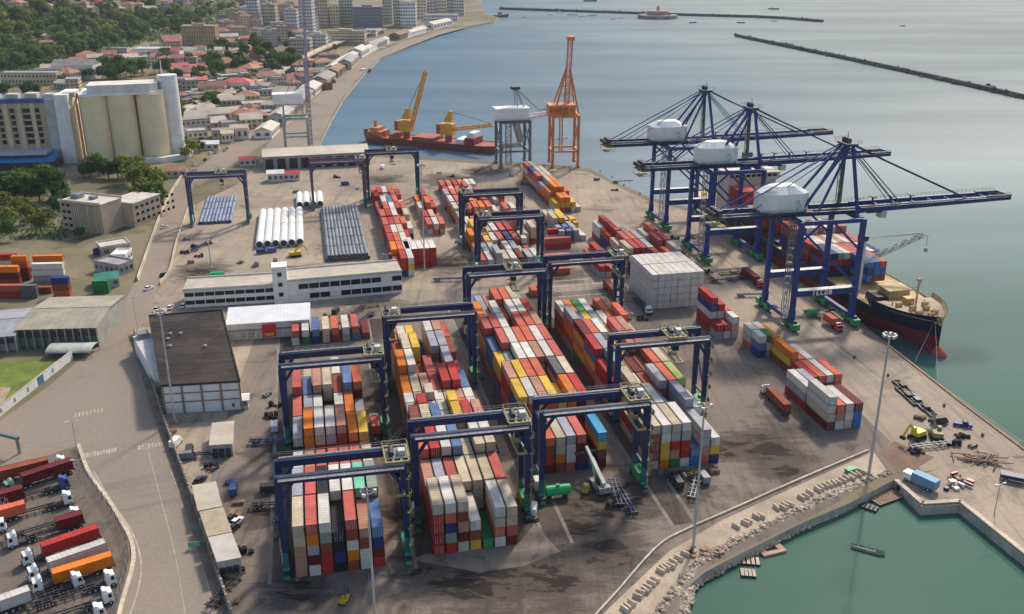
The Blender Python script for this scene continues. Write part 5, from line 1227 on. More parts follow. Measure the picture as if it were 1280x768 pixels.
scatter_houses(56, (10, -4, 260, 20), "on the hilltop above the wood", "houses on the hilltop", True, (12, 24), (6, 13), None, 5)
scatter_houses(10, (5, 28, 70, 60), "on the wooded slope at the left", "houses on the slope", True, (9, 16), (4, 7), None, 9)
scatter_houses(75, (60, 52, 320, 116), "in the town below the wood", "houses in the lower town", False, (10, 24), (5, 11), lambda x, y: y > 100 - x * .2 and y < 118 - (x - 60) * .02 and not (225 < x < 275 and y < 70) and not (100 < x < 222 and y > 88), 5.4)
scatter_houses(64, (212, 96, 335, 182), "beside the coast road near the silos", "low houses beside the coast road", False, (7, 15), (3, 6), lambda x, y: y < 172 - (x - 218) * .62 and y > 146 - (x - 190) * .5, 5.4, [roofset[0], roofset[2], roofset[4]])
scatter_houses(38, (235, 60, 425, 178), "between the coast road and the wharf", "low buildings between road and wharf", False, (10, 24), (4, 8), lambda x, y: y > 156 - (x - 226) * .47 and y < 176 - (x - 300) * .82, 5.6, [roofset[2], roofset[4], roofset[0]])
scatter_houses(44, (275, 6, 400, 60), "between the park and the city towers", "mid town blocks by the park", False, (12, 24), (9, 26), None, 6, [roofset[2], roofset[2], roofset[0]])
def ground_building(name, label, px0, px1, pyb, pyt, depth, wall, roof, kind='flat', cols=5, rows=3, rotoff=0, h=None, cat="building", group=None, **kw):
    a, c = at(px0, pyb), at(px1, pyb); m = (a + c) / 2; w = (c - a).length
    return simple_building(name, label, m, w, depth, h or height_to(m, pyt), R(rotoff), wall, roof, kind, cols, rows, cat, group, **kw)
tanb = M("tan_facade", (0.46, 0.33, 0.17), rough=.85, var=.15, scale=.1)
ground_building("apartment_block", "tan ribbed apartment block with yellow end wall on the hill foot", 229, 271, 60, 33, 18, tanb, beigeroof, cols=14, rows=5, fw=.35, fh=.75)
ground_building("long_building", "long cream two storey building behind the mill at the left", 2, 72, 106, 92, 16, cream, greyroof, cols=16, rows=2)
ground_building("hall", "grey roofed hall with white gable right of the long cream building", 66, 118, 100, 82, 22, offwhite, greyroof, 'gable', 8, 1)
ground_building("white_hall", "broad white flat roofed hall left of the red awning", 168, 206, 78, 62, 26, white, M("pale_roof", (0.56, 0.50, 0.42), rough=.8, var=.2), cols=8, rows=1)
ground_building("red_awning_hall", "hall under a bright red roof beside the white hall", 200, 226, 80, 64, 14, offwhite, pinkroof, 'gable', 4, 1)
ground_building("red_roofed_school", "long building with pink red tiled roof in front of the park", 276, 314, 118, 104, 16, offwhite, pinkroof, 'hip', 8, 1)
ground_building("terracotta_hall", "long low hall with pale terracotta roof left of the pink roofed one", 248, 282, 120, 108, 15, beige, terracotta, 'gable', 7, 1)
glassb = M("blue_glass_facade", (0.16, 0.20, 0.27), rough=.25, var=.2, spec=.6)
lil = M("lilac_grey_wall", (0.56, 0.53, 0.54), rough=.8, var=.15); olive = M("olive_grey_wall", (0.50, 0.48, 0.40), rough=.85, var=.15); sandw = M("sand_wall", (0.66, 0.55, 0.43), rough=.85, var=.15)
sky_l = [(310, 324, 32, -14, lil, "slim lilac grey tower above the park"), (329, 345, 32, 6, beige, "beige block right of the slim lilac tower"), (357, 372, 42, 12, lil, "grey stepped block left of the raised crane boom"), (376, 392, 48, -6, lil, "dark grey tower behind the raised crane boom"),
 (398, 411, 34, 0, beige, "narrow beige tower right of the raised crane boom"), (413, 424, 34, 8, cream, "low cream tower beside the narrow beige one"), (425, 442, 32, -12, olive, "olive grey tower left of the blue glass block"), (442, 478, 34, 9, glassb, "broad blue glass block framed in white by the waterfront"),
 (479, 491, 30, -14, olive, "slim olive tower right of the blue glass block"), (492, 501, 33, -4, sandw, "narrow sand coloured tower at the waterfront"), (501, 520, 34, 4, white, "white waterfront block with cream side"), (522, 533, 24, -16, sandw, "tall sand tower behind the white waterfront block"),
 (534, 545, 22, -10, lil, "grey tower second from the shore end"), (546, 558, 22, -4, sandw, "pinkish tower in the shore end cluster"), (559, 567, 20, -18, olive, "slim dark tower in the shore end cluster"), (568, 580, 20, -12, offwhite, "pale tower last before the shore end"), (530, 572, 27, 19, white, "long low white hall on the shore before the towers"),
 (410, 456, 56, 40, cream, "low yellowish cream building beside the coast road"), (362, 388, 68, 49, beige, "plain beige block left of the crane mast"), (388, 408, 62, 44, offwhite, "white block right of the crane mast"), (456, 470, 46, 38, white, "small white block by the wharf road"), (300, 312, 26, 10, offwhite, "white block left of the slim lilac tower")]
for a, c, yb, yt, wm_, lb in sky_l:
    ground_building("tower" if yt < 5 else "city_block", lb, a, c, yb, yt, rg.uniform(16, 26), wm_, greyroof, cols=max(3, int((c - a) / 3)), rows=max(1, int((yb - yt) / 4)), cat="tower" if yt < 5 else "building", fw=.6, fh=.45)
for a, c, lb in (((421, 92), (439, 78), "short white wharf shed nearest the brown stacks"), ((456, 70), (487, 54), "long white wharf shed in the middle of the wharf"), ((500, 50), (533, 41), "farthest long white wharf shed"), ((440, 78), (454, 70), "grey wharf shed between two white ones")):
    p, q = at(*a), at(*c); d = q - p
    simple_building("wharf_shed", lb, (p + q) / 2, d.length, 12, 6, math.atan2(d.y, d.x) , white if "white" in lb else greyroof, M("pale_roof", (0, 0, 0)), 'gable', 0, 0, "shed")
for k in range(13):
    f = (k + .5) / 13; a_ = curve(G((340, 172), (372, 142), (402, 116), (432, 92), (466, 66), (520, 44), (566, 32)), 12); q = a_[int(f * (len(a_) - 2))]; q2 = a_[int(f * (len(a_) - 2)) + 1]; d = q2 - q
    cw = ("white", "grey", "rust brown", "beige")[k % 4]
    t = simple_building("wharf_store", f"low {cw} wharf store in the row behind the sea wall", q + Vector((rg.uniform(-4, 2), 0, 0)), rg.uniform(26, 44) * (1 + f), rg.uniform(12, 18), rg.uniform(5, 8), math.atan2(d.y, d.x), (white, M("grey_wall", (0, 0, 0)), M("brown_wall", (0.22, 0.14, 0.09), rough=.9, var=.3), beige)[k % 4], (M("pale_roof", (0, 0, 0)), greyroof, M("brown_roof", (0.25, 0.16, 0.11), rough=.9, var=.3), greyroof)[k % 4], 'gable', 6, 1, "shed", "wharf stores", True)
vp = curve(G((226, 150), (270, 130), (316, 112), (356, 92), (396, 70), (440, 52), (480, 41)), 5); t = thing("viaduct", "long pale raised roadway running from the silos toward the city", "viaduct", vp[0])
for a_, c_ in zip(vp, vp[1:]):
    a_, c_ = a_ - vp[0], c_ - vp[0]; mb = MB(); mb.bar(a_ + Vector((0, 0, 5)), c_ + Vector((0, 0, 5)), 9, 1.0); mb.bar(a_ + Vector((4.4, 0, 6)), c_ + Vector((4.4, 0, 6)), .4, 1.1); mb.bar(a_ + Vector((-4.4, 0, 6)), c_ + Vector((-4.4, 0, 6)), .4, 1.1); mb.build("deck", concrete2, t)
    m_ = (a_ + c_) / 2; mb = MB(); mb.box(m_.x - 2.6, m_.x + 2.6, m_.y - .8, m_.y + .8, 0, 4.5); mb.build("pier", concrete, t)
for k, (px, py) in enumerate(((404, 112), (412, 104), (402, 98), (418, 95), (396, 104))):
    p = at(px, py); t = thing("stack", "", "cargo pile", p, R(30), "brown cargo piles on the wharf"); later_label(t, "rust brown cargo pile on the wharf near the raised boom")
    mb = MB()
    for q in range(5): mb.rbox((rg.uniform(-4, 4), q * 2 - 4), 8, 1.7, 0, rg.uniform(3, 7), rg.uniform(-.1, .1))
    mb.build("bundle", M("rust_cargo", (0.28, 0.15, 0.08), rough=.9, var=.4, scale=.5, rnd=.2), t)

# silos ----------------------------------------------------------------
silo_c = M("silo_cream_paint", (0.80, 0.65, 0.40), rough=.75, var=.10, scale=.05, rust=.25, rustcol=(0.52, 0.38, 0.2))
s0, s1 = at(128, 203), at(195, 199); sd_ = (s1 - s0); sr = math.atan2(sd_.y, sd_.x)
t = thing("grain_silo", "row of tall cream grain silos with a white gallery on top", "silo", s0, sr, None)
rad = 8.3; hs_ = height_to(s0, 119)
for k in range(3):
    for j in range(2):
        c = (k * 15.8 + (1.2 if k == 2 else 0), j * 15.5); mb = MB(); mb.lathe([(rad, 0), (rad, hs_), (0, hs_ + .02)], 28, 0, c)
        for a in range(28):
            pass
        mb.build("silo_cell", silo_c, t, smooth=False)
mb = MB(); mb.prism([(-7, -7.6), (33, -7.6), (41, -3), (42, 22), (-7, 22)], hs_ + .05, hs_ + 1.4, 1); mb.prism([(-2, -5), (34, -5), (38, -1), (38, 14), (-2, 14)], hs_ + 1.41, hs_ + 6.2, 0)
mb.build("gallery", [offwhite, white], t)
mb = MB(); mb.lathe([(5.8, 0), (5.8, hs_ + 9.5), (0, hs_ + 9.6)], 24, 0, (44.0, 8)); mb.box(38, 46, 3, 16, hs_ + 6, hs_ + 9); mb.tube((41, 9, hs_ + 9), (41, 9, hs_ + 18), .25, 6); mb.build("white_tower", white, t)
mb = MB(); mb.box(-9.6, -8.2, -5, -3.4, 0, hs_ - 4); mb.bar((-9.6, -4, hs_ - 4), (-7.6, -4, hs_ + 2), 1.2); mb.build("elevator_leg", M("bright_orange_paint", (0.62, 0.20, 0.03), rough=.6, var=.25, scale=.3, rust=.3), t)
mb = MB(); mb.prism([(-6, -13), (36, -13), (52, -5), (54, 10), (50, 10), (48, -3), (35, -9.6), (-6, -9.6)], 0, 3.2); mb.build("plinth", white, t)
# mill
m0, m1 = at(-12, 207), at(100, 204); md = m1 - m0; mr_ = math.atan2(md.y, md.x); mh = height_to((m0 + m1) / 2, 122)
t = thing("flour_mill", "tall beige mill with window grid, blue roof edge and white end wall beside the silos", "building", m0, mr_); ML = md.length; k_ = ML / 112.0
mb = MB(); mb.box(-30, 78 * k_, 4, 24, 0, mh - 4); mb.build("wall", M("mill_beige", (0.46, 0.36, 0.24), rough=.85, var=.15, scale=.1), t)
mb = MB(); mb.box(78 * k_ + .01, 92 * k_, 3, 24, 0, mh - 1.5, 1); mb.box(92 * k_ + .02, 109 * k_, 0, 26, 0, mh + 1.0, 0); mb.build("end_tower", [white, M("pale_grey_wall", (0.45, 0.44, 0.43), rough=.8, var=.15)], t)
mb = MB(); mb.box(-30, 78 * k_ - .05, 3.4, 24, mh - 3.99, mh - 1.4); mb.build("roof_edge", M("dull_blue_edge", (0.05, 0.10, 0.24), rough=.6, var=.3), t)
mb = MB()
for q in range(9): mb.box(-30 + q * 11, -23 + q * 11, 6, 12, mh - 1.39, mh + rg.uniform(.5, 2.2))
mb.build("roof_plant", M("pale_roof", (0, 0, 0)), t)
for q in range(11):
    x = -24 + q * 4.3 * k_ * 2.0 / 2
    if x > 72 * k_: break
for q in range(5):
    x = 12.0 * k_ + q * 16.5 * k_; 
    if x + 2 < 78 * k_: mb = MB(); mb.box(x - 1.3, x + 1.3, 3.2, 3.99, 9, mh - 4.2); mb.build("pilaster", cream, t)
mb = MB()
for q in range(18):
    x = -10 + q * 5.2 * k_
    if x > 75 * k_ or any(abs(x - (12.0 * k_ + j * 16.5 * k_)) < 2.2 for j in range(5)): continue
    for z in range(6): mb.box(x - 1.25, x + 1.25, 3.85, 3.98, 12 + z * (mh - 18) / 6, 12 + z * (mh - 18) / 6 + 2.6)
stuff(mb.build("windows", glassm, t))
mb = MB(); mb.box(-30, 80 * k_, -12, 3.9, 8.01, 9.2); mb.build("canopy", M("pale_grey_wall", (0, 0, 0)), t)
t = thing("blue_shed", "low shed with bright blue sheet roof at the foot of the mill", "shed", at(-12, 214), mr_)
mb = MB(); mb.box(-20, 79 * k_, 2, 14, 0, 4.4); mb.build("wall", darksteel, t); mb = MB(); mb.quad([(-20, 0, 4.6), (79 * k_, 0, 4.6), (79 * k_, 14, 8.2), (-20, 14, 8.2)]); mb.quad([(-20, 0, 4.5), (-20, 14, 8.1), (79 * k_, 14, 8.1), (79 * k_, 0, 4.5)]); mb.build("roof", M("bright_blue_sheet", (0.02, 0.20, 0.46), rough=.5, var=.2, scale=.2), t)
# office block by the trees
o0, o1 = at(80, 287), at(131, 293); od = o1 - o0; oh = 14.0; ow = od.length
t = thing("office_block", "beige office block with ribbed front and flat roof among the trees", "building", o0, math.atan2(od.y, od.x))
obm = M("office_beige", (0.44, 0.36, 0.27), rough=.85, var=.15, scale=.15, rust=.3)
mb = MB(); mb.box(0, ow, 0, 14, 0, oh); mb.box(ow - 9, ow + 6, 14.01, 34, 0, oh - 2.5); mb.build("wall", obm, t)
for q in range(13): mb = MB(); x = ow * .28 + q * ow * .055; mb.box(x, x + .45, -.5, -.01, 0, oh - .4); (mb.build("rib", beige, t) if x < ow - .5 else None)
mb = MB(); mb.box(-.3, ow + .3, -.6, 14.3, oh + .002, oh + .35); mb.box(ow - 9.3, ow + 6.3, 14.32, 34.3, oh - 2.49, oh - 2.1)
for a in ((-.3, ow + .3, -.62, -.3), (-.3, ow + .3, 14, 14.31)): mb.box(*a, oh + .35, oh + 1.1)
mb.build("roof", M("pale_roof", (0, 0, 0)), t)
mb = MB(); mb.box(2, 7, 5, 9, oh + .36, oh + 2.4); mb.box(ow * .5, ow * .5 + 3, 6, 9, oh + .36, oh + 1.8); mb.build("roof_plant", greysteel, t)
mb = MB(); windows_grid(mb, 30, 1, oh - 3, ow + 6 - .02, 8, 3, .5, .4, 0, 'y', 15); windows_grid(mb, ow * .25, 1, oh, -.02, 2, 4, .6, .4, 0, 'x', .5); stuff(mb.build("windows", glassm, t))

# left depot: warehouses --------------------------------------------------
def hall(name, label, f0, f1, depth, h, wall, roof, rise=2.0, bays=0, rib=None, colour=None, open_front=False):
    a, c = at(*f0), at(*f1); d = c - a; w = d.length
    t = thing(name, label, "warehouse", a, math.atan2(d.y, d.x))
    mb = MB()
    if open_front: mb.box(0, w, 1.5, depth, 0, h)
    else: mb.box(0, w, 0, depth, 0, h)
    for y0, y1 in ((0, 0),):
        for x in (0, w):
            f = [(x, 0.02, h - .01), (x, depth - .02, h - .01), (x, depth / 2, h + rise - .12)]; mb.quad(f if x else f[::-1])
    mb.build("wall", wall, t)
    n = max(6, int(w / 2.2))
    for s in (0, 1):
        mb = MB()
        for k in range(n):
            x0, x1 = -0.4 + k * (w + .8) / n, -.4 + (k + 1) * (w + .8) / n
            p = [(x0, -.5, h), (x1, -.5, h), (x1, depth / 2, h + rise), (x0, depth / 2, h + rise)] if s == 0 else [(x1, depth + .5, h), (x0, depth + .5, h), (x0, depth / 2, h + rise), (x1, depth / 2, h + rise)]
            mb.quad(p)
            r0, r1 = Vector(p[0]), Vector(p[3]); mb.bar(r0 + Vector((.05, 0, .06)), r1 + Vector((.05, 0, .06)), .12, .12)
        mb.build("roof", roof, t)
    mb = MB(); mb.box(-.5, w + .5, depth / 2 - .25, depth / 2 + .25, h + rise + .02, h + rise + .12); mb.build("ridge_cap", roof, t)
    for k in range(bays):
        x = (k + .5) * w / bays; mb = MB(); mb.box(x - w / bays * .34, x + w / bays * .34, -.12, -.01, .2 if not open_front else h * .55, h * .8); mb.build("bay_door", rib or glassm, t)
    for k in range(bays + 1):
        x = k * w / max(1, bays); mb = MB(); mb.box(x - .22, x + .22, -.3, -.01 if not open_front else 1.4, 0, h - .05); mb.build("pillar", wall, t)
    return t, w
ggreen = M("grey_green_sheet", (0.33, 0.30, 0.22), rough=.7, var=.2, scale=.15, rust=.4, rustcol=(0.24, 0.19, 0.12))
hall("warehouse", "wide warehouse with grey beige sheet roof beside the road", (25, 436), (124, 433), 31, 7.0, M("grey_green_wall", (0.30, 0.30, 0.26), rough=.8, var=.2), ggreen, 1.6, 10, darksteel, None, True)
hall("warehouse", "warehouse with bluish grey roof at the left edge", (-50, 446), (22, 440), 26, 6.0, greyroof, M("bluish_sheet", (0.30, 0.30, 0.33), rough=.6, var=.2, scale=.2), 1.4, 6, darksteel, None, True)
t = thing("ramp_canopy", "grey curved canopy roof in front of the wide warehouse", "canopy", at(70, 437), R(2)); mb = MB()
for k in range(8):
    a0, a1 = math.pi * k / 8, math.pi * (k + 1) / 8; mb.quad([(0, -4 + 4 * -math.cos(a0), 2 + 1.4 * math.sin(a0)), (15, -4 + 4 * -math.cos(a0), 2 + 1.4 * math.sin(a0)), (15, -4 + 4 * -math.cos(a1), 2 + 1.4 * math.sin(a1)), (0, -4 + 4 * -math.cos(a1), 2 + 1.4 * math.sin(a1))])
mb.build("canopy_sheet", M("pale_green_sheet", (0.42, 0.43, 0.37), rough=.6, var=.25), t); mb = MB()
for x in (.3, 7, 14.7):
    for y in (-7.6, -.4): mb.box(x - .1, x + .1, y - .1, y + .1, 0, 2.4)
mb.build("post", greysteel, t)
# loading dock, low buildings right of the warehouse
for lb, a, c, dp, h, wl, rf in (("narrow yellowish shed along the road right of the wide warehouse", (124, 428), (138, 404), 5, 5, M("olive_yellow_wall", (0.36, 0.31, 0.16), rough=.8, var=.25), ggreen),
    ("small green roofed hut right of the depot containers", (122, 362), (150, 358), 9, 3.5, M("grey_wall", (0, 0, 0)), M("green_sheet", (0.02, 0.22, 0.14), rough=.6, var=.25)),
    ("grey roofed store between the depot and the road", (150, 345), (168, 338), 14, 4, greyroof, greyroof), ("pale roofed store next to the road bend", (128, 322), (164, 316), 9, 4, beige, M("pale_roof", (0, 0, 0))), ("low white store just left of the road wall", (158, 330), (166, 322), 6, 3.5, white, white)):
    p, q = at(*a), at(*c); d = q - p
    simple_building("store_shed", lb, (p + q) / 2, d.length, dp, h, math.atan2(d.y, d.x), wl, rf, 'gable' if 'hut' in lb else 'flat', 3, 1, "shed")
# green grass patch and white wall
sheet("grass_patch", G((-60, 470), (0, 453), (74, 447), (60, 470), (0, 506), (-60, 545)), grassm, 0.022)
sheet("dirt_patch", G((-60, 500), (0, 484), (14, 484), (4, 505), (-60, 545)), M("bare_dirt", (0.36, 0.27, 0.18), rough=.9, var=.3, geo=True), 0.026)
a, c = at(-40, 552), at(91, 449); d = c - a; n = 16
t = thing("perimeter_wall", "white perimeter wall with one blue panel round the grass patch", "wall", a, math.atan2(d.y, d.x)); L = d.length
for k in range(n):
    mb = MB(); mb.box(k * L / n + .02, (k + 1) * L / n - .02, -.15, .15, 0, 2.9); mb.build("panel", M("blue_panel", (0.05, 0.18, 0.30), rough=.6, var=.2) if k == 10 else white, t)
    if k in (2, 4, 6, 8, 12): mb = MB(); x = (k + .5) * L / n; mb.box(x - .5, x + .5, -.2, -.155, .8, 2.2); mb.build("poster", M("grey_poster", (0.25, 0.24, 0.24), rough=.8, var=.5, scale=2), t)
mb = MB(); mb.box(0, L, -.22, .22, 2.905, 3.05); mb.build("coping", concrete2, t)
# wall between road and yard
wp = curve(G((168, 418), (184, 460), (206, 530), (232, 602), (262, 690), (284, 756), (300, 800)), 6)
t = thing("boundary_wall", "long dark concrete boundary wall between the road and the container yard", "wall", wp[0])
for a, c in zip(wp, wp[1:]):
    mb = MB(); mb.bar(a - wp[0] + Vector((0, 0, 1.2)), c - wp[0] + Vector((0, 0, 1.2)), .35, 2.4); mb.build("panel", M("dirty_wall", (0.22, 0.17, 0.13), rough=.9, var=.35, scale=.3, fine=.3, rust=.5, rustcol=(.10, .08, .06)), t)
    mb = MB(); p = c - wp[0]; mb.box(p.x - .25, p.x + .25, p.y - .25, p.y + .25, 0, 2.7); mb.build("post", concrete, t)
sheet("verge_strip", [p + Vector((-2.6, 0, 0)) for p in wp] + [p + Vector((-.3, 0, 0)) for p in wp[::-1]], M("verge_brown", (0.20, 0.15, 0.11), rough=.9, var=.35, fine=.3, geo=True), 0.024)
# raised road wall further up
wp2 = curve(G((172, 352), (190, 300), (206, 258), (228, 222), (246, 214)), 5)
t = thing("road_wall", "pale low parapet wall along the road beside the sandy yard", "wall", wp2[0])
for a, c in zip(wp2, wp2[1:]): mb = MB(); mb.bar(a - wp2[0] + Vector((0, 0, .9)), c - wp2[0] + Vector((0, 0, .9)), .5, 1.8); mb.build("panel", concrete2, t)
wp2 = curve(G((236, 262), (222, 300), (212, 340), (200, 356)), 5)
t = thing("road_wall", "pale fence wall between the road and the blue pipes", "wall", wp2[0])
for a, c in zip(wp2, wp2[1:]): mb = MB(); mb.bar(a - wp2[0] + Vector((0, 0, .8)), c - wp2[0] + Vector((0, 0, .8)), .35, 1.6); mb.build("panel", concrete2, t)

# dark roofed warehouse ----------------------------------------------------
a, c = at(207, 518), at(303, 512); d = c - a; w = d.length; rt_ = math.atan2(d.y, d.x); bh = 9.0
back = at(187, 399, bh); 
t = thing("dark_roof_warehouse", "big warehouse with dark flat roof and white pillared front beside the road", "warehouse", a, rt_)
loc = lambda p: ((p - a).x * math.cos(rt_) + (p - a).y * math.sin(rt_), -(p - a).x * math.sin(rt_) + (p - a).y * math.cos(rt_))
r0, r1, r2, r3 = loc(at(209, 481, bh)), loc(at(301, 470, bh)), loc(at(277, 390, bh)), loc(at(187, 397, bh))
D = (r2[1] + r3[1]) / 2
def grow(P, q): cx, cy = sum(x for x, y in P) / 4, sum(y for x, y in P) / 4; return [(cx + (x - cx) * q, cy + (y - cy) * q) for x, y in P]
RP = [(0, 0), (w, 0), r2, r3]
mb = MB(); mb.prism(RP, 0, bh - .02); mb.build("wall", offwhite, t)
RG = grow(RP, 1.015); mb = MB(); mb.prism(RG, bh, bh + .35)
for p_, q_ in zip(RG, RG[1:] + RG[:1]): mb.bar((*p_, bh + .5), (*q_, bh + .5), .35, .5)
for k in range(1, 8): mb.bar((RG[0][0] + (RG[3][0] - RG[0][0]) * k / 8, RG[0][1] + (RG[3][1] - RG[0][1]) * k / 8, bh + .36), (RG[1][0] + (RG[2][0] - RG[1][0]) * k / 8, RG[1][1] + (RG[2][1] - RG[1][1]) * k / 8, bh + .36), .2, .08)
mb.build("roof", M("dark_brown_roof", (0.050, 0.041, 0.037), rough=.9, spec=.1, var=.4, scale=.07, fine=.25, rust=.5, rustcol=(0.13, 0.105, 0.085)), t)
for k in range(5): f_ = MB(); q = rg.uniform(.15, .85); q2 = rg.uniform(.15, .85); x = RP[0][0] + (RP[1][0] - RP[0][0]) * q + (RP[3][0] - RP[0][0]) * q2; y = D * q2; f_.lathe([(.5, bh + .35), (.5, bh + 1.0), (.7, bh + 1.1), (0, bh + 1.4)], 8, 0, (x, y)); f_.build("roof_vent", greysteel, t)
for k in range(5): mb = MB(); x = k * w / 4; mb.box(x - .2, x + .2, -.35, -.01, 0, bh - .05); mb.build("pillar", M("brown_pillar", (0.28, 0.2, 0.15), rough=.8, var=.2), t)
for z in (3.6, 6.4): mb = MB(); mb.box(0, w, -.25, -.011, z, z + .22); mb.build("string_course", M("brown_pillar", (0, 0, 0)), t)
for k in range(4):
    for z, h_ in ((.1, 3.3), (3.9, 2.3), (6.7, 2.0)): mb = MB(); x = k * w / 4; mb.box(x + .5, x + w / 4 - .5, -.1, -.011, z + .1, z + h_); mb.build("wall_panel", white, t)
t = thing("white_annex", "narrow white lean-to along the road side of the dark roofed warehouse", "building", at(170, 442), math.atan2((at(192, 482) - at(170, 442)).y, (at(192, 482) - at(170, 442)).x))
L = (at(193, 486) - at(170, 442)).length; mb = MB(); mb.box(0, L, 0, 5.5, 0, 6.0); mb.build("wall", white, t); mb = MB(); mb.box(-.2, L + .2, -.2, 5.6, 6.01, 6.25); mb.build("roof", M("pale_lilac_roof", (0.55, 0.52, 0.52), rough=.7, var=.15), t); mb = MB(); mb.box(.5, 4, 1, 4.5, 6.26, 8); mb.build("roof_plant", greysteel, t)

# terminal office with dark ribbon windows ------------------------------------
def ribbon_office(label, f0, f1, depth, h, floors, bays, z0=0.0, skip=()):
    a, c = at(*f0), at(*f1); d = c - a; w = d.length; t = thing("terminal_office", label, "building", a, math.atan2(d.y, d.x))
    mb = MB(); mb.box(0, w, 0, depth, 0, h); mb.build("wall", white, t)
    mb = MB(); mb.box(-.2, w + .2, -.5, depth + .3, h + .004, h + .4); mb.build("roof", beigeroof, t)
    mb = MB(); mb.box(-.2, w + .2, -.52, -.2, h + .41, h + 1.0); mb.box(-.2, w + .2, depth, depth + .3, h + .41, h + 1.0); mb.build("parapet", offwhite, t)
    for fl in range(floors):
        z = 1.2 + fl * (h - .6) / floors
        for k in range(bays):
            if (fl, k) in skip: continue
            x = k * w / bays; f_ = MB(); f_.box(x + .16, x + w / bays - .16, -.09, -.004, z, z + (h - .6) / floors * .52); f_.build("window", glassm, t)
        f_ = MB(); f_.box(0, w, -.45, -.003, z + (h - .6) / floors * .52 + .1, z + (h - .6) / floors * .52 + .3); f_.build("sunshade", white, t)
    return t, w
ribbon_office("left wing of the white terminal office with ribbon windows and terrace", (232, 385), (345, 378), 13, 6.8, 2, 9)
ribbon_office("long right wing of the white terminal office with beige flat roof", (361, 379), (503, 366), 13, 8.6, 2, 11, 0, ((0, 0), (0, 1), (1, 0), (0, 4), (1, 9)))
t = thing("stair_tower", "white stair tower between the two wings of the terminal office", "tower", (at(345, 380) + at(361, 379)) / 2 + Vector((0, -.6, 0)), R(12)); mb = MB(); mb.box(-2.7, 2.7, 0, 6, 0, 14.5); mb.box(-2.9, 2.9, -.2, 6.2, 14.51, 14.9); mb.build("wall", white, t)
for z in (3, 7, 11): f_ = MB(); f_.box(-.8, .8, -.08, -.004, z, z + 1.6); f_.build("window", glassm, t)
a, c = at(286, 426), at(388, 419); d = c - a; w = d.length
t = thing("annex_hall", "long hall with bright white sheet roof in front of the terminal office", "building", a, math.atan2(d.y, d.x)); mb = MB(); mb.box(0, w, 0, 11, 0, 6); mb.build("wall", offwhite, t)
mb = MB(); mb.quad([(-.4, -.6, 6.1), (w + .4, -.6, 6.1), (w + .4, 11.4, 8.0), (-.4, 11.4, 8.0)]); mb.quad([(-.4, -.6, 6.0), (-.4, 11.4, 7.9), (w + .4, 11.4, 7.9), (w + .4, -.6, 6.0)]); mb.quad([(w, 0, 6), (w, 11, 6), (w, 11, 7.9)]); mb.quad([(0, 0, 6), (0, 11, 7.9), (0, 11, 6)])
for k in range(24): mb.bar((k * w / 23, -.6, 6.14), (k * w / 23, 11.4, 8.04), .1, .1)
mb.build("roof", M("bright_white_sheet", (0.74, 0.74, 0.73), rough=.5, var=.1, scale=.2), t)
mb = MB(); mb.box(0, w * .98, -.4, -.01, 3.2, 3.7); mb.build("canopy", greysteel, t)
for k in range(9): f_ = MB(); x = (k + .5) * w / 9; f_.box(x - 1.3, x + 1.3, -.1, -.004, .2, 2.9); f_.build("door", M("pale_door", (0.5, 0.45, 0.4), rough=.7, var=.3) , t)
f_ = MB(); f_.box(w * .5 - 2.3, w * .5 + 2.3, -.5, -.12, .6, 5.2); f_.build("red_sign", M("red_sign_paint", (0.62, 0.02, 0.04), rough=.5, var=.1), t)
f_ = MB(); f_.box(w * .5 - 1.6, w * .5 + 1.6, -.55, -.502, 1.0, 2.0); f_.build("sign_mark", yellow, t)
# transit shed at the back
a, c = at(330, 213), at(466, 206); d = c - a; w = d.length
t, _w = hall("transit_shed", "long transit shed with pale cream roof at the back of the terminal", (330, 213), (462, 206), 26, 8, M("shed_grey_wall", (0.30, 0.29, 0.28), rough=.8, var=.25), M("pale_cream_sheet", (0.60, 0.52, 0.40), rough=.6, var=.15, scale=.1, rust=.3, rustcol=(.42, .34, .24)), 2.5, 9, glassm, None, False)
# small sheds by the road wall
for lb, pts, z, rm in (("upper small shed with beige roof by the boundary wall", ((240, 607), (270, 602), (278, 633), (247, 639)), 4.0, beigeroof), ("middle small shed with sand roof by the boundary wall", ((249, 640), (279, 634), (290, 665), (259, 671)), 4.2, M("sand_sheet", (0.40, 0.32, 0.22), rough=.75, var=.2)),
    ("lower small shed with pale grey roof by the boundary wall", ((260, 672), (290, 666), (302, 697), (271, 703)), 4.5, M("pale_grey_sheet", (0.50, 0.46, 0.40), rough=.7, var=.15)), ("square pale roofed hut in front of the dark roofed warehouse", ((265, 529), (293, 526), (291, 555), (261, 557)), 4.0, beigeroof)):
    q = [at(x, y, z) for x, y in pts]; cx = sum((p for p in q), Vector()) / 4; t = thing("shed", lb, "shed", (cx.x, cx.y, 0))
    L_ = [(p.x - cx.x, p.y - cx.y) for p in q]
    mb = MB(); mb.prism([(x * .92, y * .92) for x, y in L_], 0, z - .16); mb.build("wall", concrete, t); mb = MB(); mb.prism(L_, z - .15, z + .05); mb.build("roof", rm, t)
    a_, b_ = Vector((*L_[3], 0)), Vector((*L_[2], 0))
    for k in range(3): f_ = MB(); q0 = a_.lerp(b_, .2 + k * .3) * .93; f_.box(q0.x - .6, q0.x + .6, q0.y - .45, q0.y - .1, .2, 2.6); f_.build("door", darksteel, t)
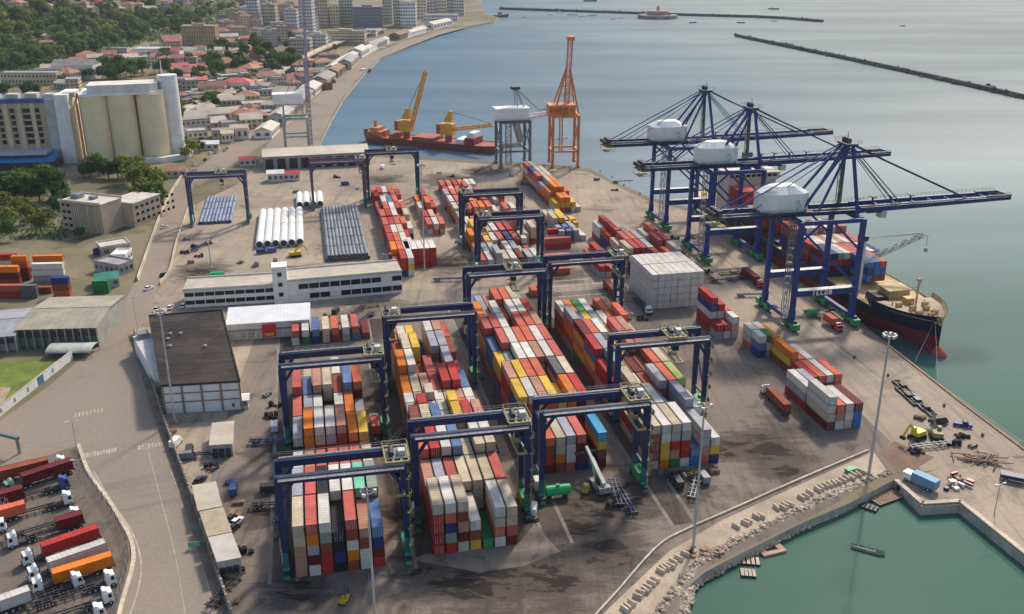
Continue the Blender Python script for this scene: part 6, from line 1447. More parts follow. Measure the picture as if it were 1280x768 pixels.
# ================================================================== VEHICLES
_wm = {}
def wheel_mesh(r_=.5, w=.35):
    k = (r_, w)
    if k not in _wm:
        mb = MB(); mb.tube((0, -w / 2, 0), (0, w / 2, 0), r_, 12); mb.tube((0, -w / 2 - .02, 0), (0, w / 2 + .02, 0), r_ * .5, 8, 1); _wm[k] = mb.mesh("wheel", [rubber, palesteel])
    return _wm[k]
def put_wheels(t, xs, yw, r_=.5, w=.35):
    for x in xs:
        for s in (-1, 1): inst("wheel", wheel_mesh(r_, w), t, (x, s * yw, r_))
def cab_parts(t, x, m, h=3.0, L=2.2):
    """a lorry cab whose front face is at x + L"""
    mb = MB(); mb.hexa([(x, -1.22, .7), (x + L, -1.22, .7), (x + L, 1.22, .7), (x, 1.22, .7), (x, -1.2, h), (x + L - .35, -1.15, h), (x + L - .35, 1.15, h), (x, 1.2, h)])
    mb.hexa([(x + .1, -1.0, h + .005), (x + L - .9, -1.0, h + .005), (x + L - .9, 1.0, h + .005), (x + .1, 1.0, h + .005), (x + .1, -.95, h + .65), (x + .6, -.9, h + .6), (x + .6, .9, h + .6), (x + .1, .95, h + .65)])
    cb = mb.build("cab", m, t)
    sl = .35 / (h - .7); f = lambda z: x + L - sl * (z - .7) + .012
    mb = MB(); mb.quad([(f(1.75), -1.05, 1.75), (f(1.75), 1.05, 1.75), (f(h - .25), 1.0, h - .25), (f(h - .25), -1.0, h - .25)]); mb.build("windscreen", glassm, cb)
    mb = MB()
    for s in (-1, 1): q = [(x + 1.0, s * 1.235, 1.8), (x + L - .45, s * 1.235, 1.8), (x + L - .55, s * 1.21, h - .3), (x + 1.0, s * 1.21, h - .3)]; mb.quad(q if s < 0 else q[::-1])
    mb.build("side_window", glassm, cb)
    mb = MB(); mb.box(x + L + .02, x + L + .12, -1.2, 1.2, .45, .95); mb.build("bumper", darksteel, cb)
    for s in (-1, 1): f_ = MB(); f_.box(x + L + .02, x + L + .06, s * .85 - .2, s * .85 + .2, 1.0, 1.25); f_.build("headlight", palesteel, cb)
TRUCKS = "articulated lorries in the lorry park"
def lorry(label, head, tail, cabm, L=13.6, group=TRUCKS, trailer=True, deckm=darksteel, tractor=False):
    """head and tail: places of the cab front and the trailer tail; returns thing and rot"""
    h_, q = head, tail; d = (h_ - q); rot = math.atan2(d.y, d.x)
    t = thing("lorry", label, "lorry", h_, rot, group)
    cab_parts(t, -2.3, cabm, 2.6 if tractor else 3.0, 1.9 if tractor else 2.2)
    mb = MB(); mb.box(-6.4, -2.35, -.45, .45, .75, 1.0); mb.box(-5.6, -2.5, -1.0, -.5, .5, .95); mb.box(-5.0, -2.5, .5, 1.0, .5, .95); mb.tube((-2.7, -.9, 1.0), (-2.7, -.9, 3.1), .1, 8); mb.build("chassis", darksteel, t)
    put_wheels(t, (-1.0, -4.6, -5.8), 1.05)
    if trailer:
        mb = MB(); x1 = -4.2; x0 = x1 - L
        for s in (-.5, .5): mb.box(x0, x1, s - .12, s + .12, 1.01, 1.28)
        for k in range(8): x = x0 + .3 + k * (L - .6) / 7; mb.box(x - .12, x + .12, -1.2, 1.2, 1.05, 1.27)
        mb.box(x0 - .08, x0, -1.2, 1.2, .7, 1.28); mb.build("trailer", deckm, t)
        put_wheels(t, (x0 + 1.2, x0 + 2.5, x0 + 3.8), 1.05)
    return t, rot
def load(t, rot, key, L, off, label, group="containers on lorries"):
    d = Vector((math.cos(rot), math.sin(rot), 0)); p = Vector(t.location) - d * off + Vector((0, 0, 1.29))
    put_box(p, rot + math.pi / 2, L, key, label, group, (1, 1, 1, 1), True)    # container runs backwards from off
cabwhite = M("cab_white", (0.78, 0.77, 0.74), rough=.35, var=.06, spec=.5); cabblue = M("cab_blue", (0.03, 0.07, 0.30), rough=.35, var=.1, spec=.5); cabred = M("cab_red", (0.45, 0.03, 0.02), rough=.35, var=.1, spec=.5); cabgreen = M("cab_pale_green", (0.28, 0.40, 0.30), rough=.4, var=.1)
def row(label, hp, tp, cabm, ld=None, flip=False, trailer=True):
    a, c = at(*hp), at(*tp); L = 12.6
    t, rot = lorry(label, a, c, cabm, L, TRUCKS, trailer)
    for key, Lc, off, lb in (ld or []): load(t, rot, key, Lc, off, lb)
row("white cab lorry under a long rust brown container at the top of the lorry park", (85, 583), (0, 604), cabwhite, [('b', 12.19, 4.4, "long rust brown container on the topmost lorry of the park")])
row("pale green cab lorry with long dark red container second in the park", (6, 618), (90, 590), cabgreen, [('m', 12.19, 4.4, "long dark red container on the second lorry of the park")])
row("blue cab lorry with short maroon container at its tail", (88, 608), (5, 632), cabblue, [('m', 6.06, 10.6, "short maroon container at the tail of the blue cab lorry")])
row("white cab lorry with short rust orange container at its tail", (93, 628), (5, 652), cabwhite, [('c', 6.06, 10.6, "short rust orange container at the tail of a white cab lorry")])
row("white cab lorry with long empty flat trailer in the middle of the park", (103, 648), (-2, 680), cabwhite, None)
row("white cab lorry facing left with short maroon container at its tail", (9, 685), (95, 660), cabwhite, [('m', 6.06, 10.5, "short dark maroon container on the lorry left of the bright red one")])
row("white cab lorry facing left under the long bright red container", (28, 708), (132, 672), cabwhite, [('r', 12.19, 4.4, "long bright red container in the middle of the lorry park")])
row("white cab lorry facing left under the long white container", (35, 728), (138, 692), cabwhite, [('w', 12.19, 4.4, "long white container between the red and orange ones in the lorry park")])
row("white cab lorry facing left under the long orange container", (40, 742), (148, 708), cabwhite, [('o', 12.19, 4.4, "long orange container nearest the kerb bend in the lorry park")])
row("white cab lorry facing right with a short white container behind it", (106, 730), (22, 760), cabwhite, [('w', 6.06, 10.5, "short white container at the left of the lorry park")])
row("white cab lorry nearest the kerb bend without any load", (147, 728), (60, 756), cabwhite, None)
row("white cab lorry low in the park with an empty trailer", (144, 750), (40, 784), cabwhite, None)
row("lowest white cab lorry with a bare trailer cut by the picture edge", (134, 770), (30, 802), cabwhite, None)
row("white cab lorry at the left edge facing left, beside the red container", (-2, 634), (70, 612), cabwhite, None, False, False)
row("white tractor unit at the left edge without trailer", (10, 662), (-30, 672), cabwhite, None, False, False)
t = thing("gate_frame", "grey teal steel gantry beam at the lorry park's upper corner", "gate", at(-4, 560), R(-22)); mb = MB(); mb.box(-6, 9, -.5, .5, 4.4, 5.2); mb.build("beam", M("teal_grey", (0.12, 0.18, 0.18), rough=.6, var=.2), t)
for x in (-5, 8.4): f_ = MB(); f_.box(x - .3, x + .3, -.3, .3, 0, 4.39); f_.build("post", greysteel, t)
# fence by the lorry park
fp = curve(G((96, 560), (106, 592), (140, 642), (160, 692), (144, 764), (138, 800)), 6)
t = thing("chain_fence", "dark wire fence curving round the lorry park", "fence", fp[0])
for a, c in zip(fp, fp[1:]):
    a, c = a - fp[0], c - fp[0]; f_ = MB(); f_.box(a.x - .06, a.x + .06, a.y - .06, a.y + .06, 0, 2.3); f_.build("post", darksteel, t)
    f_ = MB()
    for z in (.1, .5, .9, 1.3, 1.7, 2.1): f_.bar(a + Vector((0, 0, z)), c + Vector((0, 0, z)), .03, .03)
    for k in range(10): q = a.lerp(c, k / 10); f_.bar(q + Vector((0, 0, .1)), q + Vector((0, 0, 2.1)), .025, .025)
    f_.build("mesh_panel", greysteel, t)
# terminal tractors and loads in the yard
def yard_truck(label, pos, rot, key=None, L=12.19, cabm=None, lb=None):
    d = Vector((math.cos(rot), math.sin(rot), 0)); t, r_ = lorry(label, pos, pos - d * 16, cabm or cabwhite, 12.6, "terminal tractors in the yard", True, darksteel, True)
    if key: load(t, r_, key, L, 4.4, lb)
F_, Bk = R(YAW - 90), R(YAW + 90)
yard_truck("white terminal tractor with rust red container crossing the open yard", W(140.5, 64.5), Bk - R(2), 'b', 12.19, None, "rust red container on the lone tractor in the open yard")
yard_truck("white terminal tractor with pink container in the lane of the leftmost block", W(22, 70), Bk, 'p', 6.06, None, "short pink container on the tractor in the leftmost lane")
yard_truck("red terminal tractor waiting under the middle quay crane", W(181, 150), F_, 'm', 12.19, cabred, "maroon container on the tractor under the middle quay crane")
yard_truck("dark red terminal tractor under the nearest quay crane", W(188, 102), F_, 'c', 6.06, cabred, "short salmon container under the nearest quay crane")
yard_truck("white terminal tractor with empty trailer beside the white stack", W(128, 132), F_ , None, 0, cabwhite)
yard_truck("white terminal tractor behind the rightmost block with brown container", W(121, 148), F_, 'b', 12.19, cabwhite, "rust brown container on the tractor behind the rightmost block")
yard_truck("white terminal tractor with empty trailer in the lane of the second block", W(52.5, 60), Bk, None, 0, cabwhite)
yard_truck("white terminal tractor in the lane of the third block", W(83, 100), F_, 'w', 12.19, cabwhite, "white container on the tractor in the third block's lane")
yard_truck("white terminal tractor in the lane of the rightmost block", W(113.5, 92), F_, 's', 12.19, cabwhite, "slate blue container on the tractor in the rightmost lane")
yard_truck("white terminal tractor on the sandy yard near the steel pipes", W(-6, 205), R(YAW), None, 0, cabwhite)
yard_truck("orange cab terminal tractor on the quay near the red block", W(158, 205), Bk, 'c', 12.19, cabred, "salmon container on the tractor near the red block")
# reach stacker with raised white boom
def reach_stacker(label, pos, rot, m1, bm, cat="reach stacker"):
    t = thing("reach_stacker", label, cat, pos, rot); mb = MB(); mb.box(-3.6, 3.2, -1.5, 1.5, .8, 1.9); mb.box(-3.7, -2.0, -1.6, 1.6, 1.0, 2.5); mb.build("body", m1, t)
    put_wheels(t, (2.2,), 1.75, .85, .7); put_wheels(t, (-2.6,), 1.45, .75, .6)
    mb = MB(); mb.box(-.9, .9, -.75, .75, 1.91, 3.5, 0); mb.build("cab", glassm, t)
    mb = MB(); mb.bar((-2.6, 0, 2.9), (5.2, 0, 6.2), .95, 1.1); mb.bar((5.0, 0, 6.1), (8.6, 0, 7.7), .7, .8); mb.bar((1.2, .6, 1.9), (3.2, .6, 5.2), .28); mb.bar((1.2, -.6, 1.9), (3.2, -.6, 5.2), .28); mb.build("boom", bm, t)
    mb = MB(); mb.box(8.2, 9.2, -3, 3, 5.8, 6.3); mb.box(8.5, 8.9, -.4, .4, 6.31, 7.4); mb.build("spreader", darksteel, t)
    return t
reach_stacker("grey reach stacker with pale raised boom in front of the third block", at(749, 612), R(110), M("grey_machine", (0.30, 0.28, 0.26), rough=.6, var=.3, rust=.4), palesteel)

def forklift(label, pos, rot, m):
    t = thing("forklift", label, "forklift", pos, rot); mb = MB(); mb.box(-1.5, 1.0, -.75, .75, .45, 1.35); mb.build("body", m, t); put_wheels(t, (.7, -1.1), .75, .4, .3)
    mb = MB()
    for x in (-.9, .5):
        for y in (-.65, .65): mb.box(x - .05, x + .05, y - .05, y + .05, 1.36, 2.3)
    mb.box(-1.0, .6, -.72, .72, 2.31, 2.4); mb.build("roll_cage", darksteel, t); mb = MB()
    for y in (-.4, .4): mb.box(1.1, 1.25, y - .08, y + .08, .1, 3.2); mb.box(1.25, 2.4, y - .07, y + .07, .12, .2)
    mb.build("mast", darksteel, t)
big_ = lambda *a: forklift(*a)
forklift("yellow forklift working alone at the bottom of the picture", at(431, 752), R(75), yellow)
forklift("small yellow forklift beside the green tank", at(733, 615), R(70), yellow)
forklift("yellow forklift in front of the rightmost block", at(868, 596), R(30), yellow)
forklift("orange forklift near the steel pipes", at(262, 305), R(0), orange)
# green tank and other lone boxes before the third block
t = thing("tank", "bright green fuel tank lying in front of the third block", "tank", at(697, 622), R(YAW)); mb = MB(); mb.tube((-3.0, 0, 2.2), (3.0, 0, 2.2), 1.35, 16); mb.tube((-3.25, 0, 2.2), (-3.0, 0, 2.2), 1.0, 16); mb.tube((3.0, 0, 2.2), (3.25, 0, 2.2), 1.0, 16); mb.box(-.4, .4, -.4, .4, 3.5, 3.8); mb.build("shell", M("bright_green_paint", (0.02, 0.36, 0.12), rough=.4, var=.15, scale=.4), t)
for x in (-2, 2): f_ = MB(); f_.box(x - .25, x + .25, -1.1, 1.1, 0, 1.1); f_.build("saddle", darksteel, t)
for k, (px, py, ln) in enumerate(((272, 349, 5.5), (1014, 396, 3))):
    t = thing("tank", ["green tank with white pipes behind the terminal office", "green drum beside the nearest quay crane"][k], "tank", at(px, py), R(8)); mb = MB(); mb.tube((-ln / 2, 0, 1.7), (ln / 2, 0, 1.7), 1.4, 14); mb.build("shell", M("bright_green_paint", (0, 0, 0)), t)
    for x in (-ln * .3, ln * .3): f_ = MB(); f_.box(x - .2, x + .2, -1, 1, 0, .6); f_.build("saddle", greysteel, t)
# tank containers seen end-on in the second block
for k in range(4):
    t = thing("tank_container", ["lowest", "second lowest", "third lowest", "topmost"][k] + " silver tank container in the gap of the second block", "tank container", W(30.4 + 4 * 2.8 + 1.22, 15.0, k * CHT), R(YAW), "stacked tank containers"); mb = MB(); mb.tube((0, .4, 1.3), (0, 5.6, 1.3), 1.1, 16); mb.tube((0, .15, 1.3), (0, .4, 1.3), .8, 16); mb.build("vessel", M("silver_tank", (0.5, 0.5, 0.5), rough=.35, var=.15, metal=.3), t)
    mb = MB()
    for x in (-1.15, 1.15):
        for z in (.06, 2.5): mb.box(x - .07, x + .07, 0, 6, z, z + .09)
        for y in (.06, 5.94): mb.box(x - .07, x + .07, y - .06, y + .06, .151, 2.499)
    mb.build("frame", darksteel, t)
# pallets, drums and scrap lying about -------------------------------------
rg = random.Random(77)
def crate_pile(label, px, py, n, spread, mats, s=1.4, cat="scrap pile", name="scrap_pile", group=None):
    p = at(px, py); t = thing(name, label, cat, p, R(rg.uniform(0, 40)), group)
    for k in range(int(n * 1.8)):
        f_ = MB(); a, b_, c = .75 * s * rg.uniform(.5, 1.8), s * rg.uniform(.4, 1.2), s * rg.uniform(.25, .9); x, y = rg.gauss(0, spread), rg.gauss(0, spread * .7); z = rg.choice((0, 0, 0, .5))
        f_.rbox((x, y), a * 1.6, b_, z, z + c, rg.uniform(0, 3)); f_.build("piece", rg.choice(mats), t)
    return t
junk = [darksteel, darksteel, woodm, greysteel, M("dusty_grey", (0.26, 0.23, 0.19), rough=.9, var=.3), concrete, oldyellow, M("rust_cargo", (0, 0, 0)), M("tarp_brown", (0.12, 0.09, 0.07), rough=.9, var=.3)]
pallet_me = MB(); 
for y in (-.55, 0, .55): pallet_me.box(-.6, .6, y - .06, y + .06, 0, .1)
for x in range(5): pallet_me.box(-.6 + x * .27, -.46 + x * .27, -.6, .6, .101, .13)
pallet_me = pallet_me.mesh("pallet", M("pallet_wood", (0.28, 0.19, 0.11), rough=.9, var=.35, rnd=.25))
drumcol = [M("drum_blue", (0.03, 0.10, 0.24), rough=.5, var=.25), M("drum_rust", (0.22, 0.09, 0.05), rough=.7, var=.3), M("drum_grey", (0.24, 0.23, 0.21), rough=.6, var=.3)]
drum_me = []
for m_ in drumcol:
    q = MB(); q.lathe([(0, 0), (.3, 0), (.3, .28), (.315, .3), (.3, .32), (.3, .58), (.315, .6), (.3, .62), (.3, .88), (.26, .88), (.26, .86), (0, .86)], 10); drum_me.append(q.mesh("drum", m_))
tyre2 = MB(); tyre2.lathe([(.3, .0), (.62, .04), (.66, .2), (.62, .36), (.3, .4), (.3, .0)], 12); tyre2 = tyre2.mesh("tyre", rubber)
def pallet_pile(px, py, where):
    p = at(px, py); t = thing("pallet_stack", "", "pallet stack", p, R(rg.uniform(0, 90)), "pallet stacks about the terminal"); later_label(t, f"stack of wooden pallets {where}")
    for c in range(rg.randint(2, 4)):
        h = rg.randint(3, 10)
        for k in range(h): inst("pallet", pallet_me, t, ((c % 2) * 1.5 + rg.uniform(-.06, .06), (c // 2) * 1.5, k * .135), rg.uniform(-.06, .06))
def drum_group(px, py, where):
    p = at(px, py); t = thing("drum_group", "", "oil drums", p, R(rg.uniform(0, 90)), "oil drums about the terminal"); later_label(t, f"cluster of oil drums {where}")
    for k in range(rg.randint(5, 11)): inst("drum", rg.choice(drum_me), t, ((k % 4) * .72 + rg.uniform(-.1, .1), (k // 4) * .75 + rg.uniform(-.1, .1), 0))
def tyre_pile(px, py, where):
    p = at(px, py); t = thing("tyre_pile", "", "tyre pile", p, 0, "tyre piles about the terminal"); later_label(t, f"pile of black tyres {where}")
    for c in range(rg.randint(3, 6)):
        for k in range(rg.randint(1, 4)): inst("tyre", tyre2, t, ((c % 3) * 1.4 + rg.uniform(-.1, .1), (c // 3) * 1.4, k * .41))
def chassis(px, py, rot, where):
    p = at(px, py); t = thing("parked_trailer", "", "trailer", p, rot, "empty trailers parked about the terminal"); later_label(t, f"empty skeleton trailer parked {where}"); mb = MB()
    for s_ in (-.5, .5): mb.box(-6, 6, s_ - .13, s_ + .13, 1.0, 1.3)
    for k in range(7): x = -5.8 + k * 1.93; mb.box(x - .15, x + .15, -1.2, 1.2, 1.04, 1.28)
    for s_ in (-.8, .8): mb.box(4.0, 4.2, s_ - .08, s_ + .08, 0, 1.0)
    mb.build("chassis", rg.choice([darksteel, greysteel, navy]), t); put_wheels(t, (-4.8, -3.5), 1.05)
def van(px, py, rot, where):
    nm, m = rg.choice(carcols_v); t = thing("van", "", "van", at(px, py), rot, "vans in the terminal"); later_label(t, f"{nm} van parked {where}"); mb = MB(); mb.hexa([(-2.4, -.95, .4), (2.5, -.95, .4), (2.5, .95, .4), (-2.4, .95, .4), (-2.4, -.9, 2.2), (1.3, -.85, 2.2), (1.3, .85, 2.2), (-2.4, .9, 2.2)]); mb.build("body", m, t); put_wheels(t, (1.5, -1.5), .86, .36, .25)
    f_ = MB(); f_.quad([(2.32, -.75, .95), (2.32, .75, .95), (1.42, .72, 2.08), (1.42, -.72, 2.08)]); f_.build("windscreen", glassm, t)
carcols_v = [("white", white), ("grey", greysteel), ("dark", darksteel), ("blue", M("drum_blue", (0, 0, 0)))]
GEAR = [("by the road wall", ((212, 545), (222, 556), (238, 566), (232, 575), (250, 572), (256, 586), (282, 606), (292, 616), (296, 632), (298, 645), (286, 716), (290, 726), (282, 742), (294, 752), (268, 590), (300, 690))),
 ("beside the leftmost block", ((338, 508), (332, 522), (342, 536), (338, 556), (345, 572), (342, 598), (338, 614), (346, 634), (344, 655), (350, 676), (334, 496))),
 ("between the two front blocks", ((504, 600), (508, 628), (510, 655), (512, 672), (500, 575), (494, 550))),
 ("in front of the rightmost block", ((838, 600), (848, 606), (858, 598), (868, 610), (880, 600), (888, 592), (842, 592))),
 ("in front of the third block", ((770, 620), (784, 628), (760, 632), (668, 640), (656, 650))),
 ("before the terminal office", ((408, 398), (418, 392), (432, 396), (446, 392), (456, 400), (468, 396), (482, 398), (424, 404), (492, 392))),
 ("in the sandy back yard", ((232, 300), (240, 308), (228, 318), (236, 330), (246, 322), (252, 312), (300, 328), (320, 332), (345, 330), (340, 226), (430, 232), (446, 236), (370, 240), (480, 212), (420, 222))),
 ("in the middle of the terminal", ((560, 250), (556, 264), (575, 300), (645, 336), (596, 352), (560, 352), (770, 398), (786, 400), (800, 402), (764, 238), (780, 228), (745, 226), (560, 222), (600, 214), (640, 222), (655, 232), (545, 216))),
 ("near the blue quay cranes", ((852, 318), (880, 340), (905, 352), (925, 345), (842, 300), (868, 298), (940, 372), (985, 402), (1025, 392))),
 ("on the pier by the excavators", ((1160, 560), (1184, 556), (1196, 548), (1140, 566), (1214, 560), (1176, 530), (1150, 524)))]
for where, pts in GEAR:
    for px, py in pts:
        px += rg.uniform(-2, 2); py += rg.uniform(-1.5, 1.5); q = rg.random()
        if q < .26: pallet_pile(px, py, where)
        elif q < .44: drum_group(px, py, where)
        elif q < .62: tyre_pile(px, py, where)
        elif q < .82: chassis(px, py, R(YAW + rg.choice((90, 82, 0, -8, 60))), where)
        else: van(px, py, R(YAW + rg.choice((90, 0, 70))), where)
# timber scaffolding and steel beams on the pier
t = thing("timber_pile", "heap of weathered timbers and beams at the right end of the pier", "timber pile", at(1236, 577), R(-20))
for k in range(34): f_ = MB(); a = rg.uniform(-.5, .5) + (0 if k % 3 else 1.4); x, y = rg.gauss(0, 3.5), rg.gauss(0, 1.8); z = rg.choice((0.02, .3, .6)); f_.bar((x - 2.6 * math.cos(a), y - 2.6 * math.sin(a), z + .15), (x + 2.6 * math.cos(a), y + 2.6 * math.sin(a), z + .15 + rg.uniform(0, .5)), .28, .28); f_.build("beam", rg.choice([woodm, woodm, darksteel, M("tarp_brown", (0, 0, 0))]), t)
t = thing("dark_lorry", "dark blue flat lorry at the right edge of the pier", "lorry", at(1268, 602), R(-25)); mb = MB(); mb.box(-3.5, 2, -1.2, 1.2, .9, 1.9); mb.build("bed", navy, t); mb = MB(); mb.box(2.1, 4.0, -1.15, 1.15, .7, 2.5); mb.build("cab", navy, t); put_wheels(t, (3, -2), 1.0)
# pipes -----------------------------------------------------------------
def pipe_stack(label, u, v, n, L, r_, m, gap, rows=1, cat="pipe stack", per=1):
    t = thing("pipe_stack", label, cat, W(u, v), R(YAW))
    for j in range(per):
        for k in range(n):
            for q in range(rows):
                if k >= n - q: continue
                f_ = MB(); y0 = j * (L + .8) + rg.uniform(-.4, .4); x = k * gap + q * gap / 2; z = r_ + q * gap * .87
                f_.tube((x, y0, z), (x, y0 + L, z), r_, 12); f_.tube((x, y0 - .012, z), (x, y0 + .0, z), r_ * .82, 12, 1); f_.build("pipe", [m, darksteel], t)
    return t
wpipe = M("white_pipe_coating", (0.80, 0.78, 0.72), rough=.5, var=.08, scale=.3, rust=.2, rustcol=(.5, .45, .38)); gpipe = M("grey_pipe_coating", (0.17, 0.185, 0.20), rough=.5, var=.3, scale=.4, rnd=.3, rust=.3, rustcol=(.1, .09, .08)); bpipe = M("blue_grey_pipe", (0.16, 0.20, 0.30), rough=.5, var=.3, rnd=.2)
pipe_stack("wide stack of large white coated pipes in the sandy yard", -15.5, 247, 6, 28, 1.75, wpipe, 3.55, 1, "pipe stack", 2)
pipe_stack("short stack of white pipes behind the wide one", 2.5, 314, 4, 22, 1.7, wpipe, 3.5, 1)
pipe_stack("broad stack of dark grey steel pipes right of the white pipes", 13.5, 221, 12, 13.2, .78, gpipe, 1.62, 2, "pipe stack", 6)
pipe_stack("stack of blue grey pipes under the leftmost back gantry", -45, 292, 9, 12, .8, bpipe, 1.75, 1, "pipe stack", 4)
t = thing("crawler_rig", "small yellow machine at the end of the white pipes", "machine", W(0, 232), R(20)); mb = MB(); mb.box(-2.6, 2.6, -1.5, 1.5, .6, 2.2); mb.bar((0, 0, 2.2), (3.4, 0, 5.4), .6); mb.bar((3.4, 0, 5.4), (5.4, 0, 2.2), .45); mb.build("body", yellow, t); mb = MB()
for s in (-1.7, 1.7): mb.box(-2.4, 2.4, s - .35, s + .35, 0, .9)
mb.build("track", rubber, t)
for k, (u, v, lb) in enumerate(((-10, 240, "blue"), (-14.5, 239, "navy"))):
    t = thing("van", f"{lb} van parked at the end of the white pipes", "van", W(u, v), R(YAW + 2)); mb = MB(); mb.hexa([(-2.2, -.95, .5), (2.2, -.95, .5), (2.2, .95, .5), (-2.2, .95, .5), (-2.2, -.9, 2.1), (1.2, -.85, 2.1), (1.2, .85, 2.1), (-2.2, .9, 2.1)]); mb.build("body", cabblue if k == 0 else navy, t); put_wheels(t, (1.4, -1.4), .85, .36, .25)
    f_ = MB(); f_.quad([(2.05, -.7, 1.0), (2.05, .7, 1.0), (1.28, .7, 2.0), (1.28, -.7, 2.0)]); f_.build("windscreen", glassm, t)
# cars -------------------------------------------------------------------
carcols = [("white", cabwhite), ("silver", M("car_silver", (0.45, 0.45, 0.46), rough=.35, var=.05, metal=.3)), ("black", M("car_black", (0.02, 0.02, 0.022), rough=.3, var=.1)), ("red", cabred)]
def car_shape():
    mb = MB(); mb.hexa([(-2.1, -.85, .35), (2.1, -.85, .35), (2.1, .85, .35), (-2.1, .85, .35), (-2.1, -.82, .95), (2.05, -.78, .85), (2.05, .78, .85), (-2.1, .82, .95)])
    mb.hexa([(-1.7, -.76, .951), (1.0, -.76, .951), (1.0, .76, .951), (-1.7, .76, .951), (-1.2, -.62, 1.45), (.35, -.62, 1.45), (.35, .62, 1.45), (-1.2, .62, 1.45)], 1)
    mb.box(-1.15, .3, -.6, .6, 1.451, 1.48, 0); return mb
_car = {}
def car(label, p, rot, ci):
    nm, m = carcols[ci]; t = thing("car", "", "car", p, rot, "cars on the roads"); later_label(t, f"{nm} car {label}")
    if ci not in _car: _car[ci] = car_shape().mesh("body", [m, glassm])
    inst("body", _car[ci], t); put_wheels(t, (1.35, -1.35), .75, .33, .22)
for k, (px, py) in enumerate(((196, 388), (213, 386), (229, 384), (205, 391))): car("parked behind the dark roofed warehouse", at(px, py), R(95), 0 if k else 1)
for k in range(30):
    f = rg.random(); a, c = at(236, 218), at(372, 108)
    p = a.lerp(c, f) + Vector((rg.uniform(-6, 6), 0, 0)); d = c - a; car("driving on the coast road past the silos", p, math.atan2(d.y, d.x), rg.choice((0, 0, 1, 2, 2, 3)))
for k in range(12):
    p = at(*rg.choice(((258, 163), (264, 158), (272, 152), (246, 168), (252, 175), (280, 148), (286, 145), (240, 176)))) + Vector((rg.uniform(-6, 6), rg.uniform(-10, 10), 0)); car("parked beside the coast road near the silos", p, R(rg.uniform(20, 60)), rg.choice((0, 1, 2)))
for px, py, ci, lb in ((205, 345, 2, "on the road beyond the terminal office"), (186, 362, 0, "at the road bend near the office"), (296, 655, 0, "beside the lower small sheds"), (250, 603, 2, "above the small sheds by the wall"), (293, 662, 2, "beside the lower small sheds"), (290, 650, 2, "beside the lower small sheds"), (205, 285, 0, "on the road beside the office block")): car(lb, at(px, py), R(70), ci)
# masts -------------------------------------------------------------------
def light_mast(label, base, top, r_=.42, lamps=8, group="tall floodlight masts"):
    p = at(*base); h = height_to(p, top[1]); t = thing("floodlight_mast", label, "light mast", p, R(rg.uniform(0, 40)), group)
    mb = MB(); mb.tube((0, 0, .5), (0, 0, h), r_, 10, 0, r_ * .5); mb.build("pole", M("galvanised_pole", (0.50, 0.47, 0.44), rough=.5, var=.15, metal=.2), t)
    mb = MB(); mb.lathe([(r_ * 2.2, 0), (r_ * 2.2, .5), (r_ * 1.2, .52)], 10); mb.build("base", concrete2, t)
    mb = MB(); mb.lathe([(1.3, h - .5), (1.35, h - .3), (1.2, h - .3)], 16); mb.bar((-1.3, 0, h - .4), (1.3, 0, h - .4), .12); mb.bar((0, -1.3, h - .4), (0, 1.3, h - .4), .12); mb.build("ring", greysteel, t)
    for k in range(lamps):
        a = 2 * math.pi * k / lamps; f_ = MB(); f_.rbox((1.5 * math.cos(a), 1.5 * math.sin(a)), .5, .7, h - .9, h - .2, a); f_.build("floodlight", palesteel, t)
    return t
light_mast("tall floodlight mast at the quay corner beside the ship's bow", (1086, 592), (1111, 417))
light_mast("tall floodlight mast on the stone shore in front of the rightmost block", (866, 690), (881, 505), .36, 3)
light_mast("floodlight mast in front of the blue container of the leftmost block", (470, 792), (454, 612), .3, 3)
light_mast("floodlight mast standing in front of the white roofed red containers", (531, 338), (529, 205), .3)
light_mast("floodlight mast in front of the dark roofed warehouse", (219, 528), (204, 388), .36)
light_mast("floodlight mast behind the white stair tower", (264, 335), (263, 300), .3, 4)
def lamp_post(label, base, top, group="street lamps"):
    p = at(*base); h = height_to(p, top[1]); t = thing("street_lamp", label, "street lamp", p, R(20), group); mb = MB(); mb.tube((0, 0, 0), (0, 0, h), .14, 8, 0, .09); mb.bar((-1.4, 0, h + .05), (1.4, 0, h + .05), .09); mb.build("post", M("galvanised_pole", (0, 0, 0)), t)
    for s in (-1, 1): f_ = MB(); f_.box(s * 1.3 - .45, s * 1.3 + .45, -.2, .2, h + .1, h + .28); f_.build("lamp_head", palesteel, t)
lamp_post("street lamp at the upper corner of the lorry park", (98, 572), (88, 528)); lamp_post("street lamp beside the lorry park fence by the blue cab", (106, 622), (98, 575)); lamp_post("lamp post on the pier deck above the basin", (1243, 641), (1246, 606))
lamp_post("lamp post on the road by the yellowish shed", (173, 418), (177, 372)); lamp_post("lamp post by the terminal office right wing", (485, 352), (484, 318)); lamp_post("lamp post along the road wall up to the silos", (246, 260), (246, 218))
# green sign frame on the road
t = thing("sign", "small green frame standing on the road edge by the sheds", "sign", at(244, 686), R(10)); mb = MB()
for x in (-1.3, 1.3): mb.box(x - .08, x + .08, -.08, .08, 0, 1.7)
mb.build("post", greensteel, t); mb = MB(); mb.box(-1.4, 1.4, -.06, .06, .7, 1.9); mb.build("board", M("mint_paint", (0.18, 0.45, 0.28), rough=.6, var=.25, scale=1.5), t)
